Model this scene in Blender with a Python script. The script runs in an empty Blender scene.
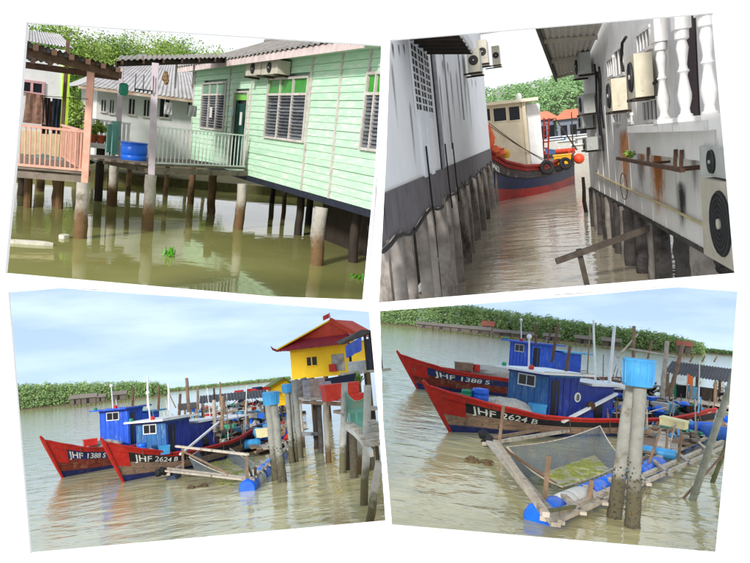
import bpy, math, random
from mathutils import Vector as V, Matrix
R = math.radians
rnd = random.Random(7)
scn = bpy.context.scene
col = scn.collection

# ------------------------------------------------------------ camera, sky, sun, exposure
F, CX, PY, IW, IH = 700.0, 375.0, 243.0, 750.0, 563.0      # focal length and principal point in photo pixels
cam = bpy.data.objects.new('camera', bpy.data.cameras.new('camera'))
col.objects.link(cam); scn.camera = cam
cam.location = (0, 0, 0); cam.rotation_euler = (R(90), 0, 0)
cam.data.sensor_width = 36; cam.data.lens = 36 * F / IW
cam.data.shift_y = -(IH / 2 - PY) / IW
cam.data.clip_start = .1; cam.data.clip_end = 5000

SUN_EL, SUN_AZ = 23.0, 200.0          # degrees; azimuth clockwise from +Y: behind the camera, a little left
world = bpy.data.worlds.new('World'); scn.world = world; world.use_nodes = True
wn, wl = world.node_tree.nodes, world.node_tree.links
bg = wn['Background']
sky = wn.new('ShaderNodeTexSky'); sky.sky_type = 'NISHITA'; sky.sun_disc = False
sky.sun_elevation = R(SUN_EL); sky.sun_rotation = R(SUN_AZ); sky.air_density = 1.0; sky.dust_density = 2.0
tc = wn.new('ShaderNodeTexCoord')
cn = wn.new('ShaderNodeTexNoise'); cn.inputs['Scale'].default_value = 2.2; cn.inputs['Detail'].default_value = 6
wl.new(tc.outputs['Generated'], cn.inputs['Vector'])
cr = wn.new('ShaderNodeMapRange'); cr.inputs[1].default_value = .3; cr.inputs[2].default_value = .6
cr.inputs[3].default_value = .86; cr.inputs[4].default_value = .98
wl.new(cn.outputs['Fac'], cr.inputs[0])
mx = wn.new('ShaderNodeMix'); mx.data_type = 'RGBA'
mx.inputs[7].default_value = (9.6, 9.9, 10.2, 1)          # thin white cloud deck
wl.new(cr.outputs[0], mx.inputs[0]); wl.new(sky.outputs['Color'], mx.inputs[6])
wl.new(mx.outputs[2], bg.inputs['Color'])
bg.inputs['Strength'].default_value = .092

sl = bpy.data.lights.new('sun', 'SUN'); sl.energy = 3.0; sl.angle = R(7); sl.color = (1, .965, .91)
sun = bpy.data.objects.new('sun', sl); col.objects.link(sun)
sd = V((math.sin(R(SUN_AZ)) * math.cos(R(SUN_EL)), math.cos(R(SUN_AZ)) * math.cos(R(SUN_EL)), math.sin(R(SUN_EL))))
sun.rotation_euler = sd.to_track_quat('Z', 'Y').to_euler()
scn.view_settings.view_transform = 'Standard'; scn.view_settings.look = 'None'
scn.view_settings.gamma = 1; scn.view_settings.exposure = 0.3
scn.view_settings.use_curve_mapping = False
scn.cycles.max_bounces = 6; scn.cycles.use_denoising = True
scn.cycles.caustics_reflective = False; scn.cycles.caustics_refractive = False

# ------------------------------------------------------------ helpers
class Panel:
    """One of the four places: its own water level, up direction and eye height."""
    def __init__(s, xh, yh, slope, h, rim=None):
        s.rim = rim
        c = (yh - PY) - slope * (xh - CX)
        n = V((slope * F, c, F)).normalized()
        d = V((xh - CX, F, -(yh - PY)))
        f = (d - n * d.dot(n)).normalized()
        r = f.cross(n)
        m = Matrix((r, f, n)).transposed()
        s.R3 = m; s.h = h
        s.M = Matrix.Translation(-h * n) @ m.to_4x4()
        s.inv = m.transposed()
    def ray(s, px, py):
        return s.inv @ V((px - CX, F, -(py - PY)))
    def P(s, px, py, z=0.0):
        d = s.ray(px, py); t = (z - s.h) / d.z
        return V((d.x * t, d.y * t, z))
    def D(s, px, py, y):
        d = s.ray(px, py); t = y / d.y
        return V((d.x * t, y, s.h + d.z * t))
    def proj(s, p):
        w = s.R3 @ (V(p) - V((0, 0, s.h))); return CX + F * w.x / w.y, PY - F * w.z / w.y
    def floor_z(s, p, z):
        """lowest height a post at p may reach: z, or where the water basin's near rim is"""
        if not s.rim: return z
        (x0, y0), (x1, y1) = s.rim; lo, hi = z, s.h
        f = lambda q: (lambda c: c[1] - (y0 + (y1 - y0) * (c[0] - x0) / (x1 - x0)))(s.proj(V((p[0], p[1], q))))
        if f(z) <= 0: return z
        for _ in range(30):
            m = (lo + hi) / 2
            if f(m) > 0: lo = m
            else: hi = m
        return hi
    def Q(s, base, px, py):
        """point on the upright line's depth: pixel taken at the same forward distance as base"""
        return s.D(px, py, base.y)

class Facade:
    """upright plane through a and b (panel coordinates); u runs a to b, o is outward towards the eye"""
    def __init__(s, pan, a, b, off=0.0):
        s.pan = pan
        e = V((b.x - a.x, b.y - a.y, 0)); s.len = e.length; s.e = e.normalized()
        n = V((s.e.y, -s.e.x, 0))
        if n.dot(V((-a.x, -a.y, 0))) < 0: n = -n
        s.n = n; s.a = V((a.x, a.y, 0)) + n * off; s.off = off
    def px(s, px, py):
        d = s.pan.ray(px, py); eye = V((0, 0, s.pan.h))
        t = (s.a - eye).dot(s.n) / d.dot(s.n); p = eye + d * t
        return (p - s.a).dot(s.e), p.z
    def at(s, u, z, o=0.0):
        p = s.a + s.e * u + s.n * o; p.z = z; return p
    def shift(s, o):
        f = Facade.__new__(Facade); f.pan = s.pan; f.e = s.e; f.n = s.n; f.a = s.a + s.n * o; f.len = s.len; f.off = s.off + o; return f

class MB:
    def __init__(s): s.v = []; s.f = []
    def add(s, vs, fs):
        b = len(s.v); s.v += [tuple(x) for x in vs]; s.f += [tuple(i + b for i in f) for f in fs]; return s
    def hexa(s, p):
        return s.add(p, [(0, 3, 2, 1), (4, 5, 6, 7), (0, 1, 5, 4), (1, 2, 6, 5), (2, 3, 7, 6), (3, 0, 4, 7)])
    def box(s, lo, hi):
        x0, y0, z0 = lo; x1, y1, z1 = hi
        return s.hexa([(x0, y0, z0), (x1, y0, z0), (x1, y1, z0), (x0, y1, z0), (x0, y0, z1), (x1, y0, z1), (x1, y1, z1), (x0, y1, z1)])
    def fbox(s, fc, u0, u1, z0, z1, o0, o1):
        A = fc.at
        return s.hexa([A(u0, z0, o0), A(u1, z0, o0), A(u1, z0, o1), A(u0, z0, o1), A(u0, z1, o0), A(u1, z1, o0), A(u1, z1, o1), A(u0, z1, o1)])
    def beam(s, p, q, w, h=None, up=None):
        p, q = V(p), V(q); h = h or w; d = (q - p).normalized()
        up = V(up) if up else (V((0, 0, 1)) if abs(d.z) < .95 else V((0, 1, 0)))
        x = d.cross(up).normalized(); y = x.cross(d)
        c = [x * -w / 2 + y * -h / 2, x * w / 2 + y * -h / 2, x * w / 2 + y * h / 2, x * -w / 2 + y * h / 2]
        return s.hexa([p + k for k in c] + [q + k for k in c])
    def tube(s, p, q, r0, r1=None, n=10, wob=0.0, seg=1, rg=rnd):
        r1 = r0 if r1 is None else r1
        p, q = V(p), V(q)
        pts = [p.lerp(q, i / seg) for i in range(seg + 1)]
        if wob:
            pts = [a + V((rg.uniform(-wob, wob), rg.uniform(-wob, wob), 0)) if 0 < i < seg else a for i, a in enumerate(pts)]
        return s.path(pts, [r0 + (r1 - r0) * i / seg * (1) for i in range(seg + 1)], n)
    def path(s, pts, rad, n=8, cap=True):
        pts = [V(p) for p in pts]
        if not isinstance(rad, (list, tuple)): rad = [rad] * len(pts)
        vs, fs = [], []
        ref = None
        for i, p in enumerate(pts):
            d = (pts[min(i + 1, len(pts) - 1)] - pts[max(i - 1, 0)]).normalized()
            if ref is None: ref = V((0, 0, 1)) if abs(d.z) < .9 else V((1, 0, 0))
            x = d.cross(ref)
            if x.length < 1e-4: x = d.cross(V((.3, .7, .2)))
            x.normalize(); y = x.cross(d); ref = y if abs(d.dot(y)) < .9 else ref
            for k in range(n):
                a = 2 * math.pi * k / n
                vs.append(p + (x * math.cos(a) + y * math.sin(a)) * rad[i])
        for i in range(len(pts) - 1):
            for k in range(n):
                a, b = i * n + k, i * n + (k + 1) % n
                fs.append((a, b, b + n, a + n))
        if cap:
            fs.append(tuple(range(n - 1, -1, -1))); fs.append(tuple((len(pts) - 1) * n + k for k in range(n)))
        return s.add(vs, fs)
    def lathe(s, prof, c, n=14, axis=V((0, 0, 1)), cap=True):
        axis = V(axis).normalized(); c = V(c)
        x = axis.cross(V((1, 0, 0)) if abs(axis.x) < .8 else V((0, 1, 0))).normalized(); y = axis.cross(x)
        vs, fs = [], []
        for r, z in prof:
            for k in range(n):
                a = 2 * math.pi * k / n
                vs.append(c + axis * z + (x * math.cos(a) + y * math.sin(a)) * r)
        for i in range(len(prof) - 1):
            for k in range(n):
                a, b = i * n + k, i * n + (k + 1) % n
                fs.append((a, b, b + n, a + n))
        if cap:
            fs.append(tuple(range(n - 1, -1, -1))); fs.append(tuple((len(prof) - 1) * n + k for k in range(n)))
        return s.add(vs, fs)
    def sheet(s, grid):
        """grid[i][j] of points -> surface"""
        h, w = len(grid), len(grid[0])
        return s.add([p for r in grid for p in r], [(i * w + j, i * w + j + 1, (i + 1) * w + j + 1, (i + 1) * w + j) for i in range(h - 1) for j in range(w - 1)])
    def slab(s, p4, t):
        """quad p4 thickened by t along its normal"""
        p4 = [V(p) for p in p4]; n = (p4[1] - p4[0]).cross(p4[3] - p4[0]).normalized() * t
        return s.hexa([p - n for p in p4] + p4)
    def poly(s, pts, depth):
        """flat polygon thickened along vector depth"""
        n = len(pts); pts = [V(p) for p in pts]; d = V(depth)
        vs = pts + [p + d for p in pts]
        fs = [tuple(range(n - 1, -1, -1)), tuple(range(n, 2 * n))] + [(i, (i + 1) % n, (i + 1) % n + n, i + n) for i in range(n)]
        return s.add(vs, fs)
    def blob(s, c, r, n=8, m=5, jit=.12, rg=rnd):
        c = V(c); r = V(r) if hasattr(r, '__len__') else V((r, r, r))
        vs, fs = [c + V((0, 0, -r.z))], []
        for i in range(1, m):
            t = math.pi * i / m
            for k in range(n):
                a = 2 * math.pi * k / n; j = 1 + rg.uniform(-jit, jit)
                vs.append(c + V((r.x * math.sin(t) * math.cos(a) * j, r.y * math.sin(t) * math.sin(a) * j, -r.z * math.cos(t) * j)))
        vs.append(c + V((0, 0, r.z)))
        for k in range(n):
            fs.append((0, 1 + (k + 1) % n, 1 + k)); b = 1 + (m - 2) * n
            fs.append((len(vs) - 1, b + k, b + (k + 1) % n))
        for i in range(m - 2):
            for k in range(n):
                a, b = 1 + i * n + k, 1 + i * n + (k + 1) % n
                fs.append((a, b, b + n, a + n))
        return s.add(vs, fs)

BASE = {}
PANEL = {}
def tag(o, label=None, cat=None, group=None, kind=None):
    for k, v in (('label', label), ('category', cat), ('group', group), ('kind', kind)):
        if v: o[k] = v
    return o
def mesh_of(name, mb, base, mats, smooth):
    me = bpy.data.meshes.new(name)
    me.from_pydata([(x - base[0], y - base[1], z - base[2]) for x, y, z in mb.v], [], mb.f)
    for m in (mats if isinstance(mats, (list, tuple)) else [mats]): me.materials.append(m)
    if smooth:
        me.polygons.foreach_set('use_smooth', [True] * len(me.polygons))
        try: me.set_sharp_from_angle(angle=R(smooth if smooth > 1 else 40))
        except Exception: pass
    me.update()
    return me
def thing(pan, name, base, label, cat, group=None):
    o = bpy.data.objects.new(name, None); o.empty_display_size = .2; col.objects.link(o)
    o.matrix_world = pan.M @ Matrix.Translation(V(base))
    BASE[o] = V(base); return tag(o, label, cat, group)
def part(par, name, mb, mat, smooth=0, kind=None, label=None):
    o = bpy.data.objects.new(name, mesh_of(name, mb, BASE[par], mat, smooth)); col.objects.link(o)
    o.parent = par; BASE[o] = BASE[par]
    return tag(o, label=label, kind=kind)
def solo(pan, name, mb, mat, label=None, cat=None, group=None, kind=None, smooth=0, base=None):
    if base is None:
        n = len(mb.v); base = V((sum(v[0] for v in mb.v) / n, sum(v[1] for v in mb.v) / n, min(v[2] for v in mb.v)))
    o = bpy.data.objects.new(name, mesh_of(name, mb, base, mat, smooth)); col.objects.link(o)
    o.matrix_world = pan.M @ Matrix.Translation(V(base)); BASE[o] = V(base)
    return tag(o, label, cat, group, kind)
def copy_tree(o, matrix=None, parent=None):
    c = o.copy(); col.objects.link(c)
    if parent: c.parent = parent
    if matrix is not None: c.matrix_world = matrix
    for ch in [k for k in list(bpy.data.objects) if k.parent is o]: copy_tree(ch, None, c)
    return c

def islands(vs, fs):
    par = list(range(len(vs)))
    def find(i):
        while par[i] != i: par[i] = par[par[i]]; i = par[i]
        return i
    for f in fs:
        for i in f[1:]: par[find(i)] = find(f[0])
    grp = {}
    for f in fs: grp.setdefault(find(f[0]), []).append(f)
    for g in grp.values():
        ids = sorted({i for f in g for i in f}); k = {i: j for j, i in enumerate(ids)}
        yield [vs[i] for i in ids], [tuple(k[i] for i in f) for f in g]
ORD = ['first', 'second', 'third', 'fourth', 'fifth', 'sixth', 'seventh', 'eighth', 'ninth', 'tenth', 'eleventh', 'twelfth', 'thirteenth', 'fourteenth', 'fifteenth', 'sixteenth']

# ------------------------------------------------------------ materials
def lin(c):
    """sRGB 0-255 to linear"""
    return tuple(((x / 255) / 12.92 if x / 255 <= .04045 else ((x / 255 + .055) / 1.055) ** 2.4) for x in c)
MATS = {}
def mat(name, c, c2=None, scale=6, rough=.65, bump=.15, bscale=30, metal=0.0, stretch=(1, 1, 1), stain=None, stain_amt=.5, stain_scale=2.5,
        stain_stretch=(1, 1, 1), spec=.4, alpha=1.0, vary=.08, wave=None):
    """procedural surface: two mixed tones, per-object tone shift, optional stains, fine relief"""
    if name in MATS: return MATS[name]
    m = bpy.data.materials.new(name); m.use_nodes = True; MATS[name] = m
    nt = m.node_tree; N, L = nt.nodes, nt.links; b = N['Principled BSDF']
    c = lin(c); c2 = lin(c2) if c2 else tuple(x * .72 for x in c)
    tc = N.new('ShaderNodeTexCoord'); mp = N.new('ShaderNodeMapping'); mp.inputs['Scale'].default_value = stretch
    oi = N.new('ShaderNodeObjectInfo')
    off = N.new('ShaderNodeVectorMath'); off.operation = 'SCALE'; off.inputs['Scale'].default_value = 37
    cmb = N.new('ShaderNodeCombineXYZ')
    for i in range(3): L.new(oi.outputs['Random'], cmb.inputs[i])
    L.new(cmb.outputs[0], off.inputs[0])
    ad = N.new('ShaderNodeVectorMath'); L.new(tc.outputs['Object'], ad.inputs[0]); L.new(off.outputs[0], ad.inputs[1])
    L.new(ad.outputs[0], mp.inputs['Vector'])
    n1 = N.new('ShaderNodeTexNoise'); n1.inputs['Scale'].default_value = scale; n1.inputs['Detail'].default_value = 7; n1.inputs['Roughness'].default_value = .62
    L.new(mp.outputs[0], n1.inputs['Vector'])
    mr = N.new('ShaderNodeMapRange'); mr.inputs[1].default_value = .32; mr.inputs[2].default_value = .68; L.new(n1.outputs['Fac'], mr.inputs[0])
    mix = N.new('ShaderNodeMix'); mix.data_type = 'RGBA'; mix.inputs[6].default_value = (*c, 1); mix.inputs[7].default_value = (*c2, 1)
    L.new(mr.outputs[0], mix.inputs[0]); out = mix.outputs[2]
    if stain:
        mp2 = N.new('ShaderNodeMapping'); mp2.inputs['Scale'].default_value = stain_stretch; L.new(ad.outputs[0], mp2.inputs['Vector'])
        n2 = N.new('ShaderNodeTexNoise'); n2.inputs['Scale'].default_value = stain_scale; n2.inputs['Detail'].default_value = 9; n2.inputs['Roughness'].default_value = .7
        L.new(mp2.outputs[0], n2.inputs['Vector'])
        m2 = N.new('ShaderNodeMapRange'); m2.inputs[1].default_value = .68 - .3 * stain_amt; m2.inputs[2].default_value = .82 - .3 * stain_amt; L.new(n2.outputs['Fac'], m2.inputs[0])
        mx = N.new('ShaderNodeMix'); mx.data_type = 'RGBA'; mx.inputs[7].default_value = (*lin(stain), 1)
        L.new(m2.outputs[0], mx.inputs[0]); L.new(out, mx.inputs[6]); out = mx.outputs[2]
    if vary:
        hs = N.new('ShaderNodeHueSaturation'); m3 = N.new('ShaderNodeMapRange'); m3.inputs[3].default_value = 1 - vary; m3.inputs[4].default_value = 1 + vary
        L.new(oi.outputs['Random'], m3.inputs[0]); L.new(m3.outputs[0], hs.inputs['Value']); L.new(out, hs.inputs['Color']); out = hs.outputs[0]
    L.new(out, b.inputs['Base Color'])
    b.inputs['Roughness'].default_value = rough; b.inputs['Metallic'].default_value = metal; b.inputs['Specular IOR Level'].default_value = spec
    b.inputs['Alpha'].default_value = alpha
    if bump:
        n3 = N.new('ShaderNodeTexNoise'); n3.inputs['Scale'].default_value = bscale; n3.inputs['Detail'].default_value = 5
        L.new(mp.outputs[0], n3.inputs['Vector'])
        bp = N.new('ShaderNodeBump'); bp.inputs['Strength'].default_value = bump; bp.inputs['Distance'].default_value = .02
        L.new(n3.outputs['Fac'], bp.inputs['Height']); L.new(bp.outputs[0], b.inputs['Normal'])
    return m

def tide_mat(name, dry, wet, level, fuzz=.35, algae=(70, 72, 44)):
    """pile surface: pale above the tide mark, brown crusted below it (height above the pile's foot at the waterline)"""
    m = mat(name, dry, None, scale=4, rough=.9, bump=.6, bscale=16, vary=.1, stain=(110, 98, 80), stain_amt=.35)
    N, L = m.node_tree.nodes, m.node_tree.links; b = N['Principled BSDF']; src = b.inputs['Base Color'].links[0].from_socket
    tc = N.new('ShaderNodeTexCoord'); sp = N.new('ShaderNodeSeparateXYZ'); L.new(tc.outputs['Object'], sp.inputs[0])
    n = N.new('ShaderNodeTexNoise'); n.inputs['Scale'].default_value = 5; n.inputs['Detail'].default_value = 6; L.new(tc.outputs['Object'], n.inputs['Vector'])
    a = N.new('ShaderNodeMath'); a.operation = 'MULTIPLY_ADD'; a.inputs[1].default_value = fuzz * 2; L.new(n.outputs['Fac'], a.inputs[0]); L.new(sp.outputs[2], a.inputs[2])
    r = N.new('ShaderNodeMapRange'); r.inputs[1].default_value = level + fuzz - .2; r.inputs[2].default_value = level + fuzz + .2; L.new(a.outputs[0], r.inputs[0])
    n2 = N.new('ShaderNodeTexNoise'); n2.inputs['Scale'].default_value = 12; n2.inputs['Detail'].default_value = 6; L.new(tc.outputs['Object'], n2.inputs['Vector'])
    w = N.new('ShaderNodeMix'); w.data_type = 'RGBA'; w.inputs[6].default_value = (*lin(wet), 1); w.inputs[7].default_value = (*[x * .55 for x in lin(wet)], 1); L.new(n2.outputs['Fac'], w.inputs[0])
    mx = N.new('ShaderNodeMix'); mx.data_type = 'RGBA'; L.new(r.outputs[0], mx.inputs[0]); L.new(w.outputs[2], mx.inputs[6]); L.new(src, mx.inputs[7]); L.new(mx.outputs[2], b.inputs['Base Color'])
    return m

def water_mat(name, deep, pale, s1, st1, d1, s2, d2, rough=.06, patch=.6, spec=.5):
    m = bpy.data.materials.new(name); m.use_nodes = True
    N, L = m.node_tree.nodes, m.node_tree.links; b = N['Principled BSDF']
    tc = N.new('ShaderNodeTexCoord')
    n0 = N.new('ShaderNodeTexNoise'); n0.inputs['Scale'].default_value = patch; n0.inputs['Detail'].default_value = 5; n0.inputs['Distortion'].default_value = .6
    L.new(tc.outputs['Object'], n0.inputs['Vector'])
    mr = N.new('ShaderNodeMapRange'); mr.inputs[1].default_value = .35; mr.inputs[2].default_value = .65; L.new(n0.outputs['Fac'], mr.inputs[0])
    mx = N.new('ShaderNodeMix'); mx.data_type = 'RGBA'; mx.inputs[6].default_value = (*lin(deep), 1); mx.inputs[7].default_value = (*lin(pale), 1)
    L.new(mr.outputs[0], mx.inputs[0]); L.new(mx.outputs[2], b.inputs['Base Color'])
    b.inputs['Roughness'].default_value = rough; b.inputs['IOR'].default_value = 1.33; b.inputs['Specular IOR Level'].default_value = spec
    mp = N.new('ShaderNodeMapping'); mp.inputs['Scale'].default_value = st1; L.new(tc.outputs['Object'], mp.inputs['Vector'])
    a = N.new('ShaderNodeTexNoise'); a.inputs['Scale'].default_value = s1; a.inputs['Detail'].default_value = 3; a.inputs['Distortion'].default_value = .5; L.new(mp.outputs[0], a.inputs['Vector'])
    c = N.new('ShaderNodeTexNoise'); c.inputs['Scale'].default_value = s2; c.inputs['Detail'].default_value = 3; c.inputs['Distortion'].default_value = .3; L.new(mp.outputs[0], c.inputs['Vector'])
    b1 = N.new('ShaderNodeBump'); b1.inputs['Strength'].default_value = 1; b1.inputs['Distance'].default_value = d1; L.new(a.outputs['Fac'], b1.inputs['Height'])
    b2 = N.new('ShaderNodeBump'); b2.inputs['Strength'].default_value = 1; b2.inputs['Distance'].default_value = d2; L.new(c.outputs['Fac'], b2.inputs['Height'])
    L.new(b1.outputs[0], b2.inputs['Normal']); L.new(b2.outputs[0], b.inputs['Normal'])
    return m

# ------------------------------------------------------------ the four places and the white display wall between them
TL = Panel(190, 122.7, .11, 2.6, ((0, 277), (369.5, 307.5)))
TR = Panel(560, 130, -.11, 3.2, ((372, 305), (745, 275.5)))
BL = Panel(200, 384, -.10, 3.5)
BR = Panel(560, 333, .097, 3.5)
WORLD = Panel.__new__(Panel); WORLD.M = Matrix.Identity(4); WORLD.h = 0

WD = 6.0                                    # the wall stands six metres in front of the eye
def wp(px, py, y=WD): return V(((px - CX) / F * y, y, -(py - PY) / F * y))
INNER = {
 'TL': [(28, 23), (382.5, 46), (375.5, 165), (362, 304.5), (6.7, 273), (19, 145)],
 'TR': [(390, 40.5), (712, 13.5), (724, 146), (735, 273), (379, 302.5), (386, 160)],
 'BL': [(9, 292), (61, 288), (200, 298), (369, 311.5), (378, 410), (385.5, 521), (31, 553)],
 'BR': [(380, 311), (555, 297.5), (678, 287), (738, 291.5), (728, 430), (716, 552.5), (392, 525), (383, 420)],
}
OUTER = {
 'TL': [(23, 5.5), (388.5, 36.5), (365.5, 311), (1, 281)],
 'TR': [(381.5, 34), (718.5, 5.5), (742, 279.5), (373, 308.5)],
 'BL': [(2.5, 286.5), (372, 300), (392, 527), (25, 559.5)],
 'BR': [(373.5, 304), (744.5, 285.5), (721, 560), (386, 531)],
}
def inside(p, poly):
    r = False; j = len(poly) - 1
    for i in range(len(poly)):
        (xi, yi), (xj, yj) = poly[i], poly[j]
        if (yi > p[1]) != (yj > p[1]) and p[0] < (xj - xi) * (p[1] - yi) / (yj - yi) + xi: r = not r
        j = i
    return r
def plate(px_outer, px_holes, y0, y1):
    """a board standing upright between distances y0 (front) and y1, with holes"""
    from mathutils.geometry import delaunay_2d_cdt
    loops = [px_outer] + px_holes; pts, eds = [], []
    for l in loops:
        k = len(pts); pts += [V(p) for p in l]; eds += [(k + i, k + (i + 1) % len(l)) for i in range(len(l))]
    vs, es, fs = delaunay_2d_cdt(pts, eds, [], 0, 1e-4)[:3]
    ctr = lambda t: tuple(sum(vs[i][k] for i in t) / len(t) for k in (0, 1))
    fs = [tuple(f) for f in fs if inside(ctr(f), px_outer) and not any(inside(ctr(f), h) for h in px_holes)]
    mb = MB(); n = len(vs)
    fr = [wp(v[0], v[1]) for v in vs]
    mb.add([V((v.x, y0, v.z)) for v in fr] + [V((v.x, y1, v.z)) for v in fr], fs + [tuple(i + n for i in reversed(t)) for t in fs])
    cnt = {}
    for f in fs:
        for i in range(len(f)): e = (f[i], f[(i + 1) % len(f)]); cnt.setdefault(tuple(sorted(e)), []).append(e)
    mb.f += [(e[0][1], e[0][0], e[0][0] + n, e[0][1] + n) for e in cnt.values() if len(e) == 1]
    return mb
m_board = mat('white_wall_paint', (244, 244, 244), (240, 240, 240), scale=3, rough=.8, bump=.02, vary=0)
wall = solo(WORLD, 'display_wall', plate([(-260, -40), (1010, -40), (1010, 700), (-260, 700)], [INNER[k] for k in ('TL', 'TR', 'BL', 'BR')], WD, WD + .012), m_board, kind='structure', base=V((0, WD, -3.1)))
for i, k in enumerate(('BL', 'BR', 'TR', 'TL')):
    part(wall, 'trim', plate(OUTER[k], [INNER[k]], WD - .016 - .006 * i, WD - .002), m_board)

def sheet_px(pan, pts, z=0.0):
    mb = MB(); mb.add([pan.P(x, y, z) for x, y in pts], [tuple(range(len(pts)))]); return mb
# ------------------------------------------------------------ water
def water(pan, pts, far, m):
    """pts: pixels on the water from the far left round the near side to the far right; a number for far metres closes the sheet"""
    near = [pan.P(x, y, 0) for x, y in pts[1:-1]]
    def lim(px, y):
        d = pan.ray(*px); return V((d.x / d.y * y, y, 0))
    mb = MB(); mb.add([lim(pts[0], far)] + near + [lim(pts[-1], far)], [tuple(range(len(pts)))])
    return solo(pan, 'water', mb, m, kind='structure', base=V((0, 0, 0)))
m_wTL = water_mat('still_green_water', (136, 136, 82), (146, 146, 94), .8, (1, 2.2, 1), .004, 4, .0005, rough=.02, spec=.8)
m_wTR = water_mat('rippled_brown_water', (146, 138, 120), (160, 151, 132), .8, (1, 2.2, 1), .034, 3, .007, rough=.02, spec=1.0)
m_wBL = water_mat('silty_estuary_water', (186, 176, 128), (206, 196, 154), .8, (1, 1.5, 1), .055, 3, .01, rough=.05, spec=.8)
m_wBR = water_mat('silty_estuary_water_near', (178, 172, 126), (200, 192, 148), .9, (1, 1.5, 1), .055, 3.2, .009, rough=.05, spec=.8)
water(TL, [(-25, 120), (-25, 275), (0, 277.5), (369.5, 308), (382, 160)], 75, m_wTL)
water(TR, [(384, 175), (372, 305.5), (745, 276), (775, 276), (775, 140)], 240, m_wTR)
water(BL, [(-30, 420), (-20, 610), (395, 605), (388.5, 525), (381, 416), (375.5, 380)], 900, m_wBL)
water(BR, [(377.5, 330), (382.5, 416), (389.5, 523), (396, 605), (770, 610), (775, 380)], 900, m_wBR)

# blue sky dome over the estuary, behind the far banks
m = bpy.data.materials.new('estuary_sky'); m.use_nodes = True
N, L = m.node_tree.nodes, m.node_tree.links
N.remove(N['Principled BSDF']); em = N.new('ShaderNodeEmission')
st = N.new('ShaderNodeTexSky'); st.sky_type = 'NISHITA'; st.sun_disc = False; st.sun_elevation = R(50); st.sun_rotation = R(196); st.dust_density = .6
ge = N.new('ShaderNodeNewGeometry'); nm = N.new('ShaderNodeVectorMath'); nm.operation = 'NORMALIZE'
sh = N.new('ShaderNodeVectorMath'); sh.inputs[1].default_value = (0, 0, .42)
L.new(ge.outputs['Position'], nm.inputs[0]); L.new(nm.outputs[0], sh.inputs[0]); L.new(sh.outputs[0], st.inputs['Vector'])
mp = N.new('ShaderNodeMapping'); mp.inputs['Scale'].default_value = (2.2, 2.2, 13); mp.inputs['Rotation'].default_value = (0, R(5), 0); L.new(nm.outputs[0], mp.inputs['Vector'])
cn = N.new('ShaderNodeTexNoise'); cn.inputs['Scale'].default_value = 1.6; cn.inputs['Detail'].default_value = 8; cn.inputs['Roughness'].default_value = .55; L.new(mp.outputs[0], cn.inputs['Vector'])
mr = N.new('ShaderNodeMapRange'); mr.inputs[1].default_value = .42; mr.inputs[2].default_value = .72; mr.inputs[3].default_value = .38; mr.inputs[4].default_value = .85; L.new(cn.outputs['Fac'], mr.inputs[0])
mx = N.new('ShaderNodeMix'); mx.data_type = 'RGBA'; mx.inputs[7].default_value = (4.9, 6.0, 6.9, 1); L.new(mr.outputs[0], mx.inputs[0]); L.new(st.outputs[0], mx.inputs[6])
L.new(mx.outputs[2], em.inputs['Color']); em.inputs['Strength'].default_value = .158
L.new(em.outputs[0], N['Material Output'].inputs['Surface'])
mb = MB(); g = []
for i in range(13):
    el = R(-32 + i * 36 / 12)
    g.append([V((1500 * math.cos(el) * math.sin(R(a)), 1500 * math.cos(el) * math.cos(R(a)), 1500 * math.sin(el))) for a in range(-70, 71, 5)])
mb.sheet(g); solo(WORLD, 'sky', mb, m, kind='structure', base=V((0, 0, 0)))

# the same sky on added glowing sheets under the upper basins, lighting the estuary
for pan, near, far_px, far in ((TL, [(-25, 274.5), (0, 277), (371, 307.5)], [(-25, 120), (384, 160)], 75), (TR, [(371.5, 304.5), (745, 275), (775, 275)], [(383, 175), (775, 140)], 240)):
    z = -.6; pts = [pan.P(x, y, z) for x, y in near]
    def lim(px, y): d = pan.ray(*px); return V((d.x / d.y * y, y, z))
    mb = MB(); mb.add([lim(far_px[0], far)] + pts + [lim(far_px[1], far)], [tuple(range(len(pts) + 2))]); solo(pan, 'sky', mb, m, kind='structure', base=V((0, 0, z)))
# ============================================================ upper-left place: green house on stilts
random.seed(1); rg = random.Random(11)
m_green = mat('mint_board_paint', (192, 222, 198), (166, 210, 176), scale=3, rough=.7, bump=.25, bscale=14, stretch=(1, 1, 6), stain=(216, 220, 210), stain_amt=.55, stain_scale=5, stain_stretch=(.5, .5, 3), vary=.05)
m_batten = mat('pale_batten_paint', (206, 200, 196), (176, 168, 160), scale=5, rough=.7, stain=(120, 112, 100), stain_amt=.3)
m_pinkwood = mat('faded_fascia_paint', (212, 196, 194), (186, 168, 166), scale=4, rough=.75, stain=(110, 98, 92), stain_amt=.35)
m_roofgrey = mat('weathered_roof_sheet', (150, 146, 142), (112, 108, 104), scale=2.2, rough=.8, bump=.3, stain=(84, 72, 62), stain_amt=.5)
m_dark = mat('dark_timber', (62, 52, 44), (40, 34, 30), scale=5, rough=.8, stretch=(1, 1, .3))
m_brown = mat('brown_timber', (112, 84, 66), (80, 58, 46), scale=6, rough=.8)
m_conc = tide_mat('weathered_concrete_pile', (190, 184, 174), (128, 100, 68), .62)
m_pile = mat('brown_waterworn_pile', (132, 104, 74), (96, 74, 52), scale=4, rough=.9, bump=.6, bscale=16, stain=(60, 52, 38), stain_amt=.6)
m_glassdark = mat('dark_window_glass', (30, 33, 40), (20, 22, 27), scale=2, rough=.25, bump=0, spec=.25)
m_curtain = mat('blue_curtain', (92, 112, 158), (58, 70, 104), scale=3, rough=.9, stretch=(8, 8, .4))
m_lgreen = mat('green_pane', (52, 148, 30), (36, 128, 22), scale=3, rough=.25, bump=.05)
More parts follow.
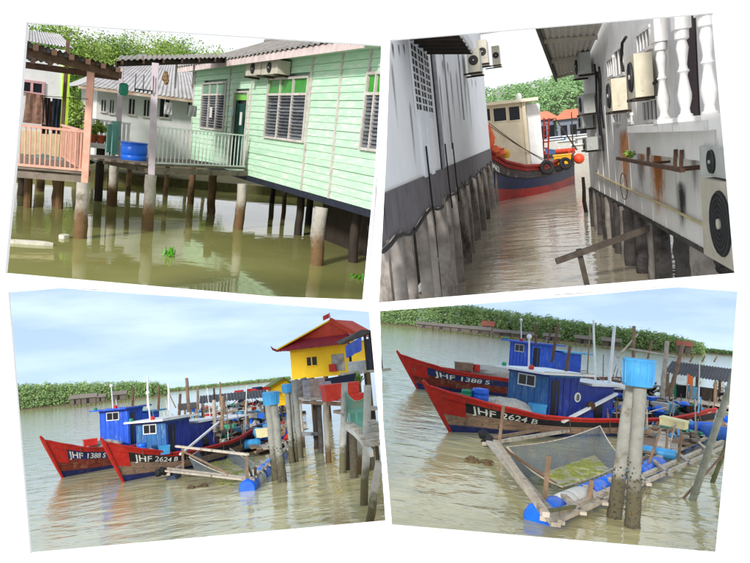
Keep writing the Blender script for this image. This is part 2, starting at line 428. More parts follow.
m_pink = mat('salmon_rail_paint', (222, 172, 152), (206, 150, 130), scale=6, rough=.55, stain=(126, 84, 66), stain_amt=.25)
m_lilac = mat('lilac_post_paint', (204, 192, 200), (180, 168, 178), scale=4, rough=.6, stain=(120, 108, 104), stain_amt=.3)
m_white = mat('white_wall_plaster', (226, 226, 226), (206, 206, 206), scale=2, rough=.85, stain=(170, 166, 156), stain_amt=.2)
m_whitemetal = mat('white_rail_paint', (222, 228, 224), (196, 204, 200), scale=6, rough=.5, stain=(140, 126, 108), stain_amt=.2)
m_teal = mat('teal_rail_panel', (132, 190, 176), (104, 164, 152), scale=3, rough=.6)
m_deck = mat('grey_deck_plank', (140, 128, 116), (104, 94, 84), scale=4, rough=.85, stretch=(1, 1, 1), stain=(66, 58, 50), stain_amt=.4)
m_blueplastic = mat('blue_plastic', (28, 108, 224), (18, 84, 194), scale=3, rough=.35, bump=.05, vary=.15, stain=(60, 90, 140), stain_amt=.15)
m_leaf = mat('leaf_green', (128, 160, 70), (92, 128, 48), scale=.8, rough=.6, bump=0, vary=.1)
m_leaf2 = mat('leaf_pale_green', (158, 182, 88), (120, 150, 62), scale=.8, rough=.6, bump=0, vary=.1)
m_bark = mat('bark', (104, 88, 70), (70, 58, 46), scale=5, rough=.9, stretch=(1, 1, .3))
m_acwhite = mat('aged_unit_casing', (196, 190, 176), (174, 168, 152), scale=3, rough=.5, stain=(120, 104, 84), stain_amt=.25)
m_black = mat('black_rubber', (26, 26, 28), (18, 18, 20), scale=5, rough=.7)

def leaves(mb, c, r, n, size, rg, hollow=.3):
    c = V(c); r = V(r)
    clumps = []
    for _ in range(max(6, n // 90)):
        d = V((rg.gauss(0, 1), rg.gauss(0, 1), rg.gauss(0, 1))).normalized() * (rg.uniform(hollow, 1) ** .7)
        clumps.append((V((c.x + d.x * r.x, c.y + d.y * r.y, c.z + d.z * r.z)), rg.uniform(.16, .34)))
    for i in range(n):
        k, cr = clumps[i % len(clumps)]
        d = V((rg.gauss(0, .5), rg.gauss(0, .5), rg.gauss(0, .4)))
        p = k + V((d.x * r.x, d.y * r.y, d.z * r.z)) * cr * 1.3
        a = V((rg.gauss(0, 1), rg.gauss(0, 1), rg.gauss(0, .6))).normalized(); b = a.cross(V((rg.gauss(0, 1), rg.gauss(0, 1), rg.gauss(0, 1)))).normalized()
        s = size * rg.uniform(.6, 1.3)
        mb.add([p - a * s, p + b * s * .5, p + a * s, p - b * s * .5], [(0, 1, 2, 3)])
def tree(pan, name, base, h, rx, label, n=2600, size=.16, m=None, group=None, trunk_r=.12):
    base = V(base); T = thing(pan, name, base, label, 'tree', group)
    t = MB(); top = base + V((rg.uniform(-.3, .3), 0, h * .7)); t.tube(base, top, trunk_r, trunk_r * .4, 8, .06, 4)
    for k in range(5):
        a = rg.uniform(0, 6.28); s = base.lerp(top, rg.uniform(.5, .95))
        t.tube(s, s + V((math.cos(a) * rx * .6, math.sin(a) * rx * .6, h * .2)), trunk_r * .4, trunk_r * .12, 6)
    part(T, 'trunk', t, m_bark)
    c = MB(); leaves(c, base + V((0, 0, h * .68)), (rx, rx, h * .34), n, size, rg)
    part(T, 'crown', c, m or m_leaf)
    return T
def pile(pan, px_base, top_z, r, m=None, label='', group=None, name='timber_pile', top_px=None, cap=None, sink=.4):
    b = pan.P(*px_base); mb = MB()
    top = V((b.x, b.y, top_z)) if top_px is None else pan.D(top_px[0], top_px[1], b.y)
    d = (top - b).normalized()
    low = b - d * sink; low.z = pan.floor_z(b - V((0, r, 0)), low.z); mb.tube(low, top, r * 1.08, r, 12, r * .16, 7)
    return solo(pan, name, mb, m or m_conc, label, 'pile', group, smooth=1, base=b)
def corr_sheet(p00, p10, p11, p01, n, amp, t=.01):
    """corrugated sheet: waves run along p00-p10, ribs point from p00 to p01"""
    mb = MB(); p00, p10, p11, p01 = map(V, (p00, p10, p11, p01)); nn = (p10 - p00).cross(p01 - p00).normalized()
    if nn.z < 0: nn = -nn
    for off in (0, -t):
        g = []
        for j in range(2):
            row = []
            for i in range(n * 6 + 1):
                s = i / (n * 6); a, b = p00.lerp(p10, s), p01.lerp(p11, s)
                row.append(a.lerp(b, j) + nn * (amp * math.sin(2 * math.pi * i / 6) + off))
            g.append(row)
        mb.sheet(g)
    return mb
def rows(u0, u1, z0, z1, h, holes):
    """board rows between z0 and z1 cut around rectangular holes (a, b, c, d)"""
    out = []; z = z0
    while z < z1 - .02:
        zt = min(z + h, z1); cuts = [(a, b) for a, b, c, d in holes if c < zt - .02 and d > z + .02]
        seg = [(u0, u1)]
        for a, b in cuts:
            seg = [s for q in seg for s in ((q[0], min(q[1], a)), (max(q[0], b), q[1])) if s[1] - s[0] > .03]
        out += [(a, b, z, zt) for a, b in seg]; z = zt
    return out

zf = 1.34
FA = Facade(TL, TL.P(247, 175, zf), TL.P(367, 208.7, zf))
uL, uR = FA.px(193.5, 110)[0], FA.px(380, 150)[0]
zE = FA.shift(.5).px(310, 54.6)[1]          # eave height
def rect(fc, pts):
    q = [fc.px(*p) for p in pts]; us = sorted(x[0] for x in q); zs = sorted(x[1] for x in q)
    return (us[0] + us[1]) / 2, (us[2] + us[3]) / 2, (zs[0] + zs[1]) / 2, (zs[2] + zs[3]) / 2
W1 = rect(FA, [(270, 80), (310, 79), (304, 140), (267, 136.5)])
W0 = rect(FA, [(204, 84), (227, 84), (224.7, 129), (202, 127.5)])
W2 = rect(FA, [(370.5, 76), (404, 72), (397, 151), (363, 147.5)])
W2 = (W2[0], min(W2[1], uR - .02), W2[2], W2[3])
DR = rect(FA, [(234, 93), (248, 93), (245, 168), (232.5, 166)]); DR = (DR[0], DR[1], 1.5, DR[3])
H = thing(TL, 'timber_house', FA.at(uL, zf), 'mint green board house on stilts with louvre windows, beside the blue barrel veranda', 'house')
for a, b, z0, z1 in rows(uL, uR, zf, zE + .1, .158, [W0, W1, W2, DR]):
    mb = MB(); j = rg.uniform(0, .009); z0 += rg.uniform(-.005, .005); o0, o1 = .014 + j, .026 + j
    A = FA.at; mb.hexa([A(a, z0 + .004, -.02), A(b, z0 + .004, -.02), A(b, z0 + .004, o1), A(a, z0 + .004, o1), A(a, z1, -.02), A(b, z1, -.02), A(b, z1, o0 - .008), A(a, z1, o0 - .008)])
    part(H, 'wall_board', mb, m_green)
for up in (FA.px(341, 90)[0], FA.px(313.5, 70)[0] + .02, FA.px(372, 60)[0], FA.px(250.5, 120)[0], FA.px(229.5, 100)[0], uL + .04):
    if any(w[0] - .03 < up < w[1] + .03 for w in (W0, W1, W2)):
        w = [w for w in (W0, W1, W2) if w[0] - .03 < up < w[1] + .03][0]; zz = w[3] + .06
    else: zz = zf
    mb = MB(); mb.fbox(FA, up - .035, up + .035, zz, zE + .08, .0, .055); part(H, 'batten', mb, m_batten)
uRb = lambda o, y=120: min(uR, FA.shift(o).px(383, y)[0])
def cbox(z0, z1, o0, o1, ul=uL + .02):
    A = FA.at; ub = uRb(o0); mb = MB(); mb.hexa([A(ul, z0, o0), A(ub, z0, o0), A(uR, z0, o1), A(ul, z0, o1), A(ul, z1, o0), A(ub, z1, o0), A(uR, z1, o1), A(ul, z1, o1)]); return mb
part(H, 'inner_wall', cbox(zf + .02, zE + .15, -5.0, -.12), m_green)
mb = MB(); mb.fbox(FA, uL, uR, zf - .14, zf - .005, -.05, .05); part(H, 'sill_beam', mb, mat('tarred_beam', (36, 42, 62), (24, 26, 36), rough=.7))
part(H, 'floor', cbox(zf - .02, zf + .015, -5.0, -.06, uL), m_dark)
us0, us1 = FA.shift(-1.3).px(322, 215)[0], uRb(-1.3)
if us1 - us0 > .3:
    mb = MB(); mb.fbox(FA, us0, us1, TL.floor_z(FA.at(us1, 0, -1.3), -.1), zf - .03, -1.4, -1.3); part(H, 'shade_backing', mb, m_dark)  # dark sheet added under the floor in place of deep shade
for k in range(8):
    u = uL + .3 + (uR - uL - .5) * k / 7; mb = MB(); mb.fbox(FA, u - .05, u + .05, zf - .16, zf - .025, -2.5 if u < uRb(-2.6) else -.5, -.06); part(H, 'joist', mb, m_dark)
def louvre_window(T, fc, w, cols, transom, slats=13, has_curtain=True, transom_mat=None):
    u0, u1, z0, z1 = w; fr = MB(); t = .055
    wf = None
    zt = z1 - transom
    fr.fbox(fc, u0 - t, u1 + t, z0 - t, z0, .0, .075); fr.fbox(fc, u0 - t, u1 + t, z1, z1 + t, .0, .075)
    if transom: fr.fbox(fc, u0, u1, zt - t / 2, zt + t / 2, .005, .07)
    for k in range(cols + 1):
        u = u0 + (u1 - u0) * k / cols; tt = t if k in (0, cols) else t * .75
        a, b = (u - tt, u) if k == 0 else ((u, u + tt) if k == cols else (u - tt / 2, u + tt / 2))
        fr.fbox(fc, a, b, z0, z1, .002, .072)
    W = part(T, 'window', fr, m_batten)
    mb = MB(); mb.fbox(fc, u0, u1, z0, z1, -.11, -.1); part(W, 'dark_room', mb, m_glassdark)
    for k in range(cols):
        a = u0 + (u1 - u0) * k / cols + t * .4; b = u0 + (u1 - u0) * (k + 1) / cols - t * .4
        if transom:
            mb = MB(); mb.fbox(fc, a, b, zt + t / 2, z1, .01, .02); part(W, 'pane', mb, transom_mat or m_lgreen)
        if has_curtain:
            mb = MB(); g = [[fc.at(a + (b - a) * i / 14, z, -.06 + .012 * math.sin(i * 2.1)) for i in range(15)] for z in (z0 + (zt - z0) * (.42 + .1 * (k % 2)), zt - .03)]
            mb.sheet(g); part(W, 'curtain', mb, m_curtain)
        zl = zt - t / 2
        for i in range(slats):
            z = z0 + (zl - z0) * (i + .5) / slats; d = (zl - z0) / slats * .42
            mb = MB(); A = fc.at; mb.hexa([A(a, z - d, .05), A(b, z - d, .05), A(b, z - d + .008, .055), A(a, z - d + .008, .055), A(a, z + d, -.005), A(b, z + d, -.005), A(b, z + d + .008, 0), A(a, z + d + .008, 0)])
            part(W, 'louvre_slat', mb, m_slat)
    return W
m_slat = mat('louvre_glass', (120, 124, 130), (84, 88, 96), scale=3, rough=.12, bump=0, spec=.6, vary=.35)
louvre_window(H, FA, W1, 3, .36); louvre_window(H, FA, W2, 2, .36); louvre_window(H, FA, W0, 3, .34, transom_mat=mat('dull_green_pane', (96, 140, 116), rough=.3))
mb = MB(); mb.fbox(FA, DR[0], DR[1], DR[2], DR[3], -.1, -.09)
dr = part(H, 'doorway', mb, m_glassdark)
mb = MB(); t = .05
mb.fbox(FA, DR[0] - t, DR[0], DR[2], DR[3] + t, 0, .07); mb.fbox(FA, DR[1], DR[1] + t, DR[2], DR[3] + t, 0, .07); mb.fbox(FA, DR[0], DR[1], DR[3], DR[3] + t, 0, .068)
part(dr, 'door_frame', mb, m_batten)
mb = MB(); mb.fbox(FA, DR[0] + .02, DR[1] - .02, DR[3] - .2, DR[3] - .02, -.02, -.01); part(dr, 'transom_pane', mb, mat('lime_pane', (128, 214, 60), rough=.3))
mb = MB(); g = [[FA.at(DR[0] + (DR[1] - DR[0]) * (.25 + .75 * i / 16), z, .0 + .03 * math.sin(i * 1.7)) for i in range(17)] for z in (1.52, 2.3, DR[3] - .3)]
mb.sheet(g); part(dr, 'door_curtain', mb, mat('dark_green_curtain', (22, 74, 60), (12, 46, 40), scale=3, rough=.9))
# roof
oR = -2.6; zR = FA.shift(oR).px(250, 45)[1]
eL = uL - .45
rf = part(H, 'roof', corr_sheet(FA.at(eL, zE + .16, .62), FA.at(uR, zE + .16, .62), FA.at(uRb(oR, 30), zR, oR), FA.at(eL, zR, oR), 46, .022), m_roofgrey, smooth=60)
part(H, 'roof', corr_sheet(FA.at(eL, zR - .01, oR), FA.at(uRb(oR, 30), zR - .01, oR), FA.at(uRb(oR - 2, 30), zE + .6, oR - 2.0), FA.at(eL, zE + .6, oR - 2.0), 46, .022), m_roofgrey, smooth=60)
mb = MB(); mb.tube(FA.at(eL - .02, zR + .02, oR), FA.at(uRb(oR, 30), zR + .02, oR), .09, .09, 8); part(rf, 'ridge_cap', mb, m_roofgrey)
mb = MB(); mb.fbox(FA, eL, uR, zE - .03, zE + .15, .55, .585); part(rf, 'fascia', mb, m_pinkwood)
mb = MB(); mb.slab([FA.at(eL, zE + .08, .55), FA.at(uR, zE + .08, .55), FA.at(uR, zE + .1, 0), FA.at(eL, zE + .1, 0)], .02); part(rf, 'soffit', mb, m_green)
# air conditioners under the eave
def ac_unit(pan, fc, u0, u1, z0, z1, dep, label, o=.06, m=None, group=None, fan_side='front', base=None, shelf=True):
    T = thing(pan, 'air_conditioner', fc.at((u0 + u1) / 2, z0, o), label, 'air conditioner', group)
    mb = MB(); mb.fbox(fc, u0, u1, z0, z1, o, o + dep); part(T, 'casing', mb, m or m_acwhite)
    n = fc.n; c = fc.at((u0 + u1) / 2 if fan_side == 'front' else u0, (z0 + z1) / 2, o + dep if fan_side == 'front' else o + dep / 2)
    ax = n if fan_side == 'front' else -fc.e
    r = min((u1 - u0) if fan_side == 'front' else dep, z1 - z0) * .4
    mb = MB(); mb.lathe([(r, .0), (r, .012), (r * .97, .02), (r * .2, .02)], c, 24, ax); g = part(T, 'fan_grille', mb, m_black, smooth=1)
    for k in range(5):
        mb = MB(); rr = r * (.3 + .16 * k); ring = [(rr - .003, .02), (rr - .003, .03), (rr + .003, .03), (rr + .003, .02)]; mb.lathe(ring, c, 20, ax, cap=False); part(g, 'grille_ring', mb, mat('grille_wire', (70, 72, 74), rough=.5))
    mb = MB(); mb.lathe([(r * .16, .02), (r * .16, .04), (r * .1, .045)], c, 12, ax); part(g, 'hub', mb, m or m_acwhite)
    if shelf:
        for u in (u0 + .08, u1 - .08):
            mb = MB(); mb.beam(fc.at(u, z0 - .03, 0), fc.at(u, z0 - .03, o + dep + .05), .05, .05); part(T, 'bracket', mb, m_dark)
    return T
a = rect(FA.shift(.35), [(247, 63), (262, 61), (262, 75), (247, 75.5)]); b = rect(FA.shift(.35), [(262.5, 62), (279, 60), (279, 73.5), (262.5, 75)])
ac_unit(TL, FA, a[0], a[1] - .03, a[2], a[3], .32, 'aged air conditioner under the green house eave, nearer the door')
ac_unit(TL, FA, b[0] + .03, b[1], b[2], b[3], .32, 'aged air conditioner under the green house eave, nearer the big window')
# stilts under the house
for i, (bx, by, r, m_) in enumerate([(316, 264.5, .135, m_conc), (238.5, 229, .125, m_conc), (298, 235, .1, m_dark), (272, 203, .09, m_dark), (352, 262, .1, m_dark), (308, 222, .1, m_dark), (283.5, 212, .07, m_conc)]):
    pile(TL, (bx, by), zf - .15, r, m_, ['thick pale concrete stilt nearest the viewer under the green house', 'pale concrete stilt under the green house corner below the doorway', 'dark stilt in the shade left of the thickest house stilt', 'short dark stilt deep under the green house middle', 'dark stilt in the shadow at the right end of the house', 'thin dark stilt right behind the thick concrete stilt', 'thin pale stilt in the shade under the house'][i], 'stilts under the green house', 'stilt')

# veranda
zd = 1.5
c0 = TL.P(152, 166, zd); c1 = FA.at(FA.px(249, 167)[0], zd, .05); c2 = TL.P(105, 157, zd)
nb = V((c1.x - c0.x, c1.y - c0.y, 0)).normalized(); bk = V((-nb.y, nb.x, 0))      # away from the eye
VR = thing(TL, 'veranda', c0, 'timber veranda with pale railing joined to the mint green house', 'veranda')
c1b = c1 + bk * .9; c2b = c2 + bk * 3.4; hL = FA.at(uL - .1, zd, .06)
k = 0; A0, A1 = c0 - nb * 0.05, c1
nplank = 9
for i in range(nplank):
    s0, s1 = i * .24, i * .24 + .232
    pl = MB(); L0 = c0 + bk * s0 - nb * (.75 * min(1, s1 / 1.2)) ; e0 = c1 + bk * s0; e1 = c1 + bk * s1; L1 = c0 + bk * s1 - nb * (.75 * min(1, s1 / 1.2))
    pl.slab([L0, e0, e1, L1], -.05 + rg.uniform(-.004, .004)); part(VR, 'deck_plank', pl, m_deck)
mb = MB(); mb.beam(c0 + V((0, 0, -.11)), c1 + V((0, 0, -.11)), .08, .14); part(VR, 'edge_beam', mb, m_deck)
mb = MB(); mb.beam(c0 + V((0, 0, -.11)), c2 + V((0, 0, -.11)), .08, .13); part(VR, 'edge_beam', mb, m_deck)
mb = MB(); mb.slab([c2, c0 + nb * .02, c0 + V((.1, 2.6, 0)), c2 + V((.35, 2.6, 0))], .04); part(VR, 'deck_plank', mb, m_deck)
# railing
def railing(T, p, q, h, n, m, r=.014, z0=.08, rails=(0, 1), rw=.045):
    p, q = V(p), V(q); up = V((0, 0, 1))
    for zz in ([z0] if 0 in rails else []) + ([h] if 1 in rails else []):
        mb = MB(); mb.beam(p + up * zz, q + up * zz, rw, rw * .8); part(T, 'rail', mb, m)
    for i in range(n):
        a = p.lerp(q, (i + .5) / n); mb = MB(); mb.tube(a + up * z0, a + up * h, r, r, 6); part(T, 'baluster', mb, m)
railing(VR, c0 + nb * .1, c1 - nb * .1, .92, 24, m_whitemetal)
tp = TL.D(119.5, 126, c0.y + 2.4)
rl = V((tp.x, tp.y, zd))
railing(VR, c0 + bk * 1.6 + nb * .1, rl, .92, 9, m_teal, z0=.1)
mb = MB(); e = (rl - c0); mb.slab([c0 + bk * 1.65 + V((0, 0, .15)), rl + bk * .04 + V((0, 0, .15)), rl + bk * .04 + V((0, 0, .85)), c0 + bk * 1.65 + V((0, 0, .85))], .012); part(VR, 'panel', mb, m_teal)
mb = MB(); tp0 = TL.Q(c0, 155.5, 63); mb.beam(V((c0.x, c0.y, zd - .2)), tp0, .15, .15); part(VR, 'post', mb, m_lilac)
mb = MB(); q = TL.Q(rl, 121, 68); mb.beam(rl, q, .12, .12); part(VR, 'post', mb, m_lilac)
zr = tp0.z
mb = MB()
for pxx in (176.5, 194):
    q = TL.D(pxx, 68, 20.5); mb = MB(); mb.beam(V((q.x, q.y, q.z + .1)), V((q.x, q.y, q.z - .55)), .05, .05); part(VR, 'hanger', mb, m_batten)
f0 = TL.D(115, 60, c0.y - .5); f1 = TL.D(240, 57, FA.at(FA.px(240, 60)[0], 0, .9).y)
b0 = TL.D(121, 55.5, c0.y + 2.6); b1 = FA.at(eL + .2, zE + .55, .2); b1 = TL.D(232, 54, f1.y + 1.3)
vr = part(VR, 'roof', corr_sheet(f0, f1, b1, b0, 26, .02), m_roofgrey, smooth=60)
dn = V((0, 0, -.1)); mb = MB(); mb.beam(f0.lerp(b0, .15) + dn, f1.lerp(b1, .15) + dn, .06, .12); part(vr, 'purlin', mb, m_dark)
mb = MB(); mb.beam(f0.lerp(b0, .85) + dn, f1.lerp(b1, .85) + dn, .06, .12); part(vr, 'purlin', mb, m_dark)
for i in range(7):
    a = f0.lerp(f1, (i + .3) / 7); b = b0.lerp(b1, (i + .3) / 7); mb = MB(); mb.beam(a + dn * .6, b + dn * .6, .05, .09); part(vr, 'rafter', mb, m_brown)
for i, (bx, by, r) in enumerate([(147.5, 230, .13), (210.5, 214, .115), (190, 204, .1), (112.5, 206, .13), (128, 196, .08), (165.5, 196, .08)]):
    pile(TL, (bx, by), zd - .2, r, m_conc if i in (0, 3) else m_pile, ['stout pale concrete stilt under the lilac veranda post', 'brown stilt under the veranda railing middle', 'thin brown stilt in the shade under the veranda', 'thick grey stilt under the blue barrel deck corner', 'thin stilt behind the blue barrel deck', 'thin stilt in shade just right of the lilac post'][i], 'stilts under the veranda', 'stilt')
# barrel
bb = TL.P(133.5, 161.5, zd + .01); BRL = thing(TL, 'barrel', bb, 'blue plastic barrel at the veranda corner', 'barrel')
mb = MB(); mb.lathe([(.27, 0), (.3, .03), (.31, .14), (.296, .16), (.312, .2), (.312, .36), (.298, .38), (.305, .42), (.29, .47)], bb, 20); part(BRL, 'body', mb, m_blueplastic, smooth=1)
mb = MB(); mb.lathe([(.308, .43), (.318, .45), (.31, .475), (.27, .468), (.0, .468)], bb, 20, cap=False); part(BRL, 'rim', mb, m_blueplastic, smooth=1)
# small hung things
def hang_cloth(pan, name, px, dist, w, h, m, label, cat, wav=.02, sh=0):
    a = pan.D(px[0], px[1], dist); mb = MB()
    for off in (0, .012):
        mb.sheet([[V((a.x + w * (i / 8 - .5) * (1 + sh * j / 5), a.y + wav * math.sin(i * 1.9 + j * .6) + off, a.z - h * j / 5)) for i in range(9)] for j in range(6)])
    return solo(pan, name, mb, m, label, cat, smooth=60)
m_paper = mat('white_plastic_bag', (214, 214, 210), (190, 190, 188), scale=5, rough=.5)
hang_cloth(TL, 'plastic_bag', (168.5, 102.5), 19.0, .2, .3, m_paper, 'white plastic bag hanging by the lilac veranda post', 'bag', .05)
hang_cloth(TL, 'plastic_bag', (193, 105.5), 20.2, .22, .3, m_paper, 'white plastic bag hanging at the green house corner', 'bag', .05)
for i, (x, y, w, h, lb) in enumerate([(211, 107, .25, .33, 'white paper sheet hung across the left window of the green house'), (232.5, 108, .15, .22, 'small pale blue card hung beside the green house doorway'), (241, 112, .17, .36, 'tall white paper sheet hung in the green house doorway')]):
    u, z = FA.shift(.16).px(x, y); mb = MB(); mb.fbox(FA, u - w / 2, u + w / 2, z - h, z, .15, .16)
    solo(TL, 'paper_sheet', mb, m_paper if i != 1 else mat('pale_blue_card', (160, 190, 214), rough=.6), lb, 'paper')
mb = MB(); a = TL.D(124, 83, 17.4); mb.lathe([(.05, 0), (.1, -.03), (.11, -.22), (.07, -.28)], a, 14); solo(TL, 'hanging_bucket', mb, mat('teal_plastic', (24, 140, 110), rough=.4), 'teal plastic bucket hanging from the veranda roof', 'bucket', smooth=1)
PG = TL.D(144, 90, 17.2); T = thing(TL, 'peg_rack', PG, 'dark hanging peg rack under the veranda roof', 'rack')
mb = MB(); mb.beam(PG + V((-.2, 0, 0)), PG + V((.2, 0, 0)), .03); part(T, 'bar', mb, m_black)
for k in (-.2, -.02, .2):
    mb = MB(); mb.beam(PG + V((k, 0, 0)), PG + V((k * .95, 0, .34)), .018); part(T, 'strut', mb, m_black)
for k in range(5):
    mb = MB(); q = PG + V((-.19 + k * .09, 0, 0)); mb.beam(q, q + V((0, 0, -.06)), .03); part(T, 'peg', mb, m_black)
mb = MB(); mb.blob(TL.D(166, 78, 17.4), (.07, .06, .13), 14, 12, .35); solo(TL, 'dry_bundle', mb, mat('straw', (150, 120, 80), (110, 84, 54), scale=14), 'bundle of dry straw hanging beside the lilac post', 'bundle')
# antenna
mb = MB(); a = FA.at(FA.px(214, 60)[0] - .5, zR - .1, oR); b = TL.D(212.5, 29, a.y); mb.tube(a, b, .015, .012, 6)
T = thing(TL, 'antenna', a, 'thin television antenna on the green house roof', 'antenna'); part(T, 'mast', mb, m_dark)
for k in range(4):
    q = a.lerp(b, .8 + .06 * k); mb = MB(); w = .28 - .05 * k; mb.tube(q + V((-w, 0, .05)), q + V((w, .05, -.02)), .006, .006, 5); part(T, 'element', mb, m_dark)

# pavilion with salmon railing
zp = 1.33; p0 = TL.P(82, 238); p0.z = zp; p1 = TL.P(-6, 167, zp); p1.y = p0.y - .1; p2 = TL.P(60, 158.5, zp)
PV = thing(TL, 'pavilion', p0, 'open timber pavilion with salmon pink railing and dark roof', 'pavilion')
ex = V((p1.x - p0.x, p1.y - p0.y, 0)); sd_ = V((p2.x - p0.x, p2.y - p0.y, 0))
for i in range(16):
    s0, s1 = i / 16, (i + .96) / 16; mb = MB(); mb.slab([p0 + sd_ * s0, p0 + sd_ * s1, p0 + sd_ * s1 + ex, p0 + sd_ * s0 + ex], -.04 + rg.uniform(-.004, .004)); part(PV, 'deck_plank', mb, m_deck)
mb = MB(); mb.beam(p0 + V((0, 0, -.11)), p0 + ex + V((0, 0, -.11)), .09, .13); part(PV, 'edge_beam', mb, m_deck)
mb = MB(); mb.beam(p0 + V((0, 0, -.11)), p0 + sd_ + V((0, 0, -.11)), .09, .13); part(PV, 'edge_beam', mb, m_deck)
railing(PV, p0 + V((-.06, 0, 0)), p0 + ex, .86, 17, m_pink, r=.016, rw=.06)
railing(PV, p0 + sd_ * .03, p0 + sd_, .86, 18, m_pink, r=.016, rw=.06)
tp1 = TL.Q(p0, 91.5, 62); mb = MB(); mb.beam(p0 + V((0, 0, -.25)), tp1, .13, .13); part(PV, 'post', mb, m_pink)
q = V((p0 + sd_ * .97)); mb = MB(); mb.beam(V((q.x, q.y, zp)), V((q.x + .05, q.y, 4.3)), .08, .08); part(PV, 'post', mb, m_brown)
FL, FR = TL.D(8, 36.5, 13.4), TL.D(121, 67.5, 15.6); BLc, BRc = TL.D(8, 57, 18.8), TL.D(119, 71.5, 19)
pr = part(PV, 'roof', corr_sheet(FL, FR, BRc, BLc, 20, .02), mat('dark_roof_sheet', (86, 80, 76), (62, 56, 52), scale=3, rough=.8, stain=(110, 92, 76), stain_amt=.3), smooth=60)
for t_ in (.06, .93):
    mb = MB(); mb.beam(FL.lerp(BLc, t_) + V((0, 0, -.15)), FR.lerp(BRc, t_) + V((0, 0, -.15)), .07, .15); part(pr, 'beam', mb, m_brown)
for i in range(7):
    a = FL.lerp(FR, (i + .4) / 6.6); b = BLc.lerp(BRc, (i + .4) / 6.6); mb = MB(); mb.beam(a + V((0, 0, -.06)) - (b - a) * .03, b + V((0, 0, -.06)), .09, .1); part(pr, 'rafter', mb, m_brown)
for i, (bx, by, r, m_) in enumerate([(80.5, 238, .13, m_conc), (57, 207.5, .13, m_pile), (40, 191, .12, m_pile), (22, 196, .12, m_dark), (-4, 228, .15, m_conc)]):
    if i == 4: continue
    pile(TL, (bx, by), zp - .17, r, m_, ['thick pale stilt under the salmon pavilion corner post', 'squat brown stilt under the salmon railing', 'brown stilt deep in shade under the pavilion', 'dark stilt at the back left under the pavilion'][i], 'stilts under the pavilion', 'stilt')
# clothes on a line
lnA, lnB = TL.D(2, 88, 15.6), TL.D(88, 99, 15.2); mb = MB(); mb.path([lnA, lnA.lerp(lnB, .5) + V((0, 0, -.05)), lnB], .008, 6); solo(TL, 'clothes_line', mb, m_black, 'dark clothes line strung across the pavilion', 'clothes line')
hang_cloth(TL, 'shirt', (35.5, 94), 15.4, .34, .58, mat('patterned_shirt', (140, 104, 86), (78, 66, 58), scale=9, rough=.9, stain=(196, 104, 66), stain_amt=.4, stain_scale=14), 'patterned brown shirt hanging on the pavilion line', 'shirt', .03, .25)
hang_cloth(TL, 'trousers', (46.5, 97.5), 15.4, .14, .72, mat('black_cloth', (34, 30, 34), (22, 20, 24), rough=.95), 'narrow black trousers hanging beside the patterned shirt', 'trousers', .03)
hang_cloth(TL, 'cloth', (51, 101), 15.5, .12, .52, mat('orange_print', (176, 110, 84), (110, 80, 70), scale=12, rough=.95), 'orange printed cloth hanging between the dark trousers', 'cloth', .03)
hang_cloth(TL, 'trousers', (57, 98.5), 15.4, .17, .7, mat('navy_cloth', (26, 38, 52), (16, 24, 34), rough=.95), 'wide navy trousers hanging next to the brown post', 'trousers', .03)
mb = MB(); a, b = TL.P(28, 158, zp + .03), TL.P(62, 168, zp + .03); g = [[a + V((x * .13, y * .12, rg.uniform(0, .09) * (0 < x < 11) * (0 < y < 9))) for x in range(-4, 12)] for y in range(-1, 10)]
mb.sheet(g); solo(TL, 'net_heap', mb, mat('grey_green_net', (126, 142, 132), (92, 104, 100), scale=20, rough=.95, bump=.6), 'grey green fishing net spread on the pavilion deck', 'net')

# white house behind the pavilion
fb = Facade(TL, TL.D(-14, 150, 19.6), TL.D(68, 150, 20.2)); T = thing(TL, 'white_house', fb.at(0, 1.2), 'white house with pink framed window behind the clothes line', 'house')
u1 = fb.px(66, 100)[0]; mb = MB(); mb.fbox(fb, 0, u1, 1.1, 4.1, -3, 0); part(T, 'wall', mb, m_white)
w = rect(fb, [(20, 80), (43, 83), (43, 94), (20, 92)]); mb = MB(); mb.fbox(fb, w[0], w[1], w[2], w[3], .0, .02); ww = part(T, 'window', mb, m_glassdark)
m_pf = mat('pink_window_frame', (206, 160, 164), rough=.5)
for uu in (w[0], (w[0] + w[1]) / 2, w[1]): mb = MB(); mb.fbox(fb, uu - .03, uu + .03, w[2], w[3], .0, .05); part(ww, 'frame', mb, m_pf)
for zz in (w[2], w[3]): mb = MB(); mb.fbox(fb, w[0] - .03, w[1] + .03, zz - .03, zz + .03, .0, .052); part(ww, 'frame', mb, m_pf)
mb = MB(); mb.fbox(fb, u1 - .12, u1 + .06, 1.1, 4.0, -.1, .06); part(T, 'corner_post', mb, mat('lime_post_paint', (190, 226, 70), (168, 206, 60), rough=.6))
mb = MB(); mb.fbox(fb, 0, u1, 1.1, 1.95, .0, .05); part(T, 'plinth', mb, mat('cream_plinth', (226, 206, 168), (206, 186, 150), rough=.8))
mb = MB(); mb.fbox(fb, u1 - 2.4, u1 + .5, .95, 1.1, -1, 1.0); part(T, 'walkway', mb, m_deck)
for k in range(4): mb = MB(); q = fb.at(u1 - .1 - k * .75, 0, .3); mb.tube(q + V((0, 0, -.4)), q + V((0, 0, .97)), .1, .1, 8); part(T, 'stilt', mb, m_conc)
a, b, c, d = TL.D(24, 29.5, 23), TL.D(60, 34, 23), TL.D(73, 48, 20.4), TL.D(20, 40, 19.4)
mb = corr_sheet(d, c, b, a, 16, .02); part(T, 'roof', mb, mat('pale_roof_sheet', (178, 176, 178), (150, 148, 150), scale=3, rough=.7), smooth=60)

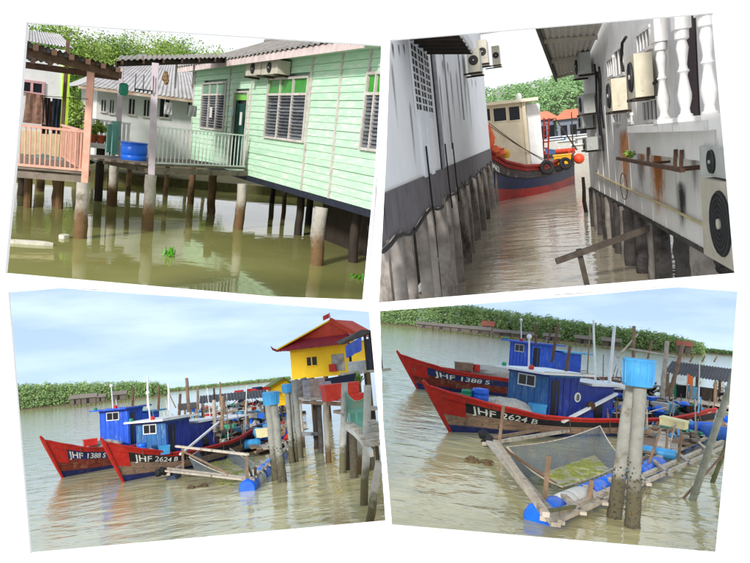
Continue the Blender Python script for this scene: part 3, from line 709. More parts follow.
# white house at the back, middle
fm = Facade(TL, TL.D(96, 120, 26.0), TL.D(206, 130, 27)); T = thing(TL, 'white_house', fm.at(0, 1.1), 'white plastered house with grey roof seen behind the veranda', 'house')
um = fm.len; zt = fm.px(125, 90)[1]
mb = MB(); mb.fbox(fm, 0, um, 1.0, zt, -4, 0); part(T, 'wall', mb, m_white)
for (x0, y0, x1, y1) in [(101.5, 100, 105.5, 111), (110, 100, 113.5, 113), (129, 99, 134.5, 114), (144, 100, 149, 116), (160, 99, 169, 117), (188, 101, 193, 113)]:
    w = rect(fm, [(x0, y0), (x1, y0), (x1, y1), (x0, y1)]); mb = MB(); mb.fbox(fm, w[0], w[1], w[2], w[3], -.02, .015); ww = part(T, 'window', mb, m_glassdark)
    mb = MB(); mb.fbox(fm, (w[0] + w[1]) / 2 - .02, (w[0] + w[1]) / 2 + .02, w[2], w[3], .01, .04); mb.fbox(fm, w[0] - .05, w[1] + .05, w[2] - .06, w[2], .01, .07); part(ww, 'frame', mb, m_batten)
r0, r1 = fm.at(-.7, zt - .05, .8), fm.at(um, zt - .05, .8); r2, r3 = fm.at(um, zt + 1.5, -2.6), fm.at(1.8, zt + 1.5, -2.6)
rr = part(T, 'roof', corr_sheet(r0, r1, r2, r3, 30, .02), mat('pale_roof_sheet', (178, 176, 178)), smooth=60)
mb = MB(); mb.slab([fm.at(-.7, zt - .05, .8), fm.at(1.8, zt + 1.5, -2.6), fm.at(1.9, zt + 1.5, -2.7), fm.at(-.7, zt - .05, -5)], .02); part(rr, 'hip', mb, mat('pale_roof_sheet', (178, 176, 178)))
mb = MB(); mb.fbox(fm, -.7, um, zt - .16, zt - .04, .72, .78); part(rr, 'fascia', mb, mat('rusty_fascia', (168, 120, 84), (206, 200, 190), scale=2, rough=.8))
# jetty with white fence and plant pots
j0, j1 = TL.D(84, 142.5, 22), TL.D(126, 147.2, 22); J = thing(TL, 'jetty', j0, 'low jetty with white picket fence and potted plants between the buildings', 'jetty')
jb = V((0, 1.6, 0)); mb = MB(); mb.slab([j0, j1, j1 + jb, j0 + jb], .12); part(J, 'deck', mb, m_white)
railing(J, j0 + V((0, 1.3, 0)), j1 + V((0, 1.3, 0)), .68, 9, m_white, r=.05, rw=.07)
for k, (bx, by) in enumerate([(98.5, 192), (111, 195)]):
    b = TL.D(bx, by, 22.3); mb = MB(); mb.tube(V((b.x, b.y, -.3)), V((b.x, b.y, j0.z - .1)), .12, .12, 8); part(J, 'stilt', mb, m_dark)
m_terra = mat('terracotta', (176, 92, 56), (146, 72, 44), rough=.8)
for k, (bx, lb) in enumerate([(92.5, 'small terracotta pot with a leafy plant nearest the salmon post'), (100.5, 'terracotta pot with a tall plant in the middle of the jetty row'), (109, 'terracotta pot with yellow green plant nearest the barrel')]):
    b = TL.D(bx, 140.6 + k * .9, 22.4); b.z = j0.z + .01; T = thing(TL, 'potted_plant', b, lb, 'plant', 'plant pots on the jetty')
    mb = MB(); mb.lathe([(.1, 0), (.15, .2), (.17, .2), (.17, .24), (.0, .22)], b, 12, cap=False); part(T, 'pot', mb, m_terra, smooth=1)
    mb = MB(); leaves(mb, b + V((0, 0, .42)), (.22, .2, .24), 160, .07, rg, .1); part(T, 'foliage', mb, m_leaf2)

# trees
for i, (bx, topy, d, rx, mm, lb) in enumerate([
    (38, 25, 34, 1.6, m_leaf, 'sparse tree behind the white roof above the pavilion'), (63, 28, 36, 1.7, m_leaf2, 'feathery pale tree behind the pavilion roof'),
    (92, 45, 40, 1.6, m_leaf2, 'low bushy tree above the pavilion roof end'), (112, 39, 42, 2.0, m_leaf, 'rounded tree rising left of the veranda roof'), (138, 33, 44, 2.6, m_leaf2, 'tallest broad tree above the veranda roof'),
    (166, 41, 46, 2.0, m_leaf, 'broad tree over the middle of the veranda roof'), (186, 47, 42, 1.9, m_leaf, 'tree over the right part of the veranda roof'), (208, 49, 40, 1.5, m_leaf2, 'bright low tree beside the green house roof'),
    (84, 80, 31, 1.3, m_leaf, 'leafy shrub filling the gap right of the lime post'), (76, 100, 28, .9, m_leaf2, 'bright shrub beside the lime corner post')]):
    b = TL.P(bx, 165, 0); b = V((TL.D(bx, 165, d).x, d, 0)); h = TL.D(bx, topy, d).z
    tree(TL, 'tree', b, h, rx, lb, n=15000 if i < 8 else 4000, size=.068 if i < 8 else .06, m=mm, group='trees behind the stilt houses')
mb = MB(); mb.box((-30, 29, -.2), (8, 75, .35)); solo(TL, 'ground', mb, mat('muddy_bank', (106, 100, 66), (80, 78, 50), rough=.95), kind='structure')
# floating scraps
m_foam = mat('white_foam', (224, 222, 212), (200, 196, 182), scale=5, rough=.9, bump=.4, stain=(150, 136, 104), stain_amt=.4)
def foam(pan, px, w, d, label, m=None, h=.1):
    b = pan.P(*px); mb = MB(); n = 14
    pts = [b + V((w * math.cos(6.283 * k / n) * rg.uniform(.75, 1.1), d * math.sin(6.283 * k / n) * rg.uniform(.75, 1.1), -.03)) for k in range(n)]
    mb.poly(pts, (0, 0, h)); return solo(pan, 'foam_board', mb, m or m_foam, label, 'foam')
foam(TL, (30, 244), .42, .1, 'long broken white foam board floating in front of the pavilion', h=.09); foam(TL, (64, 238), .1, .12, 'small foam scrap floating beside the pavilion stilt', h=.1)
for px, lb in [((169, 256), 'floating green weed sprout in open water'), ((357, 278), 'small floating weed under the shadowed house end')]:
    b = TL.P(*px); mb = MB()
    for k in range(26):
        a = rg.uniform(0, 6.28); r = rg.uniform(0, .16); q = b + V((math.cos(a) * r * .9, math.sin(a) * r, .01)); t = q + V((rg.uniform(-.06, .06), rg.uniform(-.06, .06), rg.uniform(.04, .2) if px[0] < 300 else rg.uniform(.02, .07)))
        s = t - q; w = s.cross(V((rg.uniform(-1, 1), rg.uniform(-1, 1), .2))).normalized() * .02; mb.add([q - w, q + w, t + w * .6, t - w * .6], [(0, 1, 2, 3)])
    solo(TL, 'water_weed', mb, mat('weed_green', (90, 160, 40), (60, 128, 24), rough=.5), lb, 'water plant')
# ============================================================ upper-right place: channel between two stilt buildings
m_lwall = mat('cool_white_render', (234, 236, 241), (222, 225, 231), scale=.8, rough=.85, bump=.1, stain=(160, 160, 166), stain_amt=.1, stain_scale=3.2, stain_stretch=(2.2, 2.2, .10), vary=.02)
m_band = mat('grey_base_band', (112, 108, 112), (94, 90, 95), scale=2, rough=.9, bump=.2, stain=(72, 68, 70), stain_amt=.4, stain_stretch=(2, 2, .3))
m_rwall = mat('warm_white_render', (230, 228, 227), (214, 212, 210), scale=1.2, rough=.85, bump=.15, stain=(138, 124, 108), stain_amt=.28, stain_scale=2.6, stain_stretch=(2.0, 2.0, .16), vary=.03)
m_pilegrey = mat('grey_channel_pile', (150, 144, 138), (112, 104, 98), scale=3, rough=.9, bump=.6, bscale=14, stain=(64, 54, 44), stain_amt=.55, stain_scale=1.8, stain_stretch=(1, 1, .4), vary=.18)
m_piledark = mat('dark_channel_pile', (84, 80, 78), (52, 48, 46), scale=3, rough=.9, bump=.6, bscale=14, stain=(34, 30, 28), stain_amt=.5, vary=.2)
m_acgrey = mat('grey_unit_casing', (186, 190, 186), (168, 172, 168), scale=3, rough=.5, stain=(140, 132, 116), stain_amt=.2)
m_rust = mat('rusty_bracket', (92, 66, 50), (60, 44, 36), scale=10, rough=.9)

def stain_mat(name, c, sx=3.0, sz=.35, dens=.5):
    m = bpy.data.materials.new(name); m.use_nodes = True; N, L = m.node_tree.nodes, m.node_tree.links; b = N['Principled BSDF']
    b.inputs['Base Color'].default_value = (*lin(c), 1); b.inputs['Roughness'].default_value = .9
    tc = N.new('ShaderNodeTexCoord'); mp = N.new('ShaderNodeMapping'); mp.inputs['Scale'].default_value = (sx, sx, sz); L.new(tc.outputs['Object'], mp.inputs['Vector'])
    n = N.new('ShaderNodeTexNoise'); n.inputs['Scale'].default_value = 3.5; n.inputs['Detail'].default_value = 8; n.inputs['Roughness'].default_value = .65; L.new(mp.outputs[0], n.inputs['Vector'])
    at = N.new('ShaderNodeAttribute'); at.attribute_name = 'edge'
    a = N.new('ShaderNodeMath'); a.operation = 'MULTIPLY_ADD'; a.inputs[1].default_value = 1.5; a.inputs[2].default_value = dens - 1.25; L.new(n.outputs['Fac'], a.inputs[0])
    s = N.new('ShaderNodeMath'); L.new(a.outputs[0], s.inputs[0]); L.new(at.outputs['Fac'], s.inputs[1])
    r = N.new('ShaderNodeMapRange'); r.inputs[1].default_value = .1; r.inputs[2].default_value = .75; r.inputs[4].default_value = .8; L.new(s.outputs[0], r.inputs[0]); L.new(r.outputs[0], b.inputs['Alpha'])
    return m
def stain(par, fc, u0, u1, z0, z1, m, o=.006):
    """a run of rust or soot on a wall: a film with ragged edges"""
    n, k = 8, 10; mb = MB(); mb.sheet([[fc.at(u0 + (u1 - u0) * i / n, z0 + (z1 - z0) * j / k, o) for i in range(n + 1)] for j in range(k + 1)])
    ob = part(par, 'stain', mb, m); at = ob.data.attributes.new('edge', 'FLOAT', 'POINT')
    at.data.foreach_set('value', [min(1, 2.2 * min(i, n - i) / n) * min(1, .15 + 2.6 * j / k * .5) * min(1, (k - j) / k * 6 + .2) for j in range(k + 1) for i in range(n + 1)])
    return ob
m_st_rust = stain_mat('orange_rust_run', (204, 130, 66), 3.2, .5, .45); m_st_soot = stain_mat('black_damp_run', (60, 58, 60), 5, .5, .34); m_st_grey = stain_mat('grey_damp_run', (150, 148, 150), 6, .2, .3)

zb = 2.12
FL = Facade(TR, TR.P(377, 251, zb), TR.P(491, 161, zb))
uA, uB = FL.px(382.5, 190)[0], FL.px(491, 158)[0]
zT = FL.px(486, 48)[1] + .2
LB = thing(TR, 'stilt_building', FL.at(uA, zb), 'pale grey rendered building with dark base band along the channel', 'building')
zband = FL.px(420, 179)[1]
def u_at(fc, z, px, o=0.0):
    lo, hi = -3.0, 30.0
    for _ in range(40):
        m = (lo + hi) / 2
        if TR.proj(fc.at(m, z, o))[0] < px: lo = m
        else: hi = m
    return hi
def lwall(z0, z1, o0, o1, ue, pb=381.5, pt=390.0):
    """wall piece from the near end of the building (slanting cut) to ue"""
    A = FL.at; mb = MB(); ub0, ub1 = u_at(FL, z0, pb, o0), u_at(FL, z0, pb, o1); ut0, ut1 = u_at(FL, z1, pt, o0), u_at(FL, z1, pt, o1)
    mb.hexa([A(ub0, z0, o0), A(ue, z0, o0), A(ue, z0, o1), A(ub1, z0, o1), A(ut0, z1, o0), A(ue, z1, o0), A(ue, z1, o1), A(ut1, z1, o1)]); return mb
part(LB, 'wall', lwall(zband, zT, -.12, 0, uB), m_lwall)
mb = MB(); mb.fbox(FL, uB - .3, uB, zb, zT, -1.2, -.12); part(LB, 'end_wall', mb, m_lwall)
n = 60; mb = MB(); u00 = u_at(FL, zb, 377); ed = [FL.at(u00 + (uB - u00) * i / n, zb + .05 * math.sin(i * .9) + rg.uniform(-.02, .02), .035) for i in range(n + 1)]
tp = [FL.at(u00 + (uB - u00) * i / n, zband + .02, .035) for i in range(n + 1)]
tp[0] = FL.at(u_at(FL, zband, 381.5), zband + .02, .035)
mb.sheet([[V(p) - FL.n * .05 for p in ed], ed, tp, [V(p) - FL.n * .04 for p in tp]]); part(LB, 'base_band', mb, m_band)
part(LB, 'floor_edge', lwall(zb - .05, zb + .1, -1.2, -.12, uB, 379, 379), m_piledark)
part(LB, 'shade_backing', lwall(.15, zb - .05, -1.0, -.9, uB, 412, 400), m_piledark)  # dark plane behind the piles stands in for the unlit void
mb = MB(); mb.path([p + V((0, 0, -.03)) + FL.n * .03 for p in ed], .025, 6); part(LB, 'hose', mb, m_black, smooth=1)
# vent block wall
v = rect(FL, [(409.5, 43), (424.5, 57), (429.5, 112), (415, 110)]); v = (FL.px(411.5, 75)[0], FL.px(430, 85)[0], FL.px(421, 111)[1], FL.px(415, 46)[1])
mb = MB(); mb.fbox(FL, v[0], v[1], v[2], v[3], .0, .012); vg = part(LB, 'vent_wall', mb, m_black)
nc, nr = 6, 9
for i in range(nc + 1):
    u = v[0] + (v[1] - v[0]) * i / nc; w = .045 if i % 2 == 0 else .012; mb = MB(); mb.fbox(FL, u - w, u + w, v[2] - .1, v[3] + .6, .005, .03 if i % 2 == 0 else .022); part(vg, 'vent_mullion', mb, m_lwall)
for j in range(nr + 1):
    z = v[2] + (v[3] - v[2]) * j / nr; mb = MB(); mb.fbox(FL, v[0], v[1], z - .014, z + .014, .004, .018); part(vg, 'vent_bar', mb, m_lwall)
for pxx, w in ((419.5, .16), (427, .2)):
    u = FL.px(pxx, 130)[0]; mb = MB(); mb.fbox(FL, u - w, u + w, zband, v[2], .0, .05); part(LB, 'pilaster', mb, m_lwall)
# awning
n0, n1 = FL.px(408, 41), FL.px(426, 57); za = (n0[1] + n1[1]) / 2; ow = .85
aw = part(LB, 'awning', corr_sheet(FL.at(n0[0] - 1.0, za + .12, .02), FL.at(n1[0], za + .12, .02), FL.at(n1[0], za, ow), FL.at(n0[0] - 1.0, za, ow), 22, .02), mat('dark_awning_sheet', (74, 74, 82), (52, 52, 58), rough=.7), smooth=60)
mb = MB(); mb.beam(FL.at(n0[0] - 1.0, za + .02, ow), FL.at(n1[0], za + .02, ow), .05, .16); part(aw, 'fascia', mb, m_lwall)
for k in range(5):
    u = n0[0] + (n1[0] - n0[0]) * k / 4; mb = MB(); mb.beam(FL.at(u, za + .06, .02), FL.at(u, za - .05, ow), .04, .06); part(aw, 'rafter', mb, m_dark)
# pipes and cables
m_pipe = mat('grey_drain_pipe', (150, 150, 156), (120, 120, 126), rough=.5)
for pxx, y0, y1, r, m_ in [(433, 60, 172, .014, m_black), (435.5, 60, 170, .04, m_pipe), (446, 64, 150, .02, m_pipe), (461, 62, 120, .02, m_pipe)]:
    u = FL.px(pxx, 110)[0]; mb = MB(); mb.tube(FL.at(u, FL.px(pxx, y1)[1], .06), FL.at(u, zT, .06), r, r, 8); part(LB, 'pipe', mb, m_, smooth=1)
for pxx in (424, 444, 452):
    u = FL.px(pxx, 175)[0]; mb = MB(); mb.path([FL.at(u, zband + .5, .08), FL.at(u, zb + .15, .09), FL.at(u + .05, zb - .25, .1)], .016, 6); part(LB, 'cable', mb, m_black)
for pxx, y0, y1, w in [(393, 43, 62, .12), (399, 44, 60, .1), (404, 44, 58, .08), (443, 60, 78, .14), (448, 62, 80, .16), (427, 60, 74, .12), (460, 60, 74, .16), (472, 78, 92, .22), (476, 80, 92, .2)]:
    u, zz = FL.px(pxx, (y0 + y1) / 2); stain(LB, FL, u - w, u + w, FL.px(pxx, y1)[1], FL.px(pxx, y0)[1], m_st_soot)
for pxx, y0, y1, w in [(437, 70, 150, .2), (442, 75, 140, .22), (453, 70, 135, .3), (459, 70, 140, .3), (466, 75, 130, .35), (470, 80, 140, .35), (429, 112, 168, .2), (395, 60, 140, .12), (413, 100, 175, .14)]:
    u, zz = FL.px(pxx, (y0 + y1) / 2); stain(LB, FL, u - w, u + w, FL.px(pxx, y1)[1], FL.px(pxx, y0)[1], m_st_grey, .008)
# roof slab at the far end
ue = FL.px(471, 60)[0]; zs_ = FL.px(486, 44)[1]
mb = MB(); mb.fbox(FL, ue, uB + 1.4, zs_, zs_ + .35, -.8, 1.0); part(LB, 'roof_slab', mb, m_lwall)
# units on the wall
for (x0, y0, x1, y1, o, lb) in [(463, 56, 475, 76, .25, 'nearest air conditioner high on the grey channel wall, under the awning end'), (474, 48, 481, 67, .3, 'middle air conditioner high on the grey channel wall'), (484, 53, 493, 68, .5, 'farthest air conditioner at the end of the grey channel wall')]:
    u, z = FL.px((x0 + x1) / 2 - 3, y1); z1 = FL.px((x0 + x1) / 2 - 3, y0)[1]; w = .34
    ac_unit(TR, FL, u - 1.0, u + .2, z, z1, .36, lb, o=o - .1, m=m_acwhite, fan_side='end')
# piles under the wall
for i, pxx in enumerate([384, 397, 410, 423, 431, 439.5, 447, 454.5, 463.5, 468.5, 475, 479.5, 485, 489.5, 493]):
    u = FL.px(pxx, 251 - .79 * (pxx - 377))[0]; w = rg.uniform(.068, .085) * (1 + .05 * i); o = rg.uniform(-.1, .0); ln = rg.uniform(-.03, .03); mb = MB()
    p, q = FL.at(u, TR.floor_z(FL.at(u - w, 0, o + w), -.4), o), FL.at(u + ln, zb + .06, o); mb.beam(p, q, w * 2, w * 2, up=FL.n)
    solo(TR, 'concrete_pile', mb, m_pilegrey, ORD[i] + ' square grey pile from the viewer under the grey channel wall', 'pile', 'piles under the grey channel wall', base=FL.at(u, 0, o))
    if i % 2 == 0 and i > 1:
        mb = MB(); mb.tube(FL.at(u + .3, TR.floor_z(FL.at(u + .2, 0, -.5), -.4), -.6), FL.at(u + .3, zb, -.6), .08, .08, 8)
        solo(TR, 'timber_pile', mb, m_piledark, 'dark round pile just behind the ' + ORD[i] + ' square pile of the channel wall', 'pile', 'dark piles behind the grey channel wall row', base=FL.at(u + .3, 0, -.6))

# ---- right-hand building
zr0 = 1.3
FR_ = Facade(TR, TR.P(618, 202, zr0), TR.P(732, 265, zr0))
u0, u1 = FR_.px(586, 120)[0], FR_.px(748, 200)[0]
RB = thing(TR, 'stilt_building', FR_.at(u1, zr0), 'rust stained white building with balustrade and many air conditioners', 'building')
zt = FR_.px(640, 20)[1] + 3
zt_far = FR_.px(596, 20)[1] + 1.0
mb = MB(); mb.fbox(FR_, u0, u1, zr0, zt_far, -.4, 0); part(RB, 'wall', mb, m_rwall)
mb = MB(); mb.fbox(FR_, u0, u1, zr0 - .05, zr0 + .02, -2.4, .02); part(RB, 'floor_edge', mb, m_piledark)
zz = TR.floor_z(FR_.at(u1, 0, -2.4), -.3); mb = MB(); mb.fbox(FR_, u0, u1, zz, zr0 - .05, -2.5, -2.4); part(RB, 'shade_backing', mb, m_piledark)  # dark sheet behind the piles, underfloor shade given as colour
# plank seams on the lower wall
for k in range(1, 14):
    u = u0 + (u1 - u0) * k / 14; mb = MB(); mb.fbox(FR_, u - .012, u + .012, zr0, zr0 + 2.4, .0, .012); part(RB, 'seam_strip', mb, m_rwall)
def pr(x0, y0, x1, y1, fc=None):
    fc = fc or FR_; a = fc.px(x0, (y0 + y1) / 2)[0]; b = fc.px(x1, (y0 + y1) / 2)[0]; m_ = (x0 + x1) / 2
    return min(a, b), max(a, b), fc.px(m_, y1)[1], fc.px(m_, y0)[1]
for (x0, y0, x1, y1, bars) in [(639, 30, 652, 51, 3), (617, 48, 624, 76, 1), (609, 58, 615, 77, 2), (645, 99, 660, 121, 3), (615, 113, 620, 123, 1), (630, 114, 633, 123, 1)]:
    w = pr(x0, y0, x1, y1); mb = MB(); mb.fbox(FR_, w[0], w[1], w[2], w[3], -.01, .015); ww = part(RB, 'window', mb, m_glassdark)
    for k in range(bars + 2):
        u = w[0] + (w[1] - w[0]) * k / (bars + 1); mb = MB(); mb.fbox(FR_, u - .02, u + .02, w[2], w[3], .01, .05); part(ww, 'bar', mb, m_rwall)
    for z in (w[2], w[3]): mb = MB(); mb.fbox(FR_, w[0] - .04, w[1] + .04, z - .03, z + .03, .0, .055); part(ww, 'frame', mb, m_rwall)
# eave over the channel
dF = FR_.at(FR_.px(583, 70)[0], 0).y; dN = dF - 6
k0, k1, k2, k3 = TR.D(556, 75.5, dF), TR.D(583, 68.5, dF), TR.D(606, 14, dN), TR.D(535, 17, dN)
er = part(RB, 'eave_roof', corr_sheet(k0, k1, k2, k3, 9, .03), mat('grey_eave_sheet', (226, 224, 218), (204, 202, 196), rough=.7), smooth=60)
for t_ in (.02, .35, .7):
    mb = MB(); mb.beam(k0.lerp(k3, t_) + V((0, 0, -.08)), k1.lerp(k2, t_) + V((0, 0, -.08)), .09, .1); part(er, 'batten', mb, m_acwhite)
mb = MB(); mb.beam(k0 + V((0, 0, -.05)), k3 + V((0, 0, -.05)), .06, .3); part(er, 'fascia', mb, mat('dirty_fascia', (120, 116, 110), (80, 76, 72), rough=.8))
# balcony with turned balusters
bl = FR_.shift(.32)
L0 = FR_.px(650, 124); zl = bl.px(690, 121)[1]; ub0 = FR_.px(651, 120)[0]; 
mb = MB(); mb.fbox(FR_, ub0, u1, zl - .12, zl, -.02, .42); bal = part(RB, 'balcony_ledge', mb, m_rwall)
mb = MB(); mb.fbox(FR_, ub0, u1, zl - .5, zl - .12, -.02, .3); part(bal, 'ledge_skirt', mb, m_rwall)
prof = [(.5, 0), (.5, .07), (.34, .09), (.3, .14), (.46, .24), (.48, .3), (.36, .4), (.26, .5), (.3, .53), (.42, .55), (.3, .58), (.26, .62), (.34, .72), (.42, .8), (.3, .88), (.48, .9), (.48, 1.0)]
for i, (pxx, y0, y1, wpx) in enumerate([(661, 45, 119, 9), (682, 37, 118.5, 11), (706, 22, 117, 14), (737, 5, 116, 16)]):
    u = bl.px(pxx, (y0 + y1) / 2)[0]; hgt = 1.18; r = .095
    mb = MB(); mb.lathe([(a * r * 2, b * hgt) for a, b in prof], FR_.at(u, zl, .3), 14); part(bal, 'baluster', mb, m_rwall, smooth=50)
    mb = MB(); mb.fbox(FR_, u - .11, u + .11, zl + hgt, zl + hgt + 1.6, .2, .4); part(bal, 'pillar', mb, m_rwall)
    mb = MB(); mb.fbox(FR_, u - .13, u + .13, zl, zl + .06, .17, .43); part(bal, 'foot', mb, m_rwall)
w = pr(684, 15, 698, 118); mb = MB(); mb.fbox(FR_, w[0], w[1], zl, w[3] + .6, -.0, .02); dd = part(RB, 'doorway', mb, mat('dark_plum_door', (52, 28, 38), (34, 18, 26), rough=.6))
mb = MB(); mb.fbox(FR_, w[0] - .06, w[0], zl, w[3] + .6, .0, .05); part(dd, 'door_frame', mb, mat('pale_teal_frame', (150, 176, 176), rough=.5))
mb = MB(); hz = [FR_.px(664, 8), FR_.px(667, 30), FR_.px(674, 55), FR_.px(673, 72), FR_.px(664, 82)]; mb.path([FR_.at(a, b, .15) for a, b in hz], .035, 8); part(RB, 'drain_hose', mb, m_black, smooth=1)
mb = MB(); hz = [FR_.px(634, 36), FR_.px(630, 42), FR_.px(629, 60), FR_.px(631, 70)]; mb.path([FR_.at(a, b, .15) for a, b in hz], .03, 8); part(RB, 'drain_hose', mb, m_black, smooth=1)
for (pxx, ya, yb) in [(600, 62, 135), (602.5, 70, 150), (604.5, 65, 128)]:
    u = FR_.px(pxx, 100)[0]; mb = MB(); za_, zb_ = FR_.px(pxx, ya)[1], FR_.px(pxx, yb)[1]; mb.path([FR_.at(u + .12 * math.sin(k * 1.3), za_ + (zb_ - za_) * k / 6, .08) for k in range(7)], .03, 6); part(RB, 'cable', mb, m_black)
# units
m_beige = mat('beige_unit_casing', (214, 206, 184), (196, 188, 166), rough=.5)
for (xo, xi, y0, y1, ln, m_, lb) in [
    (582, 594, 50, 73, 1.6, m_acgrey, 'grey air conditioner high under the eave of the stained building'), (587, 598, 92, 112, 1.5, m_acgrey, 'upper grey air conditioner of the far pair at the corner'),
    (584, 596, 114, 127, 1.2, m_acgrey, 'lower air conditioner of the far pair at the corner'), (590, 601, 136, 149, 1.0, m_acgrey, 'low grey air conditioner by the far corner'),
    (618, 631, 76, 109, .7, m_beige, 'beige air conditioner on a rusty shelf, middle of the stained wall'), (641, 658, 50, 95, .65, m_beige, 'large beige air conditioner beside the balusters')]:
    ym = (y0 + y1) / 2; un = FR_.px(xi, ym)[0]; dd_ = FR_.at(un, 0).y; pz0, pz1 = FR_.px(xi, y1)[1], FR_.px(xi, y0)[1]
    dep = (TR.D(xo, ym, dd_) - FR_.at(un, 0)).dot(FR_.n)
    T = ac_unit(TR, FR_, un - ln, un, pz0, pz1, max(.3, dep - .08), lb, o=.08, m=m_)
    mb = MB(); mb.fbox(FR_, un + .001, un + .012, pz0 + .1, pz0 + (pz1 - pz0) * .55, .12 + dep * .45, .08 + dep * .78); part(T, 'service_cover', mb, m_)
q = pr(705, 146, 732, 176, FR_.shift(.3)); ac_unit(TR, FR_, q[0], q[1], q[2], q[3], .3, 'small grey air conditioner mounted just above the big round fan', o=.06, m=m_acgrey, shelf=False)
q = pr(704, 178, 736, 262, FR_.shift(.4)); T = ac_unit(TR, FR_, q[0], q[1] + .3, q[2], q[3] - .04, .36, 'big pale air conditioner with round black fan low on the wall', o=.06, m=m_acwhite, shelf=False)
# bracket frame
mb = MB(); fo = FR_.shift(.35); a, b = fo.px(618, 166), fo.px(682, 158); za_ = (a[1] + b[1]) / 2; mb.beam(FR_.at(a[0], za_, .35), FR_.at(b[0], za_, .35), .06, .06)
T = thing(TR, 'steel_bracket', FR_.at(a[0], za_, 0), 'empty dark steel unit bracket above the orange rust streak', 'bracket'); part(T, 'rail', mb, m_rust)
for pxx in (647, 674, 680):
    u = fo.px(pxx, 150)[0]; mb = MB(); mb.beam(FR_.at(u, za_, .35), FR_.at(u, za_ + .27, .33), .045, .045); part(T, 'upright', mb, m_rust)
    mb = MB(); mb.beam(FR_.at(u, za_ - .0, .0), FR_.at(u, za_, .33), .04, .04); part(T, 'arm', mb, m_rust)
b = FR_.at(fo.px(628, 164)[0], za_ + .03, .3); mb = MB(); leaves(mb, b + V((0, 0, .12)), (.1, .1, .13), 60, .05, rg, .1); solo(TR, 'wall_weed', mb, m_leaf2, 'tuft of green weed growing on the steel bracket', 'plant')
mb = MB(); hz = [(596, 172), (611, 180), (640, 193), (675, 209), (709, 226)]; mb.path([FR_.at(*FR_.px(*h), .04) for h in hz], .022, 6); part(RB, 'water_pipe', mb, mat('yellowed_pipe', (206, 192, 150), (184, 168, 124), rough=.6), smooth=1)
mb = MB(); c = FR_.px(626, 186); mb.path([FR_.at(c[0] + .45 * math.cos(t * .42), c[1] + .3 * math.sin(t * .42), .05) for t in range(16)], .01, 5); part(RB, 'cable', mb, m_rust)
for (x0, y0, x1, y1, m_) in [(650, 150, 668, 216, m_st_rust), (654, 152, 664, 196, m_st_rust), (619, 128, 633, 196, m_st_rust), (640, 140, 646, 180, m_st_rust), (676, 180, 690, 236, m_st_soot), (679, 188, 688, 226, m_st_soot), (600, 130, 608, 175, m_st_grey), (690, 150, 700, 200, m_st_grey), (636, 150, 646, 200, m_st_grey), (606, 90, 612, 150, m_st_grey)]:
    q = pr(x0, y0, x1, y1); stain(RB, FR_, *q, m_, .014)
# piles right
for i, (pxx, r) in enumerate([(590, .12), (594, .12), (598.5, .12), (603, .12), (607, .12), (611.5, .13), (617, .13), (622.5, .14), (629, .14), (637, .14), (645, .13), (655, .15), (668, .17), (688, .19), (712, .21)]):
    yy = 202 + .553 * (pxx - 618); u = FR_.px(pxx, yy)[0]; o = rg.uniform(-.25, -.1) if pxx > 640 else rg.uniform(-.08, .02); mb = MB(); mb.tube(FR_.at(u, TR.floor_z(FR_.at(u + r, 0, o + r), -.4), o), FR_.at(u + rg.uniform(-.04, .04), zr0 - .04, o), r * 1.05, r, 12, .02, 5)
    solo(TR, 'round_pile', mb, m_pilegrey if i % 3 == 1 else m_piledark, ORD[14 - i] + ' round pile from the viewer under the rust stained building', 'pile', 'piles under the stained building', smooth=1, base=FR_.at(u, 0, o))
mb = MB(); a = TR.P(583, 205); 
mb = MB(); mb.tube(TR.P(586.5, 212) + V((0, 0, -.5)), TR.D(583, 177, TR.P(586.5, 212).y), .09, .06, 7, .04, 4); solo(TR, 'mooring_stick', mb, m_dark, 'thin dark stake standing in the channel near the boat', 'stake')
# timber T beam
q = TR.P(589, 286); T = thing(TR, 'timber_beam', q, 'dark timber beam on a leaning post over the channel water', 'beam')
mb = MB(); mb.beam(TR.D(556, 261.5, q.y - .2), TR.D(652, 227, q.y + .2), .12, .11); part(T, 'cross_beam', mb, mat('wet_timber', (84, 74, 64), (56, 48, 42), scale=5, rough=.7, stretch=(1, 1, 1)))
mb = MB(); q2 = V((q.x - .03, q.y, TR.floor_z(q - V((0, .1, 0)), -.4))); mb.beam(q2, TR.D(578.5, 249, q.y - .03), .11, .11); part(T, 'post', mb, MATS['wet_timber'])

# ---- boat at the end of the channel
st = [(476, 140, 487, 207), (489, 149.5, 496, 202), (506, 161.5, 511, 199), (525, 166, 530, 196), (545, 165, 548, 192), (560, 160, 562, 188), (574, 152, 574.5, 183)]
wl_ = [TR.P(c, d) for a, b, c, d in st]; gun = [TR.D(a, b, w.y - .35) for (a, b, c, d), w in zip(st, wl_)]
bd = V((wl_[-1] - wl_[0])); nb = V((-bd.y, bd.x, 0)).normalized(); nb = nb if nb.y > 0 else -nb
BT = thing(TR, 'fishing_boat', wl_[2], 'wooden fishing boat with cream cabin and red blue hull at the channel end', 'boat')
def strip(t0, t1, off): return [[w.lerp(g, t) + V((0, -off, 0)) for w, g in zip(wl_, gun)] for t in (t0, t1)]
m_hred = mat('boat_red_paint', (150, 34, 26), (118, 26, 22), scale=3, rough=.5, stain=(70, 40, 34), stain_amt=.35, stain_stretch=(1, 1, .4))
m_hblue = mat('boat_dark_blue_paint', (24, 34, 76), (16, 20, 40), scale=3, rough=.5, stain=(40, 40, 44), stain_amt=.4)
m_hgrey = mat('worn_hull_paint', (78, 70, 70), (44, 40, 42), scale=3, rough=.7, stain=(150, 140, 128), stain_amt=.35, stain_scale=5, stain_stretch=(1, 1, .4))
ws = [w + V((0, 0, -.4)) for w in wl_]
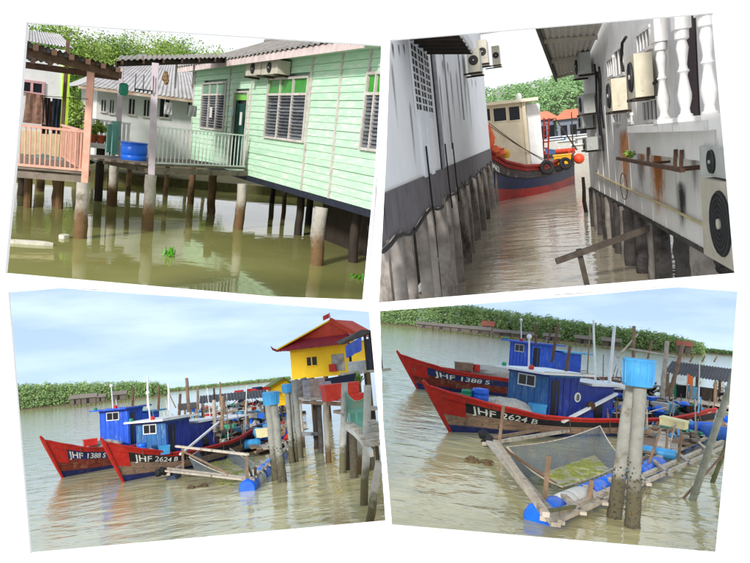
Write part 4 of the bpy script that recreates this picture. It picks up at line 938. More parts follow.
mb = MB(); mb.sheet([ws, strip(0, .26, 0)[0], strip(0, .26, 0)[1]]); part(BT, 'hull_bottom', mb, m_hred, smooth=1)
mb = MB(); mb.sheet(strip(.26, .62, 0)); part(BT, 'hull_side', mb, m_hblue, smooth=1)
mb = MB(); mb.sheet(strip(.62, .86, 0)); part(BT, 'hull_side', mb, m_hgrey, smooth=1)
mb = MB(); mb.sheet(strip(.86, 1, .0)); part(BT, 'hull_stripe', mb, m_hred, smooth=1)
for t in (.62, .86, 1.0): mb = MB(); mb.path(strip(t, t, .03)[0], .05 if t < 1 else .09, 6); part(BT, 'rubbing_strake', mb, m_hred if t > .7 else m_hgrey, smooth=1)
far_ = [g + nb * 3.2 for g in gun]; mb = MB(); mb.sheet([[g + V((0, 0, -.25)) for g in gun], [g + V((0, 0, -.25)) for g in far_]]); part(BT, 'deck', mb, m_deck)
mb = MB(); mb.sheet([far_, [V((f.x, f.y, -.4)) for f in far_]]); part(BT, 'hull_side', mb, m_hgrey)
mb = MB(); mb.add([gun[-1], far_[-1], V((far_[-1].x, far_[-1].y, -.4)), ws[-1]], [(0, 1, 2, 3)]); part(BT, 'transom', mb, m_hgrey); mb = MB(); mb.add([gun[0], far_[0], V((far_[0].x, far_[0].y, -.4)), ws[0]], [(0, 1, 2, 3)]); part(BT, 'transom', mb, m_hgrey)
mb = MB(); g = gun[-1]; mb.path([g + V((-.35, -.1, .05)), g + V((0, -.1, .12)), g + nb * 1.2 + V((.1, 0, .12))], .14, 8); part(BT, 'rail_end', mb, mat('orange_red_paint', (206, 70, 40), rough=.5), smooth=1)
m_cream = mat('cream_cabin_paint', (236, 226, 202), (222, 208, 178), scale=2, rough=.6, stain=(150, 116, 80), stain_amt=.22, stain_stretch=(1, 1, .3))
dc = wl_[3].y + .8
ca, cb_ = TR.D(478, 160, dc - .6), TR.D(527, 166, dc); fcab = Facade(TR, ca, cb_)
zc1 = fcab.px(505, 104)[1]; zc0 = fcab.px(505, 172)[1]
mb = MB(); mb.fbox(fcab, 0, fcab.len, zc0, zc1, -2.4, 0); cbn = part(BT, 'cabin', mb, m_cream)
for (x0, y0, x1, y1) in [(482, 109, 490, 121), (493.5, 108, 506, 121), (509, 106.5, 519.5, 120)]:
    w = pr(x0, y0, x1, y1, fcab); mb = MB(); mb.fbox(fcab, w[0], w[1], w[2], w[3], -.02, .012); ww = part(cbn, 'window', mb, m_glassdark)
    mb = MB(); t = .05; mb.fbox(fcab, w[0] - t, w[1] + t, w[3], w[3] + t, 0, .04); mb.fbox(fcab, w[0] - t, w[1] + t, w[2] - t, w[2], 0, .04); mb.fbox(fcab, w[0] - t, w[0], w[2], w[3], 0, .038); mb.fbox(fcab, w[1], w[1] + t, w[2], w[3], 0, .038); part(ww, 'frame', mb, m_cream)
mb = MB(); mb.fbox(fcab, -.6, fcab.len + .75, zc1, zc1 + .16, -2.8, .45); part(cbn, 'roof', mb, m_cream)
s0 = fcab.at(fcab.len, 0, 0)
for k, (m_, o) in enumerate([(m_cream, -.02), (m_white, -.75), (m_white, -1.5)]):
    mb = MB(); mb.beam(fcab.at(fcab.len + .12 + k * .22, zc0, o), fcab.at(fcab.len + .08 + k * .22, zc1, o), .16, .3); part(cbn, 'side_post', mb, m_)
mb = MB(); mb.fbox(fcab, fcab.len - .1, fcab.len + 1.05, zc0, zc1 - .12, -2.3, -.7); part(cbn, 'rear_cabin', mb, m_white)
mb = MB(); mb.fbox(fcab, fcab.len + .02, fcab.len + .06, zc0, zc1, -2.2, -.3); part(cbn, 'side_door', mb, mat('cabin_door_red', (140, 60, 46), rough=.6))
a = TR.D(498.5, 103, dc - .6); b = TR.D(498, 86, dc - .6); mb = MB(); mb.tube(a, b, .04, .03, 6); mb.beam(TR.D(492, 93.5, dc - .6), TR.D(506, 93, dc - .6), .05); part(BT, 'mast', mb, m_white)
a = TR.D(519, 97.5, dc - .4); mb = MB(); mb.lathe([(.12, -.2), (.14, .1), (.1, .2), (.0, .24)], a, 12, cap=False); part(BT, 'horn', mb, m_white, smooth=1)
for xx in (544, 549):
    mb = MB(); mb.tube(TR.D(xx - 1, 163, dc + 1.5), TR.D(xx, 118, dc + 1.5), .05, .05, 6); part(BT, 'ladder_rail', mb, m_hred)
for k in range(7):
    y = 160 - k * 6; mb = MB(); mb.tube(TR.D(543, y, dc + 1.5), TR.D(548.6, y, dc + 1.5), .035, .035, 6); part(BT, 'ladder_rung', mb, m_hred)
def tyre(pan, c, r, ax, label, group):
    mb = MB(); n, k = 20, 8; vs, fs = [], []; ax = V(ax).normalized(); x = ax.cross(V((0, 0, 1))).normalized(); y = ax.cross(x)
    for i in range(n):
        d = x * math.cos(6.2832 * i / n) + y * math.sin(6.2832 * i / n)
        for j in range(k): t = 6.2832 * j / k; vs.append(V(c) + d * (r * (.72 + .28 * math.cos(t))) + ax * (r * .3 * math.sin(t)))
    for i in range(n):
        for j in range(k): fs.append((i * k + j, ((i + 1) % n) * k + j, ((i + 1) % n) * k + (j + 1) % k, i * k + (j + 1) % k))
    mb.add(vs, fs); return solo(pan, 'tyre', mb, m_black, label, 'tyre', group, smooth=1)
for (x, y, r, lb) in [(547, 167.5, .4, 'large black tyre fender hanging lowest on the boat side'), (558.5, 165, .36, 'black tyre fender second from the orange buoy'), (565.5, 163.5, .36, 'black tyre fender next to the orange buoy')]:
    tyre(TR, TR.D(x, y, wl_[4].y - .75 if x < 550 else wl_[5].y - .75), r, (.35, -1, .25), lb, 'tyre fenders on the cream cabin boat')
c = TR.D(579, 158.5, wl_[-1].y - .8); mb = MB(); mb.blob(c, .31, 14, 9, .0); solo(TR, 'mooring_buoy', mb, mat('orange_buoy', (232, 84, 44), (206, 66, 34), rough=.45), 'round orange buoy hung on the boat end', 'buoy', smooth=1)
c = TR.D(562.5, 158.5, dc + 2.2); T = thing(TR, 'fish_crate', c, 'yellow plastic crate on the boat deck near the tyres', 'crate')
m_yel = mat('yellow_plastic', (226, 172, 40), (200, 146, 30), rough=.45)
mb = MB(); mb.hexa([c + V(p) for p in [(-.4, -.3, -.3), (.4, -.3, -.3), (.4, .3, -.3), (-.4, .3, -.3), (-.46, -.36, .18), (.46, -.36, .18), (.46, .36, .18), (-.46, .36, .18)]]); part(T, 'body', mb, m_yel)
mb = MB(); mb.box(c + V((-.5, -.4, .18)), c + V((.5, .4, .24))); part(T, 'rim', mb, m_yel)
for i, (x, y, m_, lb) in enumerate([(491.5, 152, mat('orange_net', (222, 110, 70), (180, 80, 50), scale=18, rough=.9, bump=.6), 'heap of orange net on the boat bow deck'), (489.5, 138, MATS['orange_net'], 'orange net hung against the cream cabin')]):
    mb = MB(); mb.blob(TR.D(x, y, wl_[1].y + .3), (.7 - .45 * i, .5, .3 + .35 * i), 14, 8, .22); solo(TR, 'net_heap', mb, m_, lb, 'net')
mb = MB(); mb.lathe([(.2, 0), (.24, .3), (.2, .36), (.1, .42)], TR.D(506, 158, wl_[2].y + .4), 12); solo(TR, 'fuel_drum', mb, m_yel, 'small yellow drum beside the orange net', 'drum', smooth=1)
m_rope = mat('mooring_rope', (96, 84, 72), (70, 60, 52), rough=.9)
for p, q in [((489, 123), (553, 166)), ((490, 126), (546, 160))]:
    a, b = TR.D(*p, dc - 1), TR.D(*q, wl_[4].y - .6); mb = MB(); mb.path([a.lerp(b, k / 8) + V((0, 0, -.12 * math.sin(math.pi * k / 8))) for k in range(9)], .022, 5); part(BT, 'rope', mb, m_rope)
# lettering on the bow
def text_mesh(s, size, ext=.0):
    cu = bpy.data.curves.new('lettering', 'FONT'); cu.body = s; cu.size = size; cu.extrude = .004; cu.offset = .012 * size
    ob = bpy.data.objects.new('lettering', cu); me = bpy.data.meshes.new_from_object(ob)
    vs = [v.co.copy() for v in me.vertices]; fs = [tuple(p.vertices) for p in me.polygons]
    bpy.data.objects.remove(ob); bpy.data.curves.remove(cu); bpy.data.meshes.remove(me); return vs, fs
vs, fs = text_mesh('M62', .42)
e = (gun[2] - gun[1]).normalized(); up = (gun[1] - wl_[1]).normalized(); o_ = wl_[1].lerp(gun[1], .66) + (gun[2] - gun[1]) * .02; n_ = e.cross(up).normalized()
n_ = n_ if n_.y < 0 else -n_
for v_, f_ in islands(vs, fs): mb = MB(); mb.add([o_ + e * v.x * .8 + up * v.y + n_ * (.05 + v.z) for v in v_], f_); part(BT, 'letter', mb, mat('white_lettering', (232, 232, 226), rough=.6))

# ---- far shore
HILL = 190
hb = MB(); prof_ = lambda x: 18.6 + .7 * math.sin(x * .045 + 1) + .6 * math.sin(x * .13) + .03 * x
xs = [-60 + 6 * i for i in range(24)]
hb.sheet([[V((x, HILL - 20, 0)) for x in xs], [V((x, HILL + 10, prof_(x) * .62)) for x in xs], [V((x, HILL + 40, prof_(x) - 1.5)) for x in xs], [V((x, HILL + 90, prof_(x) - 6)) for x in xs]])
solo(TR, 'hill', hb, mat('forest_floor', (58, 74, 40), (44, 58, 32), rough=.95), kind='structure', smooth=60)
fm_ = MB(); r2 = random.Random(5)
for k in range(1300):
    x = r2.uniform(-26, 34); t = r2.random(); y = HILL - 14 + t * 56; z = prof_(x) * (.62 * min(1, (y - HILL + 20) / 30) + .34 * max(0, (y - HILL - 10) / 30)) 
    leaves(fm_, (x, y, z + .7), (r2.uniform(1.1, 2.1), 1.5, r2.uniform(.9, 1.8)), 44, .3, r2, .3)
solo(TR, 'forest', fm_, mat('hazy_forest_leaf', (156, 188, 134), (116, 158, 104), scale=.25, rough=.7, bump=0, vary=0), 'wooded hillside beyond the channel mouth', kind='stuff')  # leaf colour lightened to carry the distance haze
m_tile = mat('red_roof_tile', (206, 128, 100), (180, 104, 80), scale=3, rough=.8)
def shore_house(x0, x1, y_e, y_r, y_b, d, lb, wallm):
    a, b = TR.D(x0, y_b, d), TR.D(x1, y_b, d); f = Facade(TR, a, b); ze_, zr_ = f.px((x0 + x1) / 2, y_e)[1], f.px((x0 + x1) / 2, y_r)[1]
    T = thing(TR, 'shore_house', f.at(0, 0), lb, 'house', 'red roofed houses on the far shore'); mb = MB(); mb.fbox(f, 0, f.len, 0, ze_, -4, 0); part(T, 'wall', mb, wallm)
    mb = MB(); o = .7; h = [f.at(-o, ze_, o), f.at(f.len + o, ze_, o), f.at(f.len + o, ze_, -4 - o), f.at(-o, ze_, -4 - o), f.at(f.len * .25, zr_, -2), f.at(f.len * .7, zr_, -2)]
    mb.add(h, [(0, 1, 5, 4), (1, 2, 5), (2, 3, 4, 5), (3, 0, 4), (0, 3, 2, 1)]); part(T, 'roof', mb, m_tile)
    for k in range(3):
        u = f.len * (.2 + .3 * k); mb = MB(); mb.fbox(f, u - .5, u + .5, ze_ * .4, ze_ * .8, 0, .05); part(T, 'window', mb, m_glassdark)
shore_house(530, 557, 119.5, 111, 134, 122, 'red roofed shore house nearer the cream cabin', mat('blue_grey_wall', (120, 130, 146), rough=.8)); shore_house(558, 590, 118, 108.5, 134, 118, 'red roofed shore house nearer the stained building', MATS['blue_grey_wall'])
def small_boat(pan, px, d, L_, hm, cm, lb, name='moored_boat', group='boats moored off the far shore', ang=0.0, cab=True):
    c = V((pan.D(px, 100, d).x, d, 0)); T = thing(pan, name, c, lb, 'boat', group); ca_, sa = math.cos(ang), math.sin(ang)
    def W(x, y, z): return c + V((x * ca_ - y * sa, x * sa + y * ca_, z))
    sec = [(-.5, .02, 1.25), (-.36, .55, .95), (-.1, .9, .75), (.25, .9, .75), (.5, .7, .9)]
    mb = MB(); s_ = L_ / 8
    mb.sheet([[W(x * L_, -b * s_, z * s_) for x, b, z in sec], [W(x * L_ * .93, -b * s_ * .7, -.2) for x, b, z in sec], [W(x * L_ * .93, b * s_ * .7, -.2) for x, b, z in sec], [W(x * L_, b * s_, z * s_) for x, b, z in sec]])
    mb.add([W(x * L_, -b * s_, z * s_ - .15) for x, b, z in sec] + [W(x * L_, b * s_, z * s_ - .15) for x, b, z in sec], [(i, i + 1, i + 6, i + 5) for i in range(4)]); part(T, 'hull', mb, hm)
    if cab:
        mb = MB(); x0, x1, w_, zz = -.02 * L_, .28 * L_, .6 * s_, 2.0 * s_
        mb.hexa([W(x0, -w_, .5 * s_), W(x1, -w_, .5 * s_), W(x1, w_, .5 * s_), W(x0, w_, .5 * s_), W(x0, -w_, zz), W(x1, -w_, zz), W(x1, w_, zz), W(x0, w_, zz)]); k_ = part(T, 'cabin', mb, cm)
        mb = MB(); x0 -= .3; x1 += .3; w_ += .25; mb.hexa([W(x0, -w_, zz), W(x1, -w_, zz), W(x1, w_, zz), W(x0, w_, zz), W(x0, -w_, zz + .12), W(x1, -w_, zz + .12), W(x1, w_, zz + .12), W(x0, w_, zz + .12)]); part(k_, 'roof', mb, m_white)
        mb = MB(); mb.tube(W(.3 * L_, 0, .5), W(.3 * L_, 0, 3.4 * s_), .05, .04, 5); part(T, 'mast', mb, m_dark)
    return T
bm = [mat('far_hull_blue', (60, 100, 150), rough=.6), mat('far_hull_red', (150, 60, 46), rough=.6), mat('far_hull_white', (206, 206, 200), rough=.6), mat('far_hull_teal', (70, 140, 140), rough=.6)]
for i, (x, d, L_, h_, c_, lb) in enumerate([(540, 96, 8, 0, 2, 'blue hulled boat nearest the cream cabin on the far water'), (549, 104, 9, 2, 0, 'white hulled boat in front of the red roofed house'), (557, 92, 7, 1, 2, 'red hulled boat between the two shore houses'), (566, 100, 9, 3, 2, 'teal hulled boat below the second red roof'), (575, 88, 8, 0, 2, 'blue hulled boat above the orange buoy'), (583, 96, 8, 2, 0, 'white hulled boat nearest the stained building'), (570, 76, 6, 2, 2, 'small white boat closest behind the yellow crate')]):
    small_boat(TR, x, d, L_, bm[h_], bm[c_], lb, ang=rg.uniform(-.6, .6))
mb = MB(); 
for (xa, za_, xb, zb2, d) in [(545, 60, 572, 75, 60)]: pass
for p, q, lb in [((577, 150), (555, 118), 'slanting pole on the boat end'), ((573, 150), (571.5, 112), 'upright pole at the boat end')]:
    mb = MB(); mb.tube(TR.D(*p, wl_[-1].y + .5), TR.D(*q, wl_[-1].y + 1), .05, .03, 6); part(BT, 'pole', mb, m_dark)
# ============================================================ estuary: boats, net pen, rafts (used by both lower places)
m_redb = mat('bright_red_paint', (196, 36, 30), (160, 28, 24), scale=4, rough=.6, bump=.3, stain=(128, 78, 62), stain_amt=.42, stain_scale=6, stain_stretch=(1, 1, .6))
m_hullw = mat('bare_hull_wood', (164, 136, 116), (128, 104, 90), scale=4, rough=.8, stretch=(1, 1, 4), stain=(84, 70, 62), stain_amt=.55, stain_scale=5, stain_stretch=(1, 1, .5), bump=.5)
m_hulld = mat('dark_red_hull', (132, 50, 38), (98, 38, 30), scale=4, rough=.75, bump=.4, stain=(146, 112, 94), stain_amt=.55, stain_scale=4, stain_stretch=(1, 1, .5))
m_nband = mat('black_number_band', (32, 32, 40), (22, 22, 28), scale=4, rough=.65, stain=(92, 84, 80), stain_amt=.32, stain_scale=7)
m_bband = mat('navy_band', (34, 48, 110), (24, 32, 76), scale=4, rough=.65, stain=(100, 90, 88), stain_amt=.38, stain_scale=6)
m_cabA = mat('royal_blue_cabin', (32, 92, 214), (26, 72, 180), scale=3, rough=.55, stain=(110, 140, 190), stain_amt=.4, stain_scale=5, stain_stretch=(1, 1, .3))
m_cabB = mat('steel_blue_cabin', (52, 110, 168), (38, 86, 142), scale=3, rough=.6, stain=(120, 146, 168), stain_amt=.42, stain_scale=5, stain_stretch=(1, 1, .3))
m_cabC = mat('navy_cabin_side', (30, 56, 152), (22, 40, 112), scale=3, rough=.6, stain=(90, 100, 136), stain_amt=.4, stain_scale=5, stain_stretch=(1, 1, .3))
m_netw = mat('white_net_heap', (206, 200, 188), (160, 152, 140), scale=22, rough=.95, bump=1.0, bscale=60)
m_tarpb = mat('light_blue_tarp', (96, 168, 206), (70, 140, 186), scale=4, rough=.6)
m_wood = mat('grey_driftwood', (198, 188, 174), (160, 148, 134), scale=5, rough=.9, bump=.4, stain=(90, 78, 66), stain_amt=.35, vary=.2)
m_woodb = mat('brown_driftwood', (150, 124, 102), (116, 94, 76), scale=5, rough=.9, bump=.4, vary=.2)
m_lett = mat('white_lettering', (232, 232, 226), rough=.6)
m_greenp = mat('green_plastic', (40, 150, 110), (30, 124, 92), rough=.4)
m_lblue = mat('light_blue_plastic', (72, 160, 214), (54, 138, 196), scale=3, rough=.4, stain=(150, 190, 210), stain_amt=.25)
m_redp = mat('red_plastic', (206, 46, 36), (176, 36, 30), rough=.45)

def fishing_boat(pan, B, S, beam, ov, zbow, label, text, colours, cabin, scale=1.0, zmid=.62, zst=1.05, cabw=.62, ch=1.75, group='red and blue fishing boats', c2=None):
    B, S = V(B), V(S); B.z = S.z = 0
    L_ = (S - B).length; e = (S - B).normalized(); n = V((e.y, -e.x, 0))
    if n.y > 0: n = -n                           # n points to the near side
    T = thing(pan, 'fishing_boat', B, label, 'boat', group)
    hullm, bandm, capm, cab1, cab2 = colours
    def lerp_tab(tab, t):
        for (a, x), (b, y) in zip(tab, tab[1:]):
            if t <= b: k = (t - a) / (b - a); k = k * k * (3 - 2 * k) * .35 + k * .65; return x + (y - x) * k
        return tab[-1][1]
    fb = [(0, .03), (.06, .3), (.15, .62), (.3, .92), (.5, 1), (.8, .96), (1, .78)]
    sh = [(0, zbow), (.05, zbow * .84), (.12, zbow * .66), (.22, zmid * 1.12), (.38, zmid), (.7, zmid * 1.05), (1, zst)]
    def pt(t, v, s, out=0.0):
        bg = beam / 2 * lerp_tab(fb, t); bw = bg * (.22 + .6 * min(1, t / .3)); zg = lerp_tab(sh, t)
        y = bw + (bg - bw) * max(0, v) ** .75; x = t * L_ - ov * v * max(0, 1 - t / .22) ** 1.6
        return B + e * x + n * s * (y + out) + V((0, 0, zg * v if v >= 0 else v))
    def xyz(x, y, z): return B + e * x + n * y + V((0, 0, z))
    ts = [i / 40 for i in range(41)]; ts = sorted(set(ts + [.0125, .0375]))
    vv = [-.35, 0, .2, .4, .6, .8, 1]
    mb = MB(); mb.sheet([[pt(t, v, 1) for t in ts] for v in reversed(vv)] + [[pt(t, v, -1) for t in ts] for v in vv]); hl = part(T, 'hull', mb, hullm, smooth=1)
    for s in (1, -1):
        mb = MB(); mb.sheet([[pt(t, v, s, .012) for t in ts] for v in (.56, .7, .84)]); part(hl, 'number_band', mb, bandm, smooth=1)
        mb = MB(); mb.sheet([[pt(t, v, s, .016) for t in ts] for v in (.85, .93, 1.0)]); part(hl, 'sheer_stripe', mb, capm, smooth=1)
        mb = MB(); mb.path([pt(t, 1.0, s, .02) + V((0, 0, .02)) for t in ts], .05, 6); part(hl, 'gunwale', mb, capm, smooth=1)
        mb = MB(); mb.sheet([[pt(t, v, s, .02) for t in [0, .01, .02, .03, .035, .04, .045 + .012 * v]] for v in (.42, .55, .7, .85, 1.0)]); part(hl, 'bow_paint', mb, m_redb, smooth=1)
        mb = MB(); mb.sheet([[pt(t, v, s, .008) for t in ts] for v in (0.0, .09, .17)]); part(hl, 'boot_stripe', mb, m_bband, smooth=1)
    for v in (.2, .36, .5):
        for s in (1, -1):
            mb = MB(); mb.path([pt(t, v, s, .004) for t in ts[1:]], .012, 4, cap=False); part(hl, 'plank_seam', mb, hullm)
    for t in (.1, .3, .45, .62, .8):
        a = pt(t, 1, 1, .05); mb = MB(); mb.path([a, a + V((0, 0, -.2)) + e * .03, a + V((0, 0, -.45)) + e * rg.uniform(-.1, .1)], .014, 5); part(T, 'rope', mb, m_rope)
    tip = pt(0, 1, 1); mb = MB(); st_ = [pt(0, v, 0) - e * .03 for v in (.0, .3, .6, .85, 1.0)]; st_.append(st_[-1] - e * ov * .16 + V((0, 0, zbow * .13))); mb.path(st_, [.05, .07, .08, .09, .09, .05], 6); part(hl, 'stem_post', mb, m_redb)
    mb = MB(); mb.sheet([[pt(t, 1, 1) + V((0, 0, -.22)) - n * .04 for t in ts[2:]], [pt(t, 1, -1) + V((0, 0, -.22)) + n * .04 for t in ts[2:]]]); part(T, 'deck', mb, m_deck)
    mb = MB(); mb.add([pt(1, 1, 1), pt(1, 0, 1), pt(1, -.35, 1), pt(1, -.35, -1), pt(1, 0, -1), pt(1, 1, -1)], [(0, 1, 2, 3, 4, 5)]); part(T, 'transom', mb, hullm)
    # lettering on both bows
    vs, fs = text_mesh(text, 1.0); w = max(v.x for v in vs); h = .72
    t0, t1 = (.062, .062 + min(.26, 2.1 / L_ * 1.0)) if c2 is None else c2
    for v_, f_ in islands(vs, fs): mb = MB(); mb.add([pt(t0 + (t1 - t0) * v.x / w, .585 + .22 * v.y / h, 1, .02 + v.z * .5) for v in v_], f_); part(hl, 'letter', mb, m_lett)
    # cabin
    x0, x1 = cabin; w_ = beam / 2 * cabw; z0 = zmid - .3; z1 = z0 + ch
    q = lambda x, y, z: xyz(x, y, z)
    def bx(xa, xb, ya, yb, za, zb_): 
        m_ = MB(); m_.hexa([q(xa, ya, za), q(xb, ya, za), q(xb, yb, za), q(xa, yb, za), q(xa, ya, zb_), q(xb, ya, zb_), q(xb, yb, zb_), q(xa, yb, zb_)]); return m_
    xm = x0 + (x1 - x0) * .45
    cb = part(T, 'cabin', bx(x0, xm, -w_, w_, z0, z1), cab1)
    part(T, 'cabin', bx(xm + .002, x1, -w_ * .97, w_ * .97, z0, z1 - .35), cab2)
    part(cb, 'side_panel', bx(x0 + .05, xm - .02, w_, w_ + .02, z0, z1 - .05), cab2)
    part(cb, 'doorway', bx(x0 + .15, x0 + .55, w_ + .01, w_ + .03, z0 + .35, z1 - .2), m_glassdark)
    part(cb, 'window', bx(xm + .9, xm + 1.35, w_ * .97, w_ * .97 + .02, z0 + .25, z0 + .75), m_glassdark)
    part(cb, 'window', bx(x0 - .02, x0 + .01, -w_ * .45, w_ * .35, z1 - .48, z1 - .15), m_glassdark)
    rf_ = part(cb, 'roof', bx(x0 - .5, xm + .5, -w_ - .22, w_ + .25, z1, z1 + .07), m_white if cab1 is not m_cabA else m_cabA)
    part(cb, 'roof', bx(xm + .55, x1 + .8, -w_ - .1, w_ + .1, z1 - .34, z1 - .26), m_tarpb if cab1 is m_cabA else m_white)
    for k in range(int((xm - x0) / .36) + 1):
        xx = x0 + .05 + k * .36; part(cb, 'batten', bx(xx - .018, xx + .018, w_ + .012, w_ + .034, z0, z1 - .02), cab2)
    for k in range(7):
        yy = -w_ + .02 + (2 * w_ - .04) * k / 6; part(cb, 'batten', bx(x0 - .016, x0 + .001, yy - .018, yy + .018, z0, z1 - .02), cab1)
    part(cb, 'trim', bx(x0 - .03, xm + .02, w_ + .012, w_ + .045, z1 - .09, z1 - .001), cab1); part(cb, 'trim', bx(x0 - .03, x0 + .01, -w_ - .03, w_ + .04, z1 - .1, z1 - .002), cab2)
    wa, wb, za_, zb2 = -w_ * .45, w_ * .35, z1 - .48, z1 - .15
    for (ya, yb, zc_, zd_) in ((wa - .04, wb + .04, zb2, zb2 + .04), (wa - .04, wb + .04, za_ - .04, za_), (wa - .04, wa, za_, zb2), (wb, wb + .04, za_, zb2), ((wa + wb) / 2 - .015, (wa + wb) / 2 + .015, za_, zb2)): part(cb, 'window_frame', bx(x0 - .04, x0 - .001, ya, yb, zc_, zd_), m_white)
    part(cb, 'hand_rail', bx(x0 - .45, xm + .45, w_ + .2, w_ + .23, z1 + .07, z1 + .1), m_wood)
    for k in range(16):
        t = rg.uniform(.5, .97); sd2 = rg.choice((-1, 1)) * rg.uniform(.3, .95); a = pt(t, 1, sd2); a.z -= .2; hh = rg.uniform(.5, 1.7) if rg.random() < .7 else rg.uniform(1.6, 2.6)
        mb = MB(); mb.tube(a, a + V((rg.uniform(-.35, .35), rg.uniform(-.3, .3), hh)), .028, .02, 6); part(T, 'deck_pole', mb, rg.choice([m_wood, m_woodb, m_woodb, m_white]))
    for k in range(9):
        t = rg.uniform(.5, .9); a = pt(t, 1, rg.uniform(-.8, .8)); a.z += rg.uniform(0, .5); d2 = e * rg.uniform(.6, 1.6) + n * rg.uniform(-.5, .5); mb = MB(); mb.tube(a - d2, a + d2 + V((0, 0, rg.uniform(-.3, .3))), .025, .02, 5); part(T, 'deck_pole', mb, rg.choice([m_wood, m_woodb, m_paper]))
    mb = MB(); mb.lathe([(.09, 0), (.1, .1), (.05, .15)], q(x0 - .1, .2, z1 + .07), 10); part(rf_, 'lamp', mb, m_redp, smooth=1)
    mb = MB(); mb.lathe([(.08, 0), (.09, .09), (.05, .13)], q(x0 - .3, -w_, z1 + .07), 10); part(rf_, 'lamp', mb, m_greenp, smooth=1)
    mb = MB(); mb.tube(q(x0 + .1, -.1, z1), q(x0 - .05, -.05, z1 + 1.15), .035, .03, 8); ms = part(T, 'mast', mb, m_white)
    mb = MB(); mb.blob(q(x0 - .05, -.05, z1 + 1.2), .09, 10, 6, 0); part(ms, 'mast_lamp', mb, m_white, smooth=1)
    mb = MB(); mb.tube(q(xm + .2, .1, z1), q(xm + .35, .1, z1 + 1.0), .06, .06, 8); part(T, 'exhaust_pipe', mb, m_brown, smooth=1)
    return T, xyz, pt, L_, z1

def net_heap(pan, c, r, m, label, rg_):
    mb = MB(); mb.blob(c, r, 16, 9, .16, rg_); return solo(pan, 'net_heap', mb, m, label, 'net')
def drum(pan, c, r, h, m, label, axis=(0, 0, 1), cat='drum', name='drum'):
    ax = V(axis).normalized(); T = thing(pan, name, c, label, cat); mb = MB()
    mb.lathe([(r * .94, 0), (r, h * .04), (r, h * .3), (r * .96, h * .33), (r, h * .36), (r, h * .64), (r * .96, h * .67), (r, h * .7), (r, h * .95), (r * .92, h)], V(c), 16, ax); part(T, 'body', mb, m, smooth=1)
    mb = MB(); mb.lathe([(r * .9, 0), (r * .9, .02), (r * .82, .02), (r * .82, .008)], V(c) + ax * h, 16, ax); part(T, 'lid', mb, m)
    return T
def crate(pan, c, sx, sy, sz, m, label, ang=0., cat='crate', name='crate'):
    c = V(c); ca_, sa = math.cos(ang), math.sin(ang); W = lambda x, y, z: c + V((x * ca_ - y * sa, x * sa + y * ca_, z))
    T = thing(pan, name, c, label, cat)
    mb = MB(); mb.hexa([W(-sx * .46, -sy * .46, 0), W(sx * .46, -sy * .46, 0), W(sx * .46, sy * .46, 0), W(-sx * .46, sy * .46, 0), W(-sx / 2, -sy / 2, sz), W(sx / 2, -sy / 2, sz), W(sx / 2, sy / 2, sz), W(-sx / 2, sy / 2, sz)]); part(T, 'body', mb, m)
    k = .52; mb = MB(); mb.hexa([W(-sx * k, -sy * k, sz * .86), W(sx * k, -sy * k, sz * .86), W(sx * k, sy * k, sz * .86), W(-sx * k, sy * k, sz * .86), W(-sx * k, -sy * k, sz + .012), W(sx * k, -sy * k, sz + .012), W(sx * k, sy * k, sz + .012), W(-sx * k, sy * k, sz + .012)]); part(T, 'rim', mb, m)
    return T
def tub_piles(pan, bases, tops, cap, r, caph, label, capm=None):
    """a bundle of piles under a plastic tub turned upside down"""
    b0 = pan.P(*bases[0]); T = thing(pan, 'mooring_piles', b0, label, 'mooring post')
    for b, t in zip(bases, tops):
        p = pan.P(*b); q_ = pan.D(t[0], t[1], p.y); mb = MB(); pts = [p + V((0, 0, -.4))] + [p.lerp(q_, k / 6) + V((rg.uniform(-.02, .02), rg.uniform(-.02, .02), 0)) for k in range(7)]
        mb.path(pts, [r * 1.12] * 3 + [r] * 5, 12); part(T, 'pile', mb, m_ptub, smooth=1)
        mb = MB(); d = (q_ - p)
        for k in range(160):
            t_ = rg.random() ** 2.2 * .42; a = rg.uniform(0, 6.283); c = p + d * t_ + V((math.cos(a), math.sin(a), 0)) * r * 1.08; mb.blob(c, rg.uniform(.01, .024), 5, 4, .3)
        part(T, 'barnacles', mb, m_barn, kind='stuff')
    q_ = pan.D(cap[0], cap[1], pan.P(*bases[0]).y); cr_ = cap[2]
    mb = MB(); mb.lathe([(cr_ * .9, -caph), (cr_ * .93, -caph * .96), (cr_ * .97, -caph * .3), (cr_ * 1.0, -caph * .06), (cr_ * 1.03, -.02), (cr_ * 1.03, .02), (cr_ * .9, .03), (.0, .03)], q_, 24, cap=False); tb = part(T, 'tub', mb, capm or m_lblue, smooth=50)
    for k in range(12):
        a = 6.283 * k / 12; mb = MB(); u_ = V((math.cos(a), math.sin(a), 0)); mb.beam(q_ + u_ * cr_ * .95 + V((0, 0, -caph * .9)), q_ + u_ * cr_ * 1.0 + V((0, 0, -.04)), .02, .012); part(tb, 'rib', mb, capm or m_lblue)
    return T
m_ptub = tide_mat('stained_grey_pile', (158, 158, 150), (104, 98, 78), .85, .5)
m_barn = mat('barnacle_crust', (96, 90, 76), (64, 58, 48), scale=20, rough=.95)
